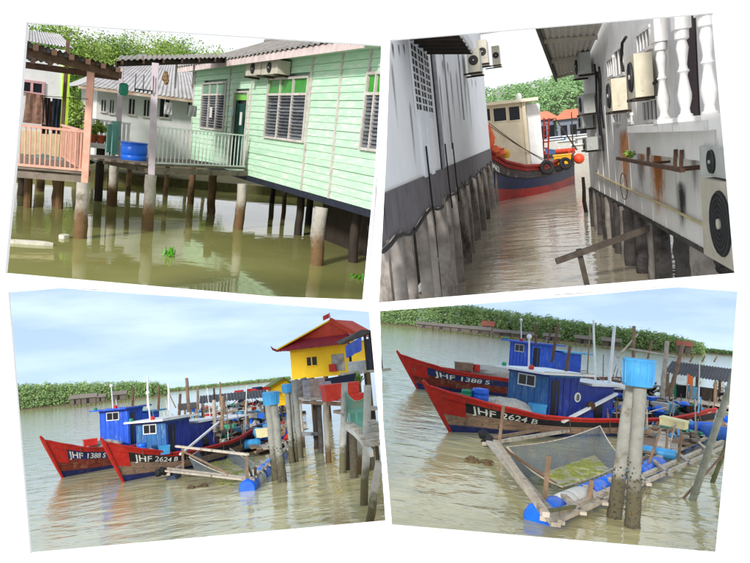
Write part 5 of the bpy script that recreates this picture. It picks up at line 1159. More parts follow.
def net_mat():
    m = bpy.data.materials.new('grey_fishing_net'); m.use_nodes = True; N, L = m.node_tree.nodes, m.node_tree.links; b = N['Principled BSDF']
    b.inputs['Base Color'].default_value = (*lin((104, 116, 128)), 1); b.inputs['Roughness'].default_value = .9
    tc = N.new('ShaderNodeTexCoord'); n = N.new('ShaderNodeTexNoise'); n.inputs['Scale'].default_value = 2.0; n.inputs['Detail'].default_value = 4; L.new(tc.outputs['Object'], n.inputs['Vector'])
    r = N.new('ShaderNodeMapRange'); r.inputs[1].default_value = .3; r.inputs[2].default_value = .7; r.inputs[3].default_value = .42; r.inputs[4].default_value = .78; L.new(n.outputs['Fac'], r.inputs[0]); L.new(r.outputs[0], b.inputs['Alpha'])
    return m
m_net = net_mat()
m_algae = mat('yellow_green_algae', (150, 150, 70), (116, 122, 60), scale=9, rough=.95, bump=.8, bscale=30)

def net_pen(pan, X, where):
    """floating net pen: side beams on drums, posts, net and the pontoon; X turns (px, py, z) into panel coordinates"""
    T = thing(pan, 'net_pen', X(546, 515, 0), 'floating net pen with blue drum floats ' + where, 'net pen')
    def beam(a, b, w, h, m, nm='beam', za=.22, zb_=.22): mb = MB(); mb.beam(X(a[0], a[1], za), X(b[0], b[1], zb_), w, h); return part(T, nm, mb, m)
    beam((489, 442), (556, 525), .16, .07, m_wood, za=.3, zb_=.3); beam((494, 441), (560, 522), .07, .06, m_wood, za=.35, zb_=.35)
    beam((543, 519), (735, 436), .12, .08, m_wood); beam((540, 509), (730, 428), .1, .08, m_wood); beam((552, 523), (738, 441), .08, .08, m_wood, za=.3, zb_=.3)
    for k in range(9):
        t = .03 + k * .115; beam((536 + 190 * t, 507 - 80 * t), (556 + 190 * t, 526 - 84 * t), .12, .06, m_wood, 'cross_tie', .31, .31)
    beam((484, 444), (612, 424), .12, .09, m_wood); beam((486, 439), (610, 418), .08, .08, m_woodb)
    # upper frame
    for (bx_, by_, z) in [(499, 446, 1.15), (543, 512, 1.05), (598, 424, .9), (588, 505, .5)]:
        p = X(bx_, by_, .1); mb = MB(); mb.beam(p, p + V((.04, 0, z)), .09, .09); part(T, 'post', mb, m_woodb)
    a, b = X(499, 446, 1.2), X(544, 512, 1.1); mb = MB(); mb.beam(a + (a - b) * .1, b + (b - a) * .03, .1, .07); part(T, 'top_beam', mb, m_wood)
    mb = MB(); mb.beam(X(501, 447, 1.0), X(556, 484, .15), .06, .05); part(T, 'brace', mb, m_woodb)
    mb = MB(); mb.beam(X(543, 512, .9), X(578, 506, .25), .06, .05); part(T, 'brace', mb, mat('mossy_pole', (120, 122, 84), (92, 92, 62), rough=.9))
    # floats
    e = (X(735, 436, 0) - X(543, 519, 0)); L_ = e.length; e.normalize()
    k = 0; d_ = .0
    for ln, m_ in [(.95, m_blueplastic), (1.1, m_paper), (.95, m_blueplastic), (1.0, m_blueplastic), (.95, m_lblue), (1.0, m_blueplastic), (.9, m_blueplastic)]:
        if d_ + ln > L_ - .3: break
        c = X(541, 517, .06) + e * (d_ - .2); mb = MB(); r = .29; mb.lathe([(r * .8, -.02), (r * .95, .02), (r, .08), (r, ln * .3), (r * .95, ln * .33), (r, ln * .36), (r, ln - .08), (r * .9, ln)], c, 16, e); part(T, 'float_drum', mb, m_, smooth=1); d_ += ln + .25
    f = (X(600, 426, 0) - X(488, 444, 0)); Lf = f.length; f.normalize()
    c = X(488, 444, .0); mb = MB(); mb.lathe([(.16, -.05), (.22, 0), (.22, .85), (.16, .9)], c + f * .1, 14, f); part(T, 'float_drum', mb, mat('dark_navy_float', (40, 58, 84), (28, 40, 58), rough=.6), smooth=1)
    c = X(486, 441, .28); mb = MB()
    for j in range(3): mb.blob(c + V((rg.uniform(-.15, .15), rg.uniform(-.15, .15), rg.uniform(-.1, .15))), (.16, .16, .14), 9, 6, .2)
    part(T, 'fender_bundle', mb, m_black)
    # net basin
    R1, R2, R3, R4 = X(507, 447, .8), X(600, 426, .75), X(626, 462, .35), X(562, 487, .22)
    def net(a, b, sag):
        mb = MB(); a0, b0 = V((a.x, a.y, -.03)), V((b.x, b.y, -.03)); ctr = (R1 + R2 + R3 + R4) / 4
        g = []
        for j in range(5):
            row = []
            for i in range(13):
                t = i / 12; top = a.lerp(b, t) + V((0, 0, -sag * math.sin(math.pi * t))); bot = a0.lerp(b0, t).lerp(V((ctr.x, ctr.y, -.03)), .22); row.append(top.lerp(bot, j / 4))
            g.append(row)
        mb.sheet(g); nn = part(T, 'net', mb, m_net)
        mb = MB(); mb.path(g[0], .018, 5); part(nn, 'rim_rope', mb, m_wood)
    net(R1, R2, .12); net(R2, R3, .1); net(R3, R4, .06); net(R4, R1, .12)
    ctr = (R1 + R2 + R3 + R4) / 4; mb = MB(); g = []
    for i in range(40):
        a = rg.uniform(0, 6.283); r = rg.random() ** .5; q_ = ctr + (R2 - R1) * .33 * r * math.cos(a) + (R3 - R2) * .33 * r * math.sin(a); mb.blob(V((q_.x, q_.y, .0)), (rg.uniform(.1, .26), rg.uniform(.1, .26), .035), 8, 4, .25)
    solo(pan, 'algae_mat', mb, m_algae, 'yellow green algae floating inside the net pen ' + where, kind='stuff')
    mb = MB(); c = X(479, 462, 0.0)
    for i in range(26): mb.blob(c + V((rg.uniform(-.35, .3), rg.uniform(-.3, .25), rg.uniform(-.02, .05))), (.09, .06, .05), 6, 4, .3)
    solo(pan, 'weed_clump', mb, mat('brown_weed', (110, 92, 66), (80, 66, 48), rough=.95), 'brown weed clump at the pen corner ' + where, 'weed')
    return T

def far_bank(pan, pts, d, hpts, seed, label):
    """far wood: pts pixel x range, hpts (px, top y, base y)"""
    r2 = random.Random(seed); mb = MB(); tb = MB(); xs = []
    def tab(px, i):
        for a, b in zip(hpts, hpts[1:]):
            if a[0] <= px <= b[0]: k = (px - a[0]) / (b[0] - a[0]); return a[i] + (b[i] - a[i]) * k
        return hpts[-1][i]
    x0, x1 = hpts[0][0], hpts[-1][0]
    n = int((x1 - x0) * 5)
    for k in range(n):
        px = r2.uniform(x0, x1); row = r2.random(); dd = d + row * 14
        zt_ = pan.D(px, tab(px, 1), d).z * (r2.uniform(.68, 1.0) + .08 * math.sin(px * .9) * math.sin(px * .37)); zt_ = max(zt_, 1.0); x = pan.D(px, 380, d).x * dd / d
        rr = min(r2.uniform(1.4, 2.8), zt_ * .42)
        for lev in (1.0, .62, .28): leaves(mb, (x + r2.uniform(-1, 1), dd, zt_ * lev - rr * .5), (rr, rr, rr * .8), 46, .32, r2, .2)
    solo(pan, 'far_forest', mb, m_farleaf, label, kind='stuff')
    gb = MB(); a, b = pan.D(x0, 380, d), pan.D(x1, 380, d); gb.sheet([[V((a.x + (b.x - a.x) * i / 20, d - 4 + r2.uniform(-2, 2), 0.02)) for i in range(21)], [V((a.x + (b.x - a.x) * i / 20, d + 2, .8)) for i in range(21)], [V((a.x + (b.x - a.x) * i / 20, d + 40, 1.2)) for i in range(21)]])
    solo(pan, 'ground', gb, mat('mud_bank', (120, 108, 84), (92, 82, 62), rough=.95), kind='structure')
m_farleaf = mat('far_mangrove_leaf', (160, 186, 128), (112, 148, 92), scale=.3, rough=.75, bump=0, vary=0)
def stilt_hut(pan, px0, px1, ytop, d, label, roofm, group, wallm=None):
    a, b = pan.D(px0, 380, d), pan.D(px1, 380, d); f = Facade(pan, a, b); zt_ = f.px((px0 + px1) / 2, ytop)[1]; zt_ = max(1.6, zt_)
    T = thing(pan, 'stilt_hut', f.at(0, 0), label, 'hut', group); mb = MB(); mb.fbox(f, 0, f.len, .7, zt_ * .7, -3, 0); part(T, 'wall', mb, wallm or m_woodb)
    mb = MB(); mb.slab([f.at(-.5, zt_ * .66, .8), f.at(f.len + .5, zt_ * .66, .8), f.at(f.len + .5, zt_, -1.6), f.at(-.5, zt_, -1.6)], .08); part(T, 'roof', mb, roofm)
    mb = MB(); mb.slab([f.at(-.5, zt_, -1.6), f.at(f.len + .5, zt_, -1.6), f.at(f.len + .5, zt_ * .7, -3.6), f.at(-.5, zt_ * .7, -3.6)], .08); part(T, 'roof', mb, roofm)
    for k in range(4): mb = MB(); q_ = f.at(f.len * k / 3, 0, -.1); mb.tube(q_ + V((0, 0, -.4)), q_ + V((0, 0, .72)), .1, .1, 6); part(T, 'stilt', mb, m_dark)
    mb = MB(); mb.fbox(f, f.len * .35, f.len * .55, .75, zt_ * .6, 0, .03); part(T, 'doorway', mb, m_glassdark)
    return T
def plank_deck(pan, X, quad, n, label, z=.3, name='work_raft', w=.9, drums=True, mset=None):
    """raft of loose planks across quad (px corners, z=0): a-b is one long side, d-c the other"""
    a, b, c, d = [X(q_[0], q_[1], 0) for q_ in quad]; T = thing(pan, name, a, label, 'raft')
    for k in range(n):
        t = (k + .5) / n + rg.uniform(-.3, .3) / n; t2 = t + rg.uniform(-.04, .04); p, q_ = a.lerp(b, t), d.lerp(c, t2); s0, s1 = rg.uniform(-.08, .1), rg.uniform(.88, 1.08)
        wd = (b - a).length / n * rg.uniform(.5, 1.0); mb = MB(); zz = z + rg.uniform(-.03, .07); mb.beam(p.lerp(q_, s0) + V((0, 0, zz)), p.lerp(q_, s1) + V((0, 0, zz + rg.uniform(-.05, .05))), wd, .04); part(T, 'plank', mb, rg.choice(mset or [m_wood, m_woodb, m_wood]))
    for t in (.05, .5, .95):
        mb = MB(); mb.beam(a.lerp(d, t) + V((0, 0, z - .08)), b.lerp(c, t) + V((0, 0, z - .08)), .12, .1); part(T, 'bearer', mb, m_woodb)
    for k in range(int(n * .7)):
        p = a.lerp(b, rg.random()).lerp(d.lerp(c, rg.random()), rg.random()); hh = rg.uniform(.4, 1.3); mb = MB(); lean = V((rg.uniform(-.2, .2), rg.uniform(-.2, .2), hh)); mb.tube(p + V((0, 0, z)), p + V((0, 0, z)) + lean, .028, .022, 6); part(T, 'upright', mb, rg.choice([m_wood, m_woodb]))
        if k % 3 == 0:
            o_ = V((rg.uniform(-.9, .9), rg.uniform(-.5, .5), rg.uniform(-.1, .2))); mb = MB(); mb.tube(p + V((0, 0, z + hh * .8)), p + V((0, 0, z + hh * .8)) + o_, .022, .02, 5); part(T, 'cross_stick', mb, m_wood)
    if drums:
        m_ = max(2, int((b - a).length / 1.5)); e = (b - a).normalized()
        for k in range(m_):
            for side in (a.lerp(d, .1), a.lerp(d, .9)):
                p = side + e * (k * 1.5 + .2); mb = MB(); mb.lathe([(.16, 0), (.21, .05), (.21, .85), (.16, .9)], V((p.x, p.y, .02)), 12, e); part(T, 'float_drum', mb, rg.choice([m_blueplastic, m_lblue, m_dark]), smooth=1)
    return T
def pole(pan, p, q, r, m, label, cat='pole', name='pole', group=None, r1=None, joints=0):
    p, q = V(p), V(q); T = None; mb = MB(); mb.tube(p, q, r, r1 or r * .85, 10, r * .15, 6)
    if not joints: return solo(pan, name, mb, m, label, cat, group, smooth=1, base=p)
    T = thing(pan, name, p, label, cat, group); part(T, 'shaft', mb, m, smooth=1)
    for k in range(joints):
        c = p.lerp(q, (k + 1) / (joints + 1)); d = (q - p).normalized(); mb = MB(); mb.tube(c - d * .03, c + d * .03, r * 1.15, r * 1.15, 10); part(T, 'joint', mb, m)
    return T
def heap(pan, X, px, n, label, cols, s=.3, spread_=(1, .8), z0=.4, name='gear_heap', cat='fishing gear'):
    """a heap of assorted gear: floats, folded sheets and coils in one jumble"""
    c = X(px[0], px[1], 0); T = thing(pan, name, V((c.x, c.y, z0)), label, cat)
    for k in range(n):
        p = V((c.x + rg.uniform(-1, 1) * spread_[0], c.y + rg.uniform(-1, 1) * spread_[1], z0 + rg.uniform(0, s))); mb = MB(); m_ = rg.choice(cols); t = rg.random()
        if t < .4: mb.blob(p, (s * rg.uniform(.4, 1), s * rg.uniform(.4, 1), s * rg.uniform(.3, .6)), 9, 6, .2); nm = 'bundle'
        elif t < .7:
            a = rg.uniform(0, 3.1); u_ = V((math.cos(a), math.sin(a), rg.uniform(-.2, .5))) * s * rg.uniform(.8, 2); mb.beam(p - u_, p + u_, .06, .05); nm = 'stick'
        else:
            a = rg.uniform(0, 3.1); u_, v_ = V((math.cos(a), math.sin(a), 0)) * s * .7, V((-math.sin(a), math.cos(a), 0)) * s * .5; h_ = V((0, 0, s * rg.uniform(.3, .8))); mb.hexa([p - u_ - v_, p + u_ - v_, p + u_ + v_, p - u_ + v_, p - u_ - v_ + h_, p + u_ - v_ + h_, p + u_ + v_ + h_, p - u_ + v_ + h_]); nm = 'box'
        part(T, nm, mb, m_, smooth=1 if nm == 'bundle' else 0)
    return T
GEAR = [m_wood, m_woodb, m_netw, m_black, m_blueplastic, m_tarpb, m_dark, m_deck, m_greenp, m_paper, m_dark, m_wood]
# ============================================================ lower-right place: boats and net pen close up
rg = random.Random(21)
X = lambda px, py, z=0.: BR.P(px, py, z)
BB = X(451, 432); SS = V((BR.D(690, 400, 33).x, 33, 0))
T2, W2_, pt2, L2, zc2 = fishing_boat(BR, BB, SS, 3.0, 1.12, 1.42, 'nearer fishing boat with steel blue cabin, numbered 2624', 'JHF 2624 B', (m_hullw, m_nband, m_redb, m_cabB, m_cabC), (3.35, 6.9), zmid=.62, zst=1.0, c2=(.068, .215))
B1 = X(418, 389); S1 = V((BR.D(640, 380, 44).x, 44, 0))
T1, W1_, pt1, L1, zc1_ = fishing_boat(BR, B1, S1, 3.2, 1.15, 1.62, 'farther fishing boat with royal blue cabin, numbered 1388', 'JHF 1388 S', (m_hulld, m_bband, m_redb, m_cabA, m_cabA), (5.9, 9.2), zmid=.85, zst=1.2, ch=2.25, c2=(.075, .24))
# number disc on the near cabin
def disc_number(T, W, x, y, z, s, txt, e_sign=1):
    c = W(x, y, z); n = (W(x, y + 1, z) - c).normalized(); e = (W(x + 1, y, z) - c).normalized(); mb = MB(); mb.lathe([(s, 0), (s, .012)], c, 20, n); d = part(T, 'number_disc', mb, m_lett)
    vs, fs = text_mesh(txt, s * 1.7); w = max(v.x for v in vs); mb = MB(); mb.add([c + e * (v.x - w / 2) + V((0, 0, v.y - s * .6)) + n * (.02 + v.z) for v in vs], fs); part(T, 'letter', mb, m_nband)
disc_number(T2, W2_, 4.85, .955, zc2 - .75, .17, '8')
p, q = W2_(3.7, 1.35, .55), W2_(6.8, 1.1, 1.5); mb = MB(); mb.beam(p, q, .12, .08); sp = part(T2, 'spar', mb, m_white); mb = MB(); mb.lathe([(.14, -.08), (.16, 0), (.14, .08)], p.lerp(q, .5) + V((0, 0, .05)), 14, (0.5, -1, 0)); part(sp, 'block', mb, m_rust, smooth=1)
for t, xx in ((0, 5.2), (1, 6.2)): pass
mb = MB(); a, b = W2_(5.0, -.6, 1.75), W2_(8.6, .9, 1.78); mb.slab([W2_(5.7, -1, 1.68), W2_(9.0, -1, 1.72), W2_(9.0, .7, 1.62), W2_(5.7, .7, 1.6)], .05); part(T2, 'awning', mb, m_white)
for x, y in ((6.6, 1.0), (8.3, 1.0), (8.3, -1)): mb = MB(); mb.tube(W2_(x, y, .4), W2_(x, y * .7, 1.65), .04, .04, 6); part(T2, 'awning_post', mb, m_woodb)
# deck loads
net_heap(BR, W2_(2.2, .1, .72), (.95, .62, .42), m_netw, 'white net heap on the foredeck of the nearer boat', rg)
net_heap(BR, W1_(4.1, .1, 1.0), (1.3, .8, .42), m_netw, 'pale net heap on the foredeck of the farther boat', rg)
drum(BR, W2_(1.1, .05, .85), .28, .55, m_blueplastic, 'blue drum on the nearer boat bow'); drum(BR, W2_(.72, -.2, 1.0), .18, .32, m_greenp, 'green pail beside the blue drum on the nearer boat')
crate(BR, W2_(3.05, .8, .7), .5, .4, .34, m_lblue, 'light blue crate in front of the steel blue cabin', .4)
crate(BR, W1_(2.4, .2, 1.1), .9, .5, .4, m_woodb, 'brown wooden box on the farther boat bow', .3); drum(BR, W1_(3.0, .5, 1.1), .18, .35, m_redp, 'red pail on the farther boat bow'); crate(BR, W1_(3.1, -.4, .95), .5, .4, .3, m_redp, 'red fish crate beside the pale net heap', .2)
drum(BR, W1_(5.5, .6, .85), .36, .6, m_pipe, 'grey metal drum in front of the royal blue cabin')
for i, (x, y, z, s) in enumerate([(7.4, .2, .6, .42), (8.7, -.3, .6, .46), (9.9, .3, .6, .44), (11, -.2, .7, .42), (12.2, .2, .75, .4)]):
    c = W2_(x, y, z); heap(BR, lambda a, b, z_, c=c: c, (0, 0), 16, ['jumbled nets and poles just behind the steel blue cabin', 'jumble of gear amidships on the nearer boat', 'jumble of floats and sticks on the nearer boat afterdeck', 'tangle of gear near the nearer boat stern', 'loose gear at the very stern of the nearer boat'][i], GEAR, s, (.8, .7), z)
for i, (x, y) in enumerate([(9.4, .3), (11, -.2), (12.6, .2)]):
    c = W1_(x, y, .9); heap(BR, lambda a, b, z_, c=c: c, (0, 0), 14, ['dark gear heaped behind the royal blue cabin', 'gear heaped amidships on the farther boat', 'gear heaped at the farther boat stern'][i], GEAR, .34, (.8, .6), .9)
crate(BR, W2_(10.3, .8, .75), .6, .45, .4, m_tarpb, 'pale blue cloth bundle on the nearer boat side', .3); drum(BR, W2_(9.2, -.7, .8), .25, .5, m_blueplastic, 'blue drum amidships behind the white awning')
# masts and poles
for i, (p, q, d, r, m_, lb) in enumerate([((596, 398), (593.5, 320), 29, .05, m_white, 'tall thin white pole behind the white awning'), ((608, 396), (614.5, 327), 28, .07, m_white, 'thick white pole with dark tip near the blue tub'), ((587, 380), (590, 327), 32, .03, m_woodb, 'thin brown pole beside the tall white pole'),
    ((552, 362), (558, 325), 30, .07, m_brown, 'dark brown pole standing behind the white cabin roof'), ((536, 345), (535, 324), 37, .06, m_brown, 'short brown pole on the farther boat roof'), ((662, 398), (667, 341), 31, .10, m_wood, 'weathered grey upright of the gallows, nearer the tub'), ((670, 396), (683, 344), 31, .09, m_woodb, 'leaning brown upright of the gallows'),
    ((633, 375), (634, 326), 36, .09, m_woodb, 'weathered pole rising behind the blue tub'), ((645, 372), (652, 340), 36, .06, m_woodb, 'slanting pole behind the blue tub'), ((617, 358), (638, 334), 36, .05, m_wood, 'slanting spar left of the blue tub')]):
    pole(BR, BR.D(*p, d), BR.D(*q, d), r, m_, lb, 'pole', 'pole')
pole(BR, BR.D(630, 349, 36), BR.D(682, 358, 31), .05, m_wood, 'crossbar lashed between the weathered uprights', 'pole', 'pole')
# shed with dark roof
dS = 42; ra, rb_, rc, rd = BR.D(672, 361, dS + 3), BR.D(748, 371, dS + 2), BR.D(745, 385, dS - 2.5), BR.D(664, 372, dS - 2)
T = thing(BR, 'net_shed', V((rd.x, rd.y, 0)), 'low open shed with charcoal sheet roof beyond the gallows', 'shed')
part(T, 'roof', corr_sheet(rd, rc, rb_, ra, 26, .03), mat('charcoal_roof', (72, 72, 78), (54, 54, 58), scale=2, rough=.85), smooth=60)
for t in (.05, .35, .65, .95):
    for a, b in ((rd, rc), (ra, rb_)): c = a.lerp(b, t); mb = MB(); mb.tube(V((c.x, c.y, -.4)), c + V((0, 0, -.03)), .09, .08, 7); part(T, 'post', mb, m_woodb)
fz = .75; mb = MB(); mb.slab([V((rd.x, rd.y - 1, fz)), V((rc.x, rc.y - 1, fz)), V((rb_.x, rb_.y, fz)), V((ra.x, ra.y, fz))], .1); part(T, 'floor', mb, m_wood)
for i, (t, m_, nm, lb) in enumerate([(.16, m_greenp, 'crate', 'bright green crate in the open shed'), (.3, m_black, 'crate', 'black crate in the open shed'), (.42, m_tarpb, 'crate', 'pale blue bin in the open shed'), (.58, m_dark, 'crate', 'dark bin in the middle of the open shed')]):
    c = rd.lerp(rc, t); crate(BR, V((c.x, c.y + .8, fz + .02)), .9, .7, .6, m_, lb, .1 * i)
for i, t in enumerate((.1, .36, .62, .88)):
    c = rd.lerp(rc, t); heap(BR, lambda a, b, z_, c=c: V((c.x, c.y + 1.8, 0)), (0, 0), 14, ['dark gear heaped at the shed end by the gallows', 'nets heaped in the middle of the shed', 'gear heaped right of the shed middle', 'gear heaped at the shed end by the frame edge'][i], [m_black, m_dark, m_netw, m_woodb, m_wood], .4, (1.2, .6), fz)
c = BR.D(687, 386, dS - 4); mb = MB(); mb.tube(V((c.x, c.y, .3)), c + V((0, 0, .6)), .02, .02, 5); T = thing(BR, 'marker_flag', V((c.x, c.y, .3)), 'small orange flag on a stick before the shed', 'flag'); part(T, 'stick', mb, m_wood)
mb = MB(); mb.poly([c + V((0, 0, .6)), c + V((.28, 0, .45)), c + V((.22, 0, .1)), c + V((-.03, 0, .05))], (0, .015, 0)); part(T, 'cloth', mb, mat('orange_cloth', (224, 110, 60), rough=.8))
for i, px in enumerate((690, 702, 714)):
    pole(BR, BR.D(px, 362, dS + 2), BR.D(px + 3, 356, dS + 2), .05, m_woodb, ['short stake on the shed roof, nearest the gallows', 'middle short stake on the shed roof', 'short stake on the shed roof, nearest the frame'][i], 'stake', 'stake')
# rafts
plank_deck(BR, X, [(690, 398), (745, 403), (742, 416), (690, 410)], 12, 'grey plank walkway in front of the shed', .45)
plank_deck(BR, X, [(600, 430), (655, 415), (690, 428), (640, 448)], 14, 'cluttered plank raft behind the twin tub piles', .25)
plank_deck(BR, X, [(640, 470), (742, 424), (728, 404), (650, 440)], 26, 'jumbled driftwood raft beside the yellow foam box', .3, drums=True)
for i, (px, py) in enumerate([(645, 437), (668, 448), (700, 438), (722, 424), (625, 428), (655, 424)]):
    heap(BR, X, (px, py), 18, ['loose sticks and scraps just right of the tub piles', 'driftwood scraps under the yellow foam box', 'scraps and nets right of the foam box', 'scraps by the leaning bamboo pole', 'scraps left of the tub piles', 'scraps behind the tub piles'][i], [m_wood, m_woodb, m_wood, m_woodb, m_netw, m_lblue, m_deck, m_greenp], .2, (.8, .9), .36)
c = X(675, 444, .3); T = thing(BR, 'foam_box', V((c.x, c.y, 1.0)), 'pale yellow foam box standing on stakes over the raft', 'box')
f0 = BR.D(674, 423, c.y); m_fy = mat('pale_yellow_foam', (238, 226, 178), (222, 208, 158), scale=5, rough=.85); dx = V((.36, -.12, -.03)); dy = V((.1, .26, .0)); hz_ = V((0, 0, .115))
mb = MB(); mb.hexa([f0 + s1 * dx + s2 * dy - hz_ for s1, s2 in ((-1, -1), (1, -1), (1, 1), (-1, 1))] + [f0 + s1 * dx + s2 * dy + hz_ for s1, s2 in ((-1, -1), (1, -1), (1, 1), (-1, 1))]); part(T, 'body', mb, m_fy)
mb = MB(); mb.hexa([f0 + s1 * dx * 1.04 + s2 * dy * 1.05 + hz_ * .65 for s1, s2 in ((-1, -1), (1, -1), (1, 1), (-1, 1))] + [f0 + s1 * dx * 1.04 + s2 * dy * 1.05 + hz_ * 1.25 for s1, s2 in ((-1, -1), (1, -1), (1, 1), (-1, 1))]); part(T, 'lid', mb, m_fy)
for k, (bx_, by_, tx, ty) in enumerate([(648, 466, 661, 428), (666, 453, 668, 430), (678, 461, 682, 433)]):
    p = X(bx_, by_, .25); pole(BR, p, BR.D(tx, ty, p.y), .04, m_woodb, ['slanting stake under the foam box, nearest the tub piles', 'thin middle stake under the foam box', 'grey stake under the foam box, nearest the frame'][k], 'stake', 'stake')
drum(BR, X(690, 428, .4), .26, .8, m_blueplastic, 'bright blue drum lying right of the foam box', (.9, -.3, .1)); drum(BR, X(704, 432, .38), .3, 1.1, mat('mid_blue_plastic', (52, 96, 176), (40, 80, 150), rough=.5), 'long blue drum lying across the raft', (.8, -.6, .05)); drum(BR, X(655, 421, .4), .2, .7, m_lblue, 'light blue drum lying behind the foam box', (1, .1, 0)); drum(BR, X(642, 450, .35), .15, .9, m_lblue, 'slim light blue pipe drum by the tub piles', (1, -.2, 0)); drum(BR, X(700, 413, .4), .24, .7, m_tarpb, 'pale blue drum at the back of the raft', (1, .15, 0))
drum(BR, X(726, 420, .4), .22, .6, m_blueplastic, 'blue drum by the leaning bamboo poles', (.6, -.8, 0))
heap(BR, X, (690, 446), 10, 'turquoise rope tangle on the driftwood raft', [m_greenp, mat('turquoise_rope', (60, 170, 160), rough=.8)], .12, (.3, .3), .42, 'rope_tangle', 'rope')
net_pen(BR, X, 'in front of the steel blue cabin')
tub_piles(BR, [(632, 527), (614, 518)], [(640, 372), (633, 372)], (639.5, 360, .3), .125, .5, 'pair of grey piles under a light blue tub, beside the net pen')
# rope round the piles
a, b, c = X(600, 482, .3), BR.D(632, 514, X(632, 527).y - .25), BR.D(655, 474, X(655, 474).y)
mb = MB(); pts = [a, a.lerp(b, .5) + V((0, 0, -.12)), b, b.lerp(c, .35) + V((0, 0, -.05)), b.lerp(c, .7) + V((0, 0, .1)), c]; mb.path(pts, .022, 6); solo(BR, 'mooring_rope', mb, mat('tan_rope', (176, 156, 112), (146, 126, 88), rough=.9), 'tan mooring rope looped round the twin tub piles', 'rope', smooth=1)
m_bamboo = mat('grey_bamboo', (162, 164, 152), (130, 132, 118), scale=4, rough=.8, stain=(110, 108, 80), stain_amt=.4)
p = X(689, 500); pole(BR, p + V((-.03, 0, -.4)), BR.D(737, 365, p.y + .3), .085, m_bamboo, 'thick leaning bamboo pole in the water nearest the frame', joints=5)
p = X(707, 482); pole(BR, p + V((0, 0, -.4)), BR.D(738, 415, p.y + .2), .06, mat('mossy_pole', (120, 122, 84), rough=.9), 'mossy leaning pole behind the thick bamboo', joints=3)
p = X(680, 498); pole(BR, p + V((0, 0, -.1)), BR.D(735, 441, p.y + .6), .03, m_woodb, 'thin stick crossing the bamboo pole low over water')
# far bank
far_bank(BR, None, 300, [(372, 296, 317), (420, 300, 321), (471, 305.5, 325), (560, 318.5, 333), (640, 330, 341), (672, 335, 344), (690, 339.5, 346), (700, 343, 347)], 31, 'mangrove forest along the far bank behind the boats')
far_bank(BR, None, 420, [(696, 347.2, 349), (745, 352.2, 354)], 32, 'thin distant wood at the end of the far bank')
m_dockroof = mat('grey_dock_roof', (128, 122, 116), (100, 94, 90), rough=.85)
for i, (a, b, y, d) in enumerate([(412, 428, 321.3, 255), (429, 446, 323, 250), (447, 466, 324.6, 245), (468, 486, 326.2, 240), (478, 489, 320.5, 262), (490, 508, 329, 235), (510, 530, 331, 232), (541, 556, 333, 240), (573, 588, 335, 250), (600, 618, 337.5, 250), (676, 690, 341, 270)]):
    stilt_hut(BR, a, b, y, d, ['first grey dock hut from the frame on the far bank', 'second dock hut along the far bank', 'third dock hut along the far bank', 'fourth dock hut along the far bank', 'taller reddish hut standing behind the far docks', 'fifth dock hut along the far bank', 'sixth dock hut, just left of the farther cabin', 'far hut seen right of the royal blue cabin', 'far hut behind the thin poles', 'far hut just left of the tub', 'reddish far hut at the end of the forest'][i], mat('red_far_roof', (160, 92, 76), rough=.8) if i in (4, 10) else m_dockroof, 'huts on the far bank', mat('grey_dock_wall', (110, 102, 96), (84, 78, 74), rough=.9))
# ============================================================ lower-left place: the same moorings with the yellow stilt house
rg = random.Random(33)
import numpy as np
_src, _dst = [(490, 441), (546, 515), (735, 436), (612, 424)], [(165, 478), (249, 489.5), (290, 449), (220, 444)]
_A, _b = [], []
for (x, y), (u, v) in zip(_src, _dst):
    _A += [[x, y, 1, 0, 0, 0, -u * x, -u * y], [0, 0, 0, x, y, 1, -v * x, -v * y]]; _b += [u, v]
_h = np.linalg.solve(np.array(_A, float), np.array(_b, float))
def XL(px, py, z=0.):
    """the same net pen seen from the other spot: plane-to-plane map of its corners"""
    w = _h[6] * px + _h[7] * py + 1; p = BL.P((_h[0] * px + _h[1] * py + _h[2]) / w, (_h[3] * px + _h[4] * py + _h[5]) / w)
    return V((p.x, p.y, z))
Y = lambda px, py, z=0.: BL.P(px, py, z)
T4, W4, pt4, L4, zc4 = fishing_boat(BL, Y(124, 482), V((BL.D(236, 424, 37).x, 37, 0)), 2.5, .98, 1.62, 'nearer small fishing boat with blue cabin, moored before the yellow house', 'JHF 2624 B', (m_hullw, m_nband, m_redb, m_cabB, m_cabC), (1.7, 5.2), zmid=.7, zst=1.0, ch=1.75, c2=(.075, .26), group='small boats moored before the yellow house')
T3, W3, pt3, L3, zc3 = fishing_boat(BL, Y(63, 477.5), V((BL.D(166, 430, 42).x, 42, 0)), 2.7, 1.1, 1.72, 'outermost small fishing boat with bright blue wheelhouse', 'JHF 1388 S', (m_hulld, m_bband, m_redb, m_cabA, m_cabA), (3.6, 6.2), zmid=.85, zst=1.1, ch=2.1, c2=(.06, .215), group='small boats moored before the yellow house')
net_heap(BL, W4(1.1, .1, .9), (.45, .4, .25), m_netw, 'white net heap on the small nearer boat bow', rg); drum(BL, W4(.8, .25, .95), .2, .4, m_blueplastic, 'blue drum on the small nearer boat bow'); crate(BL, W4(1.5, .8, .8), .4, .35, .35, m_lblue, 'light blue crate on the small nearer boat', .3)
net_heap(BL, W3(2.6, .1, 1.0), (.8, .6, .3), m_netw, 'net heap on the outermost boat bow', rg); crate(BL, W3(1.7, .1, 1.15), .6, .4, .3, m_redp, 'red crate on the outermost boat bow', .3)
for i, (x, y) in enumerate([(5.9, .2), (7.4, -.2), (8.8, .2), (10.2, 0)]):
    c = W4(x, y, .6); heap(BL, lambda a, b, z_, c=c: c, (0, 0), 16, ['gear heaped behind the small nearer cabin', 'gear heaped amidships on the small nearer boat', 'gear heaped aft on the small nearer boat', 'gear heaped at the small nearer boat stern'][i], GEAR, .32, (.7, .6), .7)
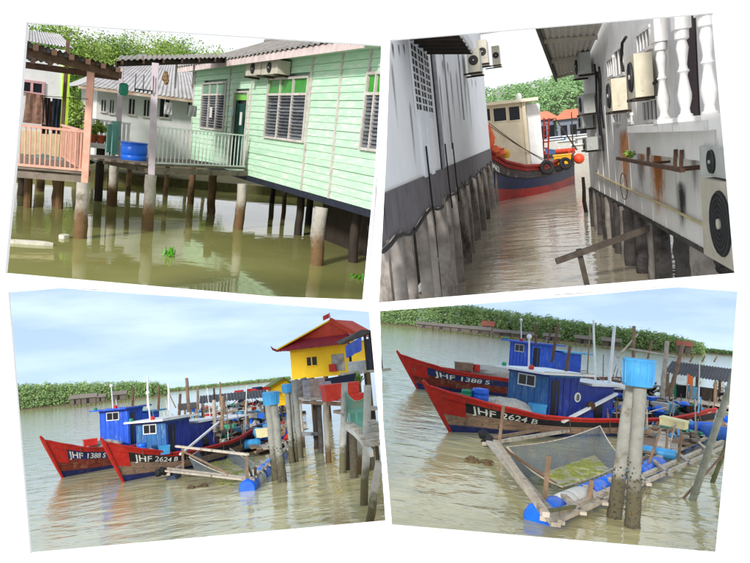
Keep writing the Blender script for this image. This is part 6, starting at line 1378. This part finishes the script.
for i, (x, y) in enumerate([(7.2, .2), (8.8, -.2)]):
    c = W3(x, y, .9); heap(BL, lambda a, b, z_, c=c: c, (0, 0), 14, ['gear heaped behind the bright blue wheelhouse', 'gear heaped at the outermost boat stern'][i], GEAR, .36, (.8, .6), .9)
p, q = W4(2.0, 1.2, .7), W4(5.2, 1.0, 1.7); mb = MB(); mb.beam(p, q, .1, .07); part(T4, 'spar', mb, m_white)
mb = MB(); mb.slab([W4(4.9, -.9, 1.75), W4(8.2, -.9, 1.8), W4(8.2, .8, 1.7), W4(4.9, .8, 1.66)], .05); part(T4, 'awning', mb, m_white)
for x in (6.5, 8.1): mb = MB(); mb.tube(W4(x, .75, .5), W4(x, .7, 1.68), .035, .035, 6); part(T4, 'awning_post', mb, m_woodb)
net_pen(BL, XL, 'before the yellow house moorings')
tub_piles(BL, [(282.5, 482), (276, 480)], [(273.5, 396), (268, 396)], (270.5, 392.5, .28), .13, .42, 'pair of grey piles under a light blue tub, right of the small boats')
tub_piles(BL, [(292, 463), (296, 462)], [(287, 388), (289.5, 388)], (286.5, 384.5, .2), .09, .34, 'thin piles under a small blue tub near the platform')
# poles and masts
for i, (p, q, d, r, m_, lb) in enumerate([((148, 408), (147.5, 376), 34, .05, m_white, 'tallest white pole above the bright blue wheelhouse'), ((158.5, 410), (159, 386), 34, .06, m_brown, 'dark brown pole behind the white awning roof'), ((169, 410), (168.5, 384), 33, .05, m_white, 'short white pole beside the dark brown pole'), ((176, 408), (168, 392), 33, .03, m_woodb, 'thin slanting stick by the short white pole'),
    ((189, 412), (186.5, 378), 36, .09, m_woodb, 'weathered leaning post above the far rafts'), ((198, 410), (197.5, 386), 38, .07, m_woodb, 'brown post right of the leaning weathered post'), ((214.5, 405), (214, 388), 42, .06, m_dark, 'thin dark post in the far rafts'), ((220.5, 407), (220, 382), 42, .06, m_woodb, 'tall thin post in the far rafts'), ((215, 432), (214, 400), 34, .1, m_wood, 'grey raft post in the middle of the gear'), ((222, 430), (222.5, 396), 34, .09, m_woodb, 'brown raft post beside the grey raft post')]):
    pole(BL, BL.D(*p, d), BL.D(*q, d), r, m_, lb, 'pole', 'pole')
# rafts behind the boats
def roofed(pan, pts4, dist, label, m_, hgt_px=7):
    a, b, c, d = pts4; T = thing(pan, 'dock_shelter', V((d.x, d.y, 0)), label, 'shelter', 'dock shelters among the rafts'); part(T, 'roof', corr_sheet(d, c, b, a, 22, .03), m_, smooth=60)
    for t in (.04, .36, .66, .96):
        for u_, v_ in ((d, c), (a, b)): p_ = u_.lerp(v_, t); mb = MB(); mb.tube(V((p_.x, p_.y, -.3)), p_ + V((0, 0, -.03)), .08, .07, 6); part(T, 'post', mb, m_woodb)
    mb = MB(); z_ = .7; mb.slab([V((q_.x, q_.y, z_)) for q_ in (d, c, b, a)], .1); part(T, 'floor', mb, m_wood)
roofed(BL, (BL.D(200, 396, 50), BL.D(266, 389.5, 50), BL.D(268, 397, 44), BL.D(199, 403.5, 44)), 46, 'long dark roofed shelter floating behind the small boats', mat('charcoal_roof', (72, 72, 78), rough=.85))
roofed(BL, (BL.D(178, 404, 46), BL.D(196, 402, 46), BL.D(197, 408, 42), BL.D(178, 411, 42)), 44, 'small grey roofed shelter left of the long dark one', m_dockroof)
plank_deck(BL, Y, [(196, 427), (266, 419), (276, 430), (206, 441)], 22, 'plank raft crowded with drums behind the net pen', .3)
plank_deck(BL, Y, [(246, 446), (286, 436), (292, 448), (256, 458)], 14, 'plank raft beside the small tub piles', .3)
plank_deck(BL, Y, [(222, 414), (292, 406), (296, 415), (226, 424)], 20, 'far plank walkway toward the platform stilts', .5)
for i, (px, py, n_) in enumerate([(188, 432, 16), (200, 428, 16), (212, 428, 18), (226, 424, 18), (240, 421, 18), (255, 424, 18), (262, 434, 14), (270, 447, 16), (284, 443, 14), (250, 441, 12), (233, 412, 14), (252, 409, 14), (276, 409, 12), (205, 417, 14)]):
    heap(BL, Y, (px, py), n_ + 10, 'jumble of nets and floats on the rafts ' + ['just behind the awning', 'left of the grey raft post', 'at the foot of the raft posts', 'right of the brown raft post', 'in the middle of the rafts', 'under the long shelter end', 'above the blue drums', 'by the twin tub piles', 'right of the twin tub piles', 'at the net pen back edge', 'on the far walkway left end', 'on the far walkway middle', 'on the far walkway by the stilts', 'below the long dark shelter'][i], GEAR + [m_redp, m_netw, m_tarpb], .46, (1.2, 1.5), .4)
drum(BL, Y(232, 439, .45), .34, 1.0, m_tarpb, 'fat pale blue drum lying on the raft behind the pen', (1, .1, 0)); drum(BL, Y(249, 438, .45), .36, .9, m_blueplastic, 'fat bright blue drum lying behind the net pen', (1, .1, 0)); drum(BL, Y(243, 445, .4), .22, .8, m_lblue, 'slim light blue drum beside the fat blue one', (1, .2, 0)); drum(BL, Y(281, 436, .5), .28, .7, m_blueplastic, 'blue drum right of the twin tub piles', (1, 0, 0)); crate(BL, Y(204, 436, .6), .8, .6, .6, m_tarpb, 'pale blue bin beside the red rail of the nearer boat', .2)
net_heap(BL, Y(251, 419, .8), (1.2, .8, .5), m_tarpb, 'heap of light blue sheeting on the far raft', rg); drum(BL, Y(191, 412, 1.0), .4, .6, m_blueplastic, 'blue drum beneath the leaning weathered post')
crate(BL, Y(264, 437, 1.0), .55, .45, .35, m_fy, 'small pale yellow foam box by the twin tub piles', .3)
for i, t in enumerate((.1, .35, .6, .85)):
    c = BL.D(200, 400, 45).lerp(BL.D(267, 393, 45), t); heap(BL, lambda a, b, z_, c=c: V((c.x, c.y + 1, 0)), (0, 0), 12, ['dark gear in the long shelter left end', 'gear in the long shelter left of middle', 'gear in the long shelter right of middle', 'gear in the long shelter right end'][i], [m_black, m_dark, m_netw, m_blueplastic, m_woodb], .4, (1.2, .8), .75)
heap(BL, lambda a, b, z_: V((BL.D(252, 392, 60).x, 60, 0)), (0, 0), 22, 'bundle of red and white flags and floats beyond the shelter', [m_redp, m_white, m_bband, m_redb], .5, (1.6, .8), 2.0)
# yellow house
m_yw = mat('yellow_house_paint', (250, 204, 40), (240, 190, 30), scale=1.2, rough=.75, bump=.1, vary=0, stain=(214, 170, 60), stain_amt=.2)
m_rg = mat('brick_red_gable', (200, 70, 46), (176, 58, 40), scale=2, rough=.8); m_mar = mat('maroon_roof_sheet', (150, 28, 40), (124, 22, 34), scale=2, rough=.6)
dh = 52.0; fh = Facade(BL, BL.D(292, 378, dh), BL.D(350.5, 373, dh - 3))
zh0 = fh.px(320, 377)[1]; zh1 = fh.px(320, 346.5)[1]; HL = fh.len
T = thing(BL, 'yellow_house', fh.at(0, zh0), 'bright yellow stilt house with red gabled roof', 'house')
mb = MB(); mb.fbox(fh, 0, HL, zh0, zh1 + .2, -3.0, 0); part(T, 'wall', mb, m_yw)
w = pr(307, 357, 316.8, 365.5, fh); mb = MB(); mb.fbox(fh, w[0], w[1], w[2], w[3], -.02, .02); ww = part(T, 'window', mb, m_glassdark)
mb = MB(); um_ = (w[0] + w[1]) / 2; mb.fbox(fh, um_ - .04, um_ + .04, w[2], w[3], .01, .05); part(ww, 'mullion', mb, m_yw); mb = MB(); mb.fbox(fh, w[0] - .05, w[1] + .05, w[2] - .07, w[2], .0, .08); part(ww, 'sill', mb, m_yw)
w = pr(332, 354, 344.5, 371, fh); mb = MB(); mb.fbox(fh, w[0], w[1], w[2], w[3], .005, .03); part(T, 'poster', mb, mat('grey_mural', (196, 190, 184), (96, 94, 96), scale=1.4, rough=.8, bump=0))
w = pr(330.5, 364, 337, 371.5, fh); mb = MB(); mb.fbox(fh, w[0], w[1], w[2], w[3], .1, .25); part(T, 'red_box', mb, m_redp)
# roof: hipped skirt of maroon sheets, brick red gable above with yellow verge boards
E0, E1 = fh.at(-.75, zh1 - .05, .8), fh.at(HL + .5, zh1 - .05, .8); G0, G1 = fh.px(303, 338.5), fh.px(358, 333)
zk = fh.px(325, 336.5)[1]; ap = fh.px(328, 320)
K0, K1 = fh.at(HL * .14, zk, -.3), fh.at(HL * 1.02, zk, -.3)
rf_ = part(T, 'roof', corr_sheet(E0, E1, K1, K0, 24, .035), m_mar, smooth=60)
APX = fh.at(ap[0], ap[1], -.35); g0, g1 = fh.at(-.75, zh1 + .02, -.32), fh.at(HL + .9, zh1 + .35, -.32)
mb = MB(); mb.poly([fh.at(HL * .02, zk - .3, -.3), fh.at(HL * 1.06, zk - .25, -.3), fh.at(ap[0], ap[1] - .08, -.3)], -fh.n * .1); part(T, 'gable', mb, m_rg)
for a_, b_ in ((E0 + V((0, 0, .1)), APX), (g1, APX)): mb = MB(); mb.beam(a_, b_, .07 if a_ is not g1 else .3, .1 if a_ is not g1 else .34); part(rf_, 'verge_board', mb, m_yw if a_ is not g1 else m_rg)
mb = MB(); bk2 = -fh.n * 3.6; mb.slab([E0 + V((0, 0, .12)), APX + V((0, 0, .06)), APX + bk2, E0 + bk2], .06); part(rf_, 'roof_slope', mb, m_rg); mb = MB(); mb.slab([APX + V((0, 0, .06)), g1 + V((0, 0, .06)), g1 + bk2, APX + bk2], .06); part(rf_, 'roof_slope', mb, m_rg)
mb = MB(); mb.path([E0 + V((.1, 0, .1)), E0 + V((-.15, 0, .2)), E0 + V((-.3, 0, .42))], [.1, .08, .03], 6); part(rf_, 'corner_horn', mb, m_mar)
mb = MB(); mb.tube(APX, APX + V((-.02, 0, .55)), .03, .02, 6); fl = part(T, 'flag_pole', mb, m_dark); mb = MB(); g = [[APX + V((-.05 - .08 * i, .02 * math.sin(i * 2), .5 - .11 * j - .03 * i)) for i in range(7)] for j in range(4)]; mb.sheet(g); part(fl, 'flag', mb, m_redp)
for i, (u, bx_, by_) in enumerate([(.05, 293, 419), (.3, 309, 417), (.55, 324, 415), (.8, 338, 414), (.98, 349, 412)]):
    q_ = fh.at(HL * u, 0, -.2); mb = MB(); mb.tube(V((q_.x, q_.y, -.4)), V((q_.x, q_.y, zh0)), .12, .12, 8); part(T, 'stilt', mb, m_conc)
    q_ = fh.at(HL * u, 0, -2.6); mb = MB(); mb.tube(V((q_.x, q_.y, -.4)), V((q_.x, q_.y, zh0)), .12, .12, 8); part(T, 'stilt', mb, m_dark)
# small gabled house behind
fg = Facade(BL, BL.D(271, 390, 62), BL.D(291, 388, 62)); zg1 = fg.px(282, 385)[1]; T = thing(BL, 'boat_house', fg.at(0, 0), 'small yellow house with green roof left of the bright yellow one', 'house')
mb = MB(); mb.fbox(fg, 0, fg.len, 1.0, zg1, -3, 0); part(T, 'wall', mb, m_yw); zr_ = fg.px(284, 377)[1]
mb = MB(); mb.slab([fg.at(-.6, zg1 - .2, .6), fg.at(fg.len * .65, zr_, .6), fg.at(fg.len * .65, zr_, -3.5), fg.at(-.6, zg1 - .2, -3.5)], .1); part(T, 'roof', mb, mat('green_roof', (112, 130, 66), rough=.8)); mb = MB(); mb.poly([fg.at(0, zg1, -.02), fg.at(fg.len, zg1, -.02), fg.at(fg.len * .65, zr_ - .1, -.02)], -fg.n * .1); part(T, 'gable', mb, m_yw)
mb = MB(); mb.slab([fg.at(fg.len * .65, zr_, .6), fg.at(fg.len + .3, zg1, .6), fg.at(fg.len + .3, zg1, -3.5), fg.at(fg.len * .65, zr_, -3.5)], .1); part(T, 'roof', mb, MATS['green_roof'])
for k in range(3): mb = MB(); q_ = fg.at(fg.len * k / 2, 0, -.1); mb.tube(V((q_.x, q_.y, -.3)), V((q_.x, q_.y, 1.0)), .12, .12, 7); part(T, 'stilt', mb, m_dark)
# blue tarp shed
T = thing(BL, 'tarp_shed', BL.D(347, 378, 40), 'dark roofed shed with blue tarpaulin wall beside the yellow house', 'shed'); s0, s1 = BL.D(349, 345, 41), BL.D(374.5, 332, 37); fs_ = Facade(BL, BL.D(349, 372, 41), BL.D(374, 370, 37.5))
r0, r1 = BL.D(341, 344, 41.5), BL.D(375.5, 330.5, 37); mb = MB(); mb.slab([r0, r1, r1 + V((-.4, 1.6, .2)), r0 + V((0, 1.6, .2))], .07); part(T, 'roof', mb, mat('dark_roof_sheet', (86, 80, 76), rough=.8))
zt0, zt1 = fs_.px(352, 358)[1], fs_.px(352, 345)[1]; us = fs_.px(364.5, 350)[0]
mb = MB(); g = [[fs_.at(us * i / 10, zt1 + .06 * i * .6 - (zt1 - zt0) * j / 5, .1 + .06 * math.sin(i * 1.4) * j / 5) for i in range(11)] for j in range(6)]; mb.sheet(g); part(T, 'tarpaulin', mb, mat('blue_tarpaulin', (34, 82, 196), (26, 66, 164), scale=3, rough=.5), smooth=60)
mb = MB(); mb.fbox(fs_, 0, fs_.len * .55, fs_.px(360, 371)[1], zt1 + .3, -1.3, -1.2); part(T, 'back_wall', mb, mat('teal_dark_wall', (34, 62, 90), (24, 44, 66), rough=.8))
for pxx in (350, 366.5, 371.5): u = fs_.px(pxx, 355)[0]; mb = MB(); mb.fbox(fs_, u - .06, u + .06, fs_.px(360, 371)[1], zt1 + .4 * u / fs_.len + .1, -.06, .06); part(T, 'post', mb, m_dark)
zfl = fs_.px(360, 371)[1]; mb = MB(); mb.fbox(fs_, -.2, fs_.len * .85, zfl - .15, zfl, -1.3, .5); part(T, 'floor', mb, m_wood)
for u in (.1, .5, .9): q_ = fs_.at(fs_.len * u, 0, .2); mb = MB(); mb.tube(V((q_.x, q_.y, -.4)), V((q_.x, q_.y, zfl - .1)), .12, .12, 8); part(T, 'stilt', mb, m_conc)
c = fs_.at(fs_.len * .62, zfl, .4); crate(BL, c, .9, .6, .55, m_paper, 'white sacks stacked under the blue tarpaulin', .2, 'sacks', 'sack_stack')
b = fs_.at(fs_.len * .8, zfl - .9, .8); mb = MB(); leaves(mb, b + V((0, 0, .5)), (.5, .5, .6), 260, .1, rg, .1); solo(BL, 'shrub', mb, m_leaf, 'dark leafy shrub at the tarpaulin shed corner', 'plant')
# platform
zp2 = 2.35; q0, q1 = Y(293, 399.5, zp2), Y(345, 401.5, zp2); T = thing(BL, 'platform', q0, 'high timber platform on stilts below the yellow house', 'platform')
for k in range(7): o_ = V((0, k * .42, 0)); mb = MB(); mb.slab([q0 + o_, q1 + o_, q1 + o_ + V((0, .4, 0)), q0 + o_ + V((0, .4, 0))], -.07); part(T, 'deck_plank', mb, m_wood)
mb = MB(); mb.beam(q0 + V((0, 0, -.1)), q1 + V((0, 0, -.1)), .1, .14); part(T, 'edge_beam', mb, m_woodb)
for i, (bx_, by_, tx) in enumerate([(316.5, 449, 314.5), (321, 453.5, 319), (328.5, 463, 325.5)]):
    pile(BL, (bx_, by_), zp2 - .15, .11, [m_dark, m_piledark, m_conc][i], ['dark platform stilt nearest the tub piles', 'black platform stilt in the middle', 'pale platform stilt nearest the jetty'][i], 'stilts under the platform', 'stilt', top_px=(tx, 402.5))
pile(BL, (303, 447), zp2 - .1, .1, m_conc, 'pale stilt under the platform left end', 'stilts under the platform', 'stilt')
mb = MB(); a_, b_ = Y(296, 434, .8), Y(316, 434, .8); mb.beam(a_, b_, .2, .14); solo(BL, 'floating_beam', mb, m_pipe, 'grey beam lying across under the platform', 'beam')
net_heap(BL, Y(308, 398, zp2) + V((0, 1, .45)), (.55, .5, .5), mat('grey_sack', (120, 110, 108), (92, 84, 84), scale=6, rough=.95), 'grey bulging sack on the platform', rg); drum(BL, Y(322, 399, zp2) + V((0, .9, .02)), .34, .85, mat('dusty_drum', (176, 150, 140), (150, 126, 118), rough=.7), 'dusty pink drum on the platform'); drum(BL, Y(315, 399, zp2) + V((0, 1.5, .02)), .3, .8, m_pipe, 'grey drum at the back of the platform'); drum(BL, Y(328.5, 399.5, zp2) + V((0, .5, .02)), .26, .7, mat('mauve_drum', (168, 150, 156), rough=.7), 'mauve drum beside the red bin')
m_or = mat('orange_red_plastic', (222, 62, 40), (196, 50, 34), rough=.45)
c = Y(340, 401, zp2) + V((.1, .4, .02)); crate(BL, c, 1.35, .9, .62, m_or, 'large orange red fish bin on the platform edge', .05, 'bin', 'fish_bin'); 
mb = MB(); c = BL.D(329, 378, 36); g = [[c + V((-.9 + .18 * i, .1 * j, -.1 * j + .1 * math.sin(i * .9))) for i in range(14)] for j in range(4)]; mb.sheet(g); mb2 = MB(); mb2.poly([c + V((-1.0, 0, -.1)), c + V((1.4, -.2, .1)), c + V((1.2, -.2, -.4)), c + V((-.8, 0, -.42))], (0, .9, 0)); solo(BL, 'covered_bench', mb2, mat('dark_blue_cover', (34, 44, 70), (24, 30, 48), rough=.8), 'dark blue covered bench at the foot of the yellow house', 'bench')
pile(BL, (301, 458), 3.0, .12, m_ptub, 'tall grey pile beside the platform', None, 'timber_pile', top_px=(294, 380))
# jetty on the right with green net
jz = 1.75; T = thing(BL, 'jetty', Y(343, 470), 'curved narrow jetty with green netting beside the frame', 'jetty')
jp = [Y(346, 424, jz), Y(355, 430, jz), Y(363, 438, jz), Y(371, 449, jz)]
for k in range(10):
    t = k / 10 * 2.999; i = int(t); a_ = jp[i].lerp(jp[i + 1], t - i); d = (jp[i + 1] - jp[i]).normalized(); n_ = V((d.y, -d.x, 0)); n_ = n_ if n_.x > 0 else -n_
    mb = MB(); w_ = 1.0
    while BL.proj(a_ + n_ * w_ + V((0, .2, 0)))[0] > 377.5 and w_ > .1: w_ -= .05
    mb.beam(a_, a_ + n_ * w_ + V((0, .2, 0)), .3, .06); part(T, 'deck_plank', mb, m_wood)
for i in range(3): mb = MB(); mb.beam(jp[i] + V((0, 0, -.1)), jp[i + 1] + V((0, 0, -.1)), .09, .14); part(T, 'edge_beam', mb, m_paper)
gn = stain_mat('green_net_weave', (70, 150, 130), 9, 9, .95)
A_, B_ = BL.D(345, 391, Y(343, 472).y), BL.D(367, 396, Y(365, 504).y); mb = MB(); g = []
for j in range(8): g.append([A_.lerp(B_, i / 12) + V((0, 0, -.25 * math.sin(math.pi * i / 12) - 1.15 * j / 7)) for i in range(13)])
mb.sheet(g); nt_ = part(T, 'net', mb, gn); at = nt_.data.attributes.new('edge', 'FLOAT', 'POINT'); at.data.foreach_set('value', [1.0] * 104)
mb = MB(); mb.path(g[0], .02, 5); part(nt_, 'top_rope', mb, m_greenp)
m_wpole = tide_mat('whitewashed_pole', (196, 194, 188), (112, 106, 80), .9, .5)
for i, (b_, t_, r_, m_, lb) in enumerate([((342.5, 473), (344.5, 382.5), .115, m_wpole, 'tall whitewashed pole at the start of the green net'), ((364.5, 505), (367.5, 385), .10, m_wpole, 'tall whitewashed pole at the end of the green net'), ((354, 478), (353, 428), .13, m_barn, 'black barnacled pile under the jetty'), ((348, 470), (347.5, 424), .1, m_barn, 'dark barnacled pile behind the tall whitewashed pole'), ((360.5, 474), (359, 432), .11, m_conc, 'pale pile under the jetty bend'), ((371.5, 470), (370, 440), .12, m_barn, 'dark pile under the jetty next to the frame')]):
    pile(BL, b_, 2, r_, m_, lb, 'piles along the curved jetty', 'timber_pile', top_px=t_)
p = Y(368.5, 523); pole(BL, p + V((-.05, 0, -.3)), BL.D(379, 462, p.y - .2), .1, m_wpole, 'leaning pale pole in the water at the frame corner')
crate(BL, V((BL.D(357, 401, 27).x, 27, BL.D(357, 408.5, 27).z)), .72, .7, .56, m_or, 'second orange red bin behind the green net', .1, 'bin', 'fish_bin')
bs = MB(); c = V((BL.D(357, 401, 27).x, 27, BL.D(357, 408.5, 27).z)); bs.box(c + V((-.8, -.5, -.12)), c + V((.8, .9, -.01))); T = thing(BL, 'bin_stand', V((c.x, c.y, 0)), 'timber stand carrying the bin behind the net', 'stand'); part(T, 'shelf', bs, m_wood)
for sx in (-.6, .6): mb = MB(); mb.tube(V((c.x + sx, c.y, -.3)), V((c.x + sx, c.y, c.z - .1)), .08, .08, 7); part(T, 'post', mb, m_dark)
# far bank
far_bank(BL, None, 330, [(8, 385, 404), (40, 383, 400), (85, 382, 396), (130, 381.5, 390), (158, 382.5, 388), (164, 385, 387.5)], 41, 'mangrove forest along the far bank beyond the small boats')
far_bank(BL, None, 520, [(162, 389.0, 390), (200, 385.2, 386), (240, 381.4, 382), (275, 377.8, 379), (290, 376.3, 378)], 42, 'thin distant wood line right of the forest')
for i, (a, b, y, d) in enumerate([(70, 80, 394.8, 270), (81, 95, 393.6, 268), (112, 125, 391, 280), (96, 104, 394, 290)]):
    stilt_hut(BL, a, b, y, d, ['leftmost grey hut on the forest shore', 'long grey hut on the forest shore', 'hut nearest the bright wheelhouse lamp on the shore', 'small hut between the shore huts'][i], m_dockroof, 'huts on the forest shore', MATS['grey_dock_wall'])
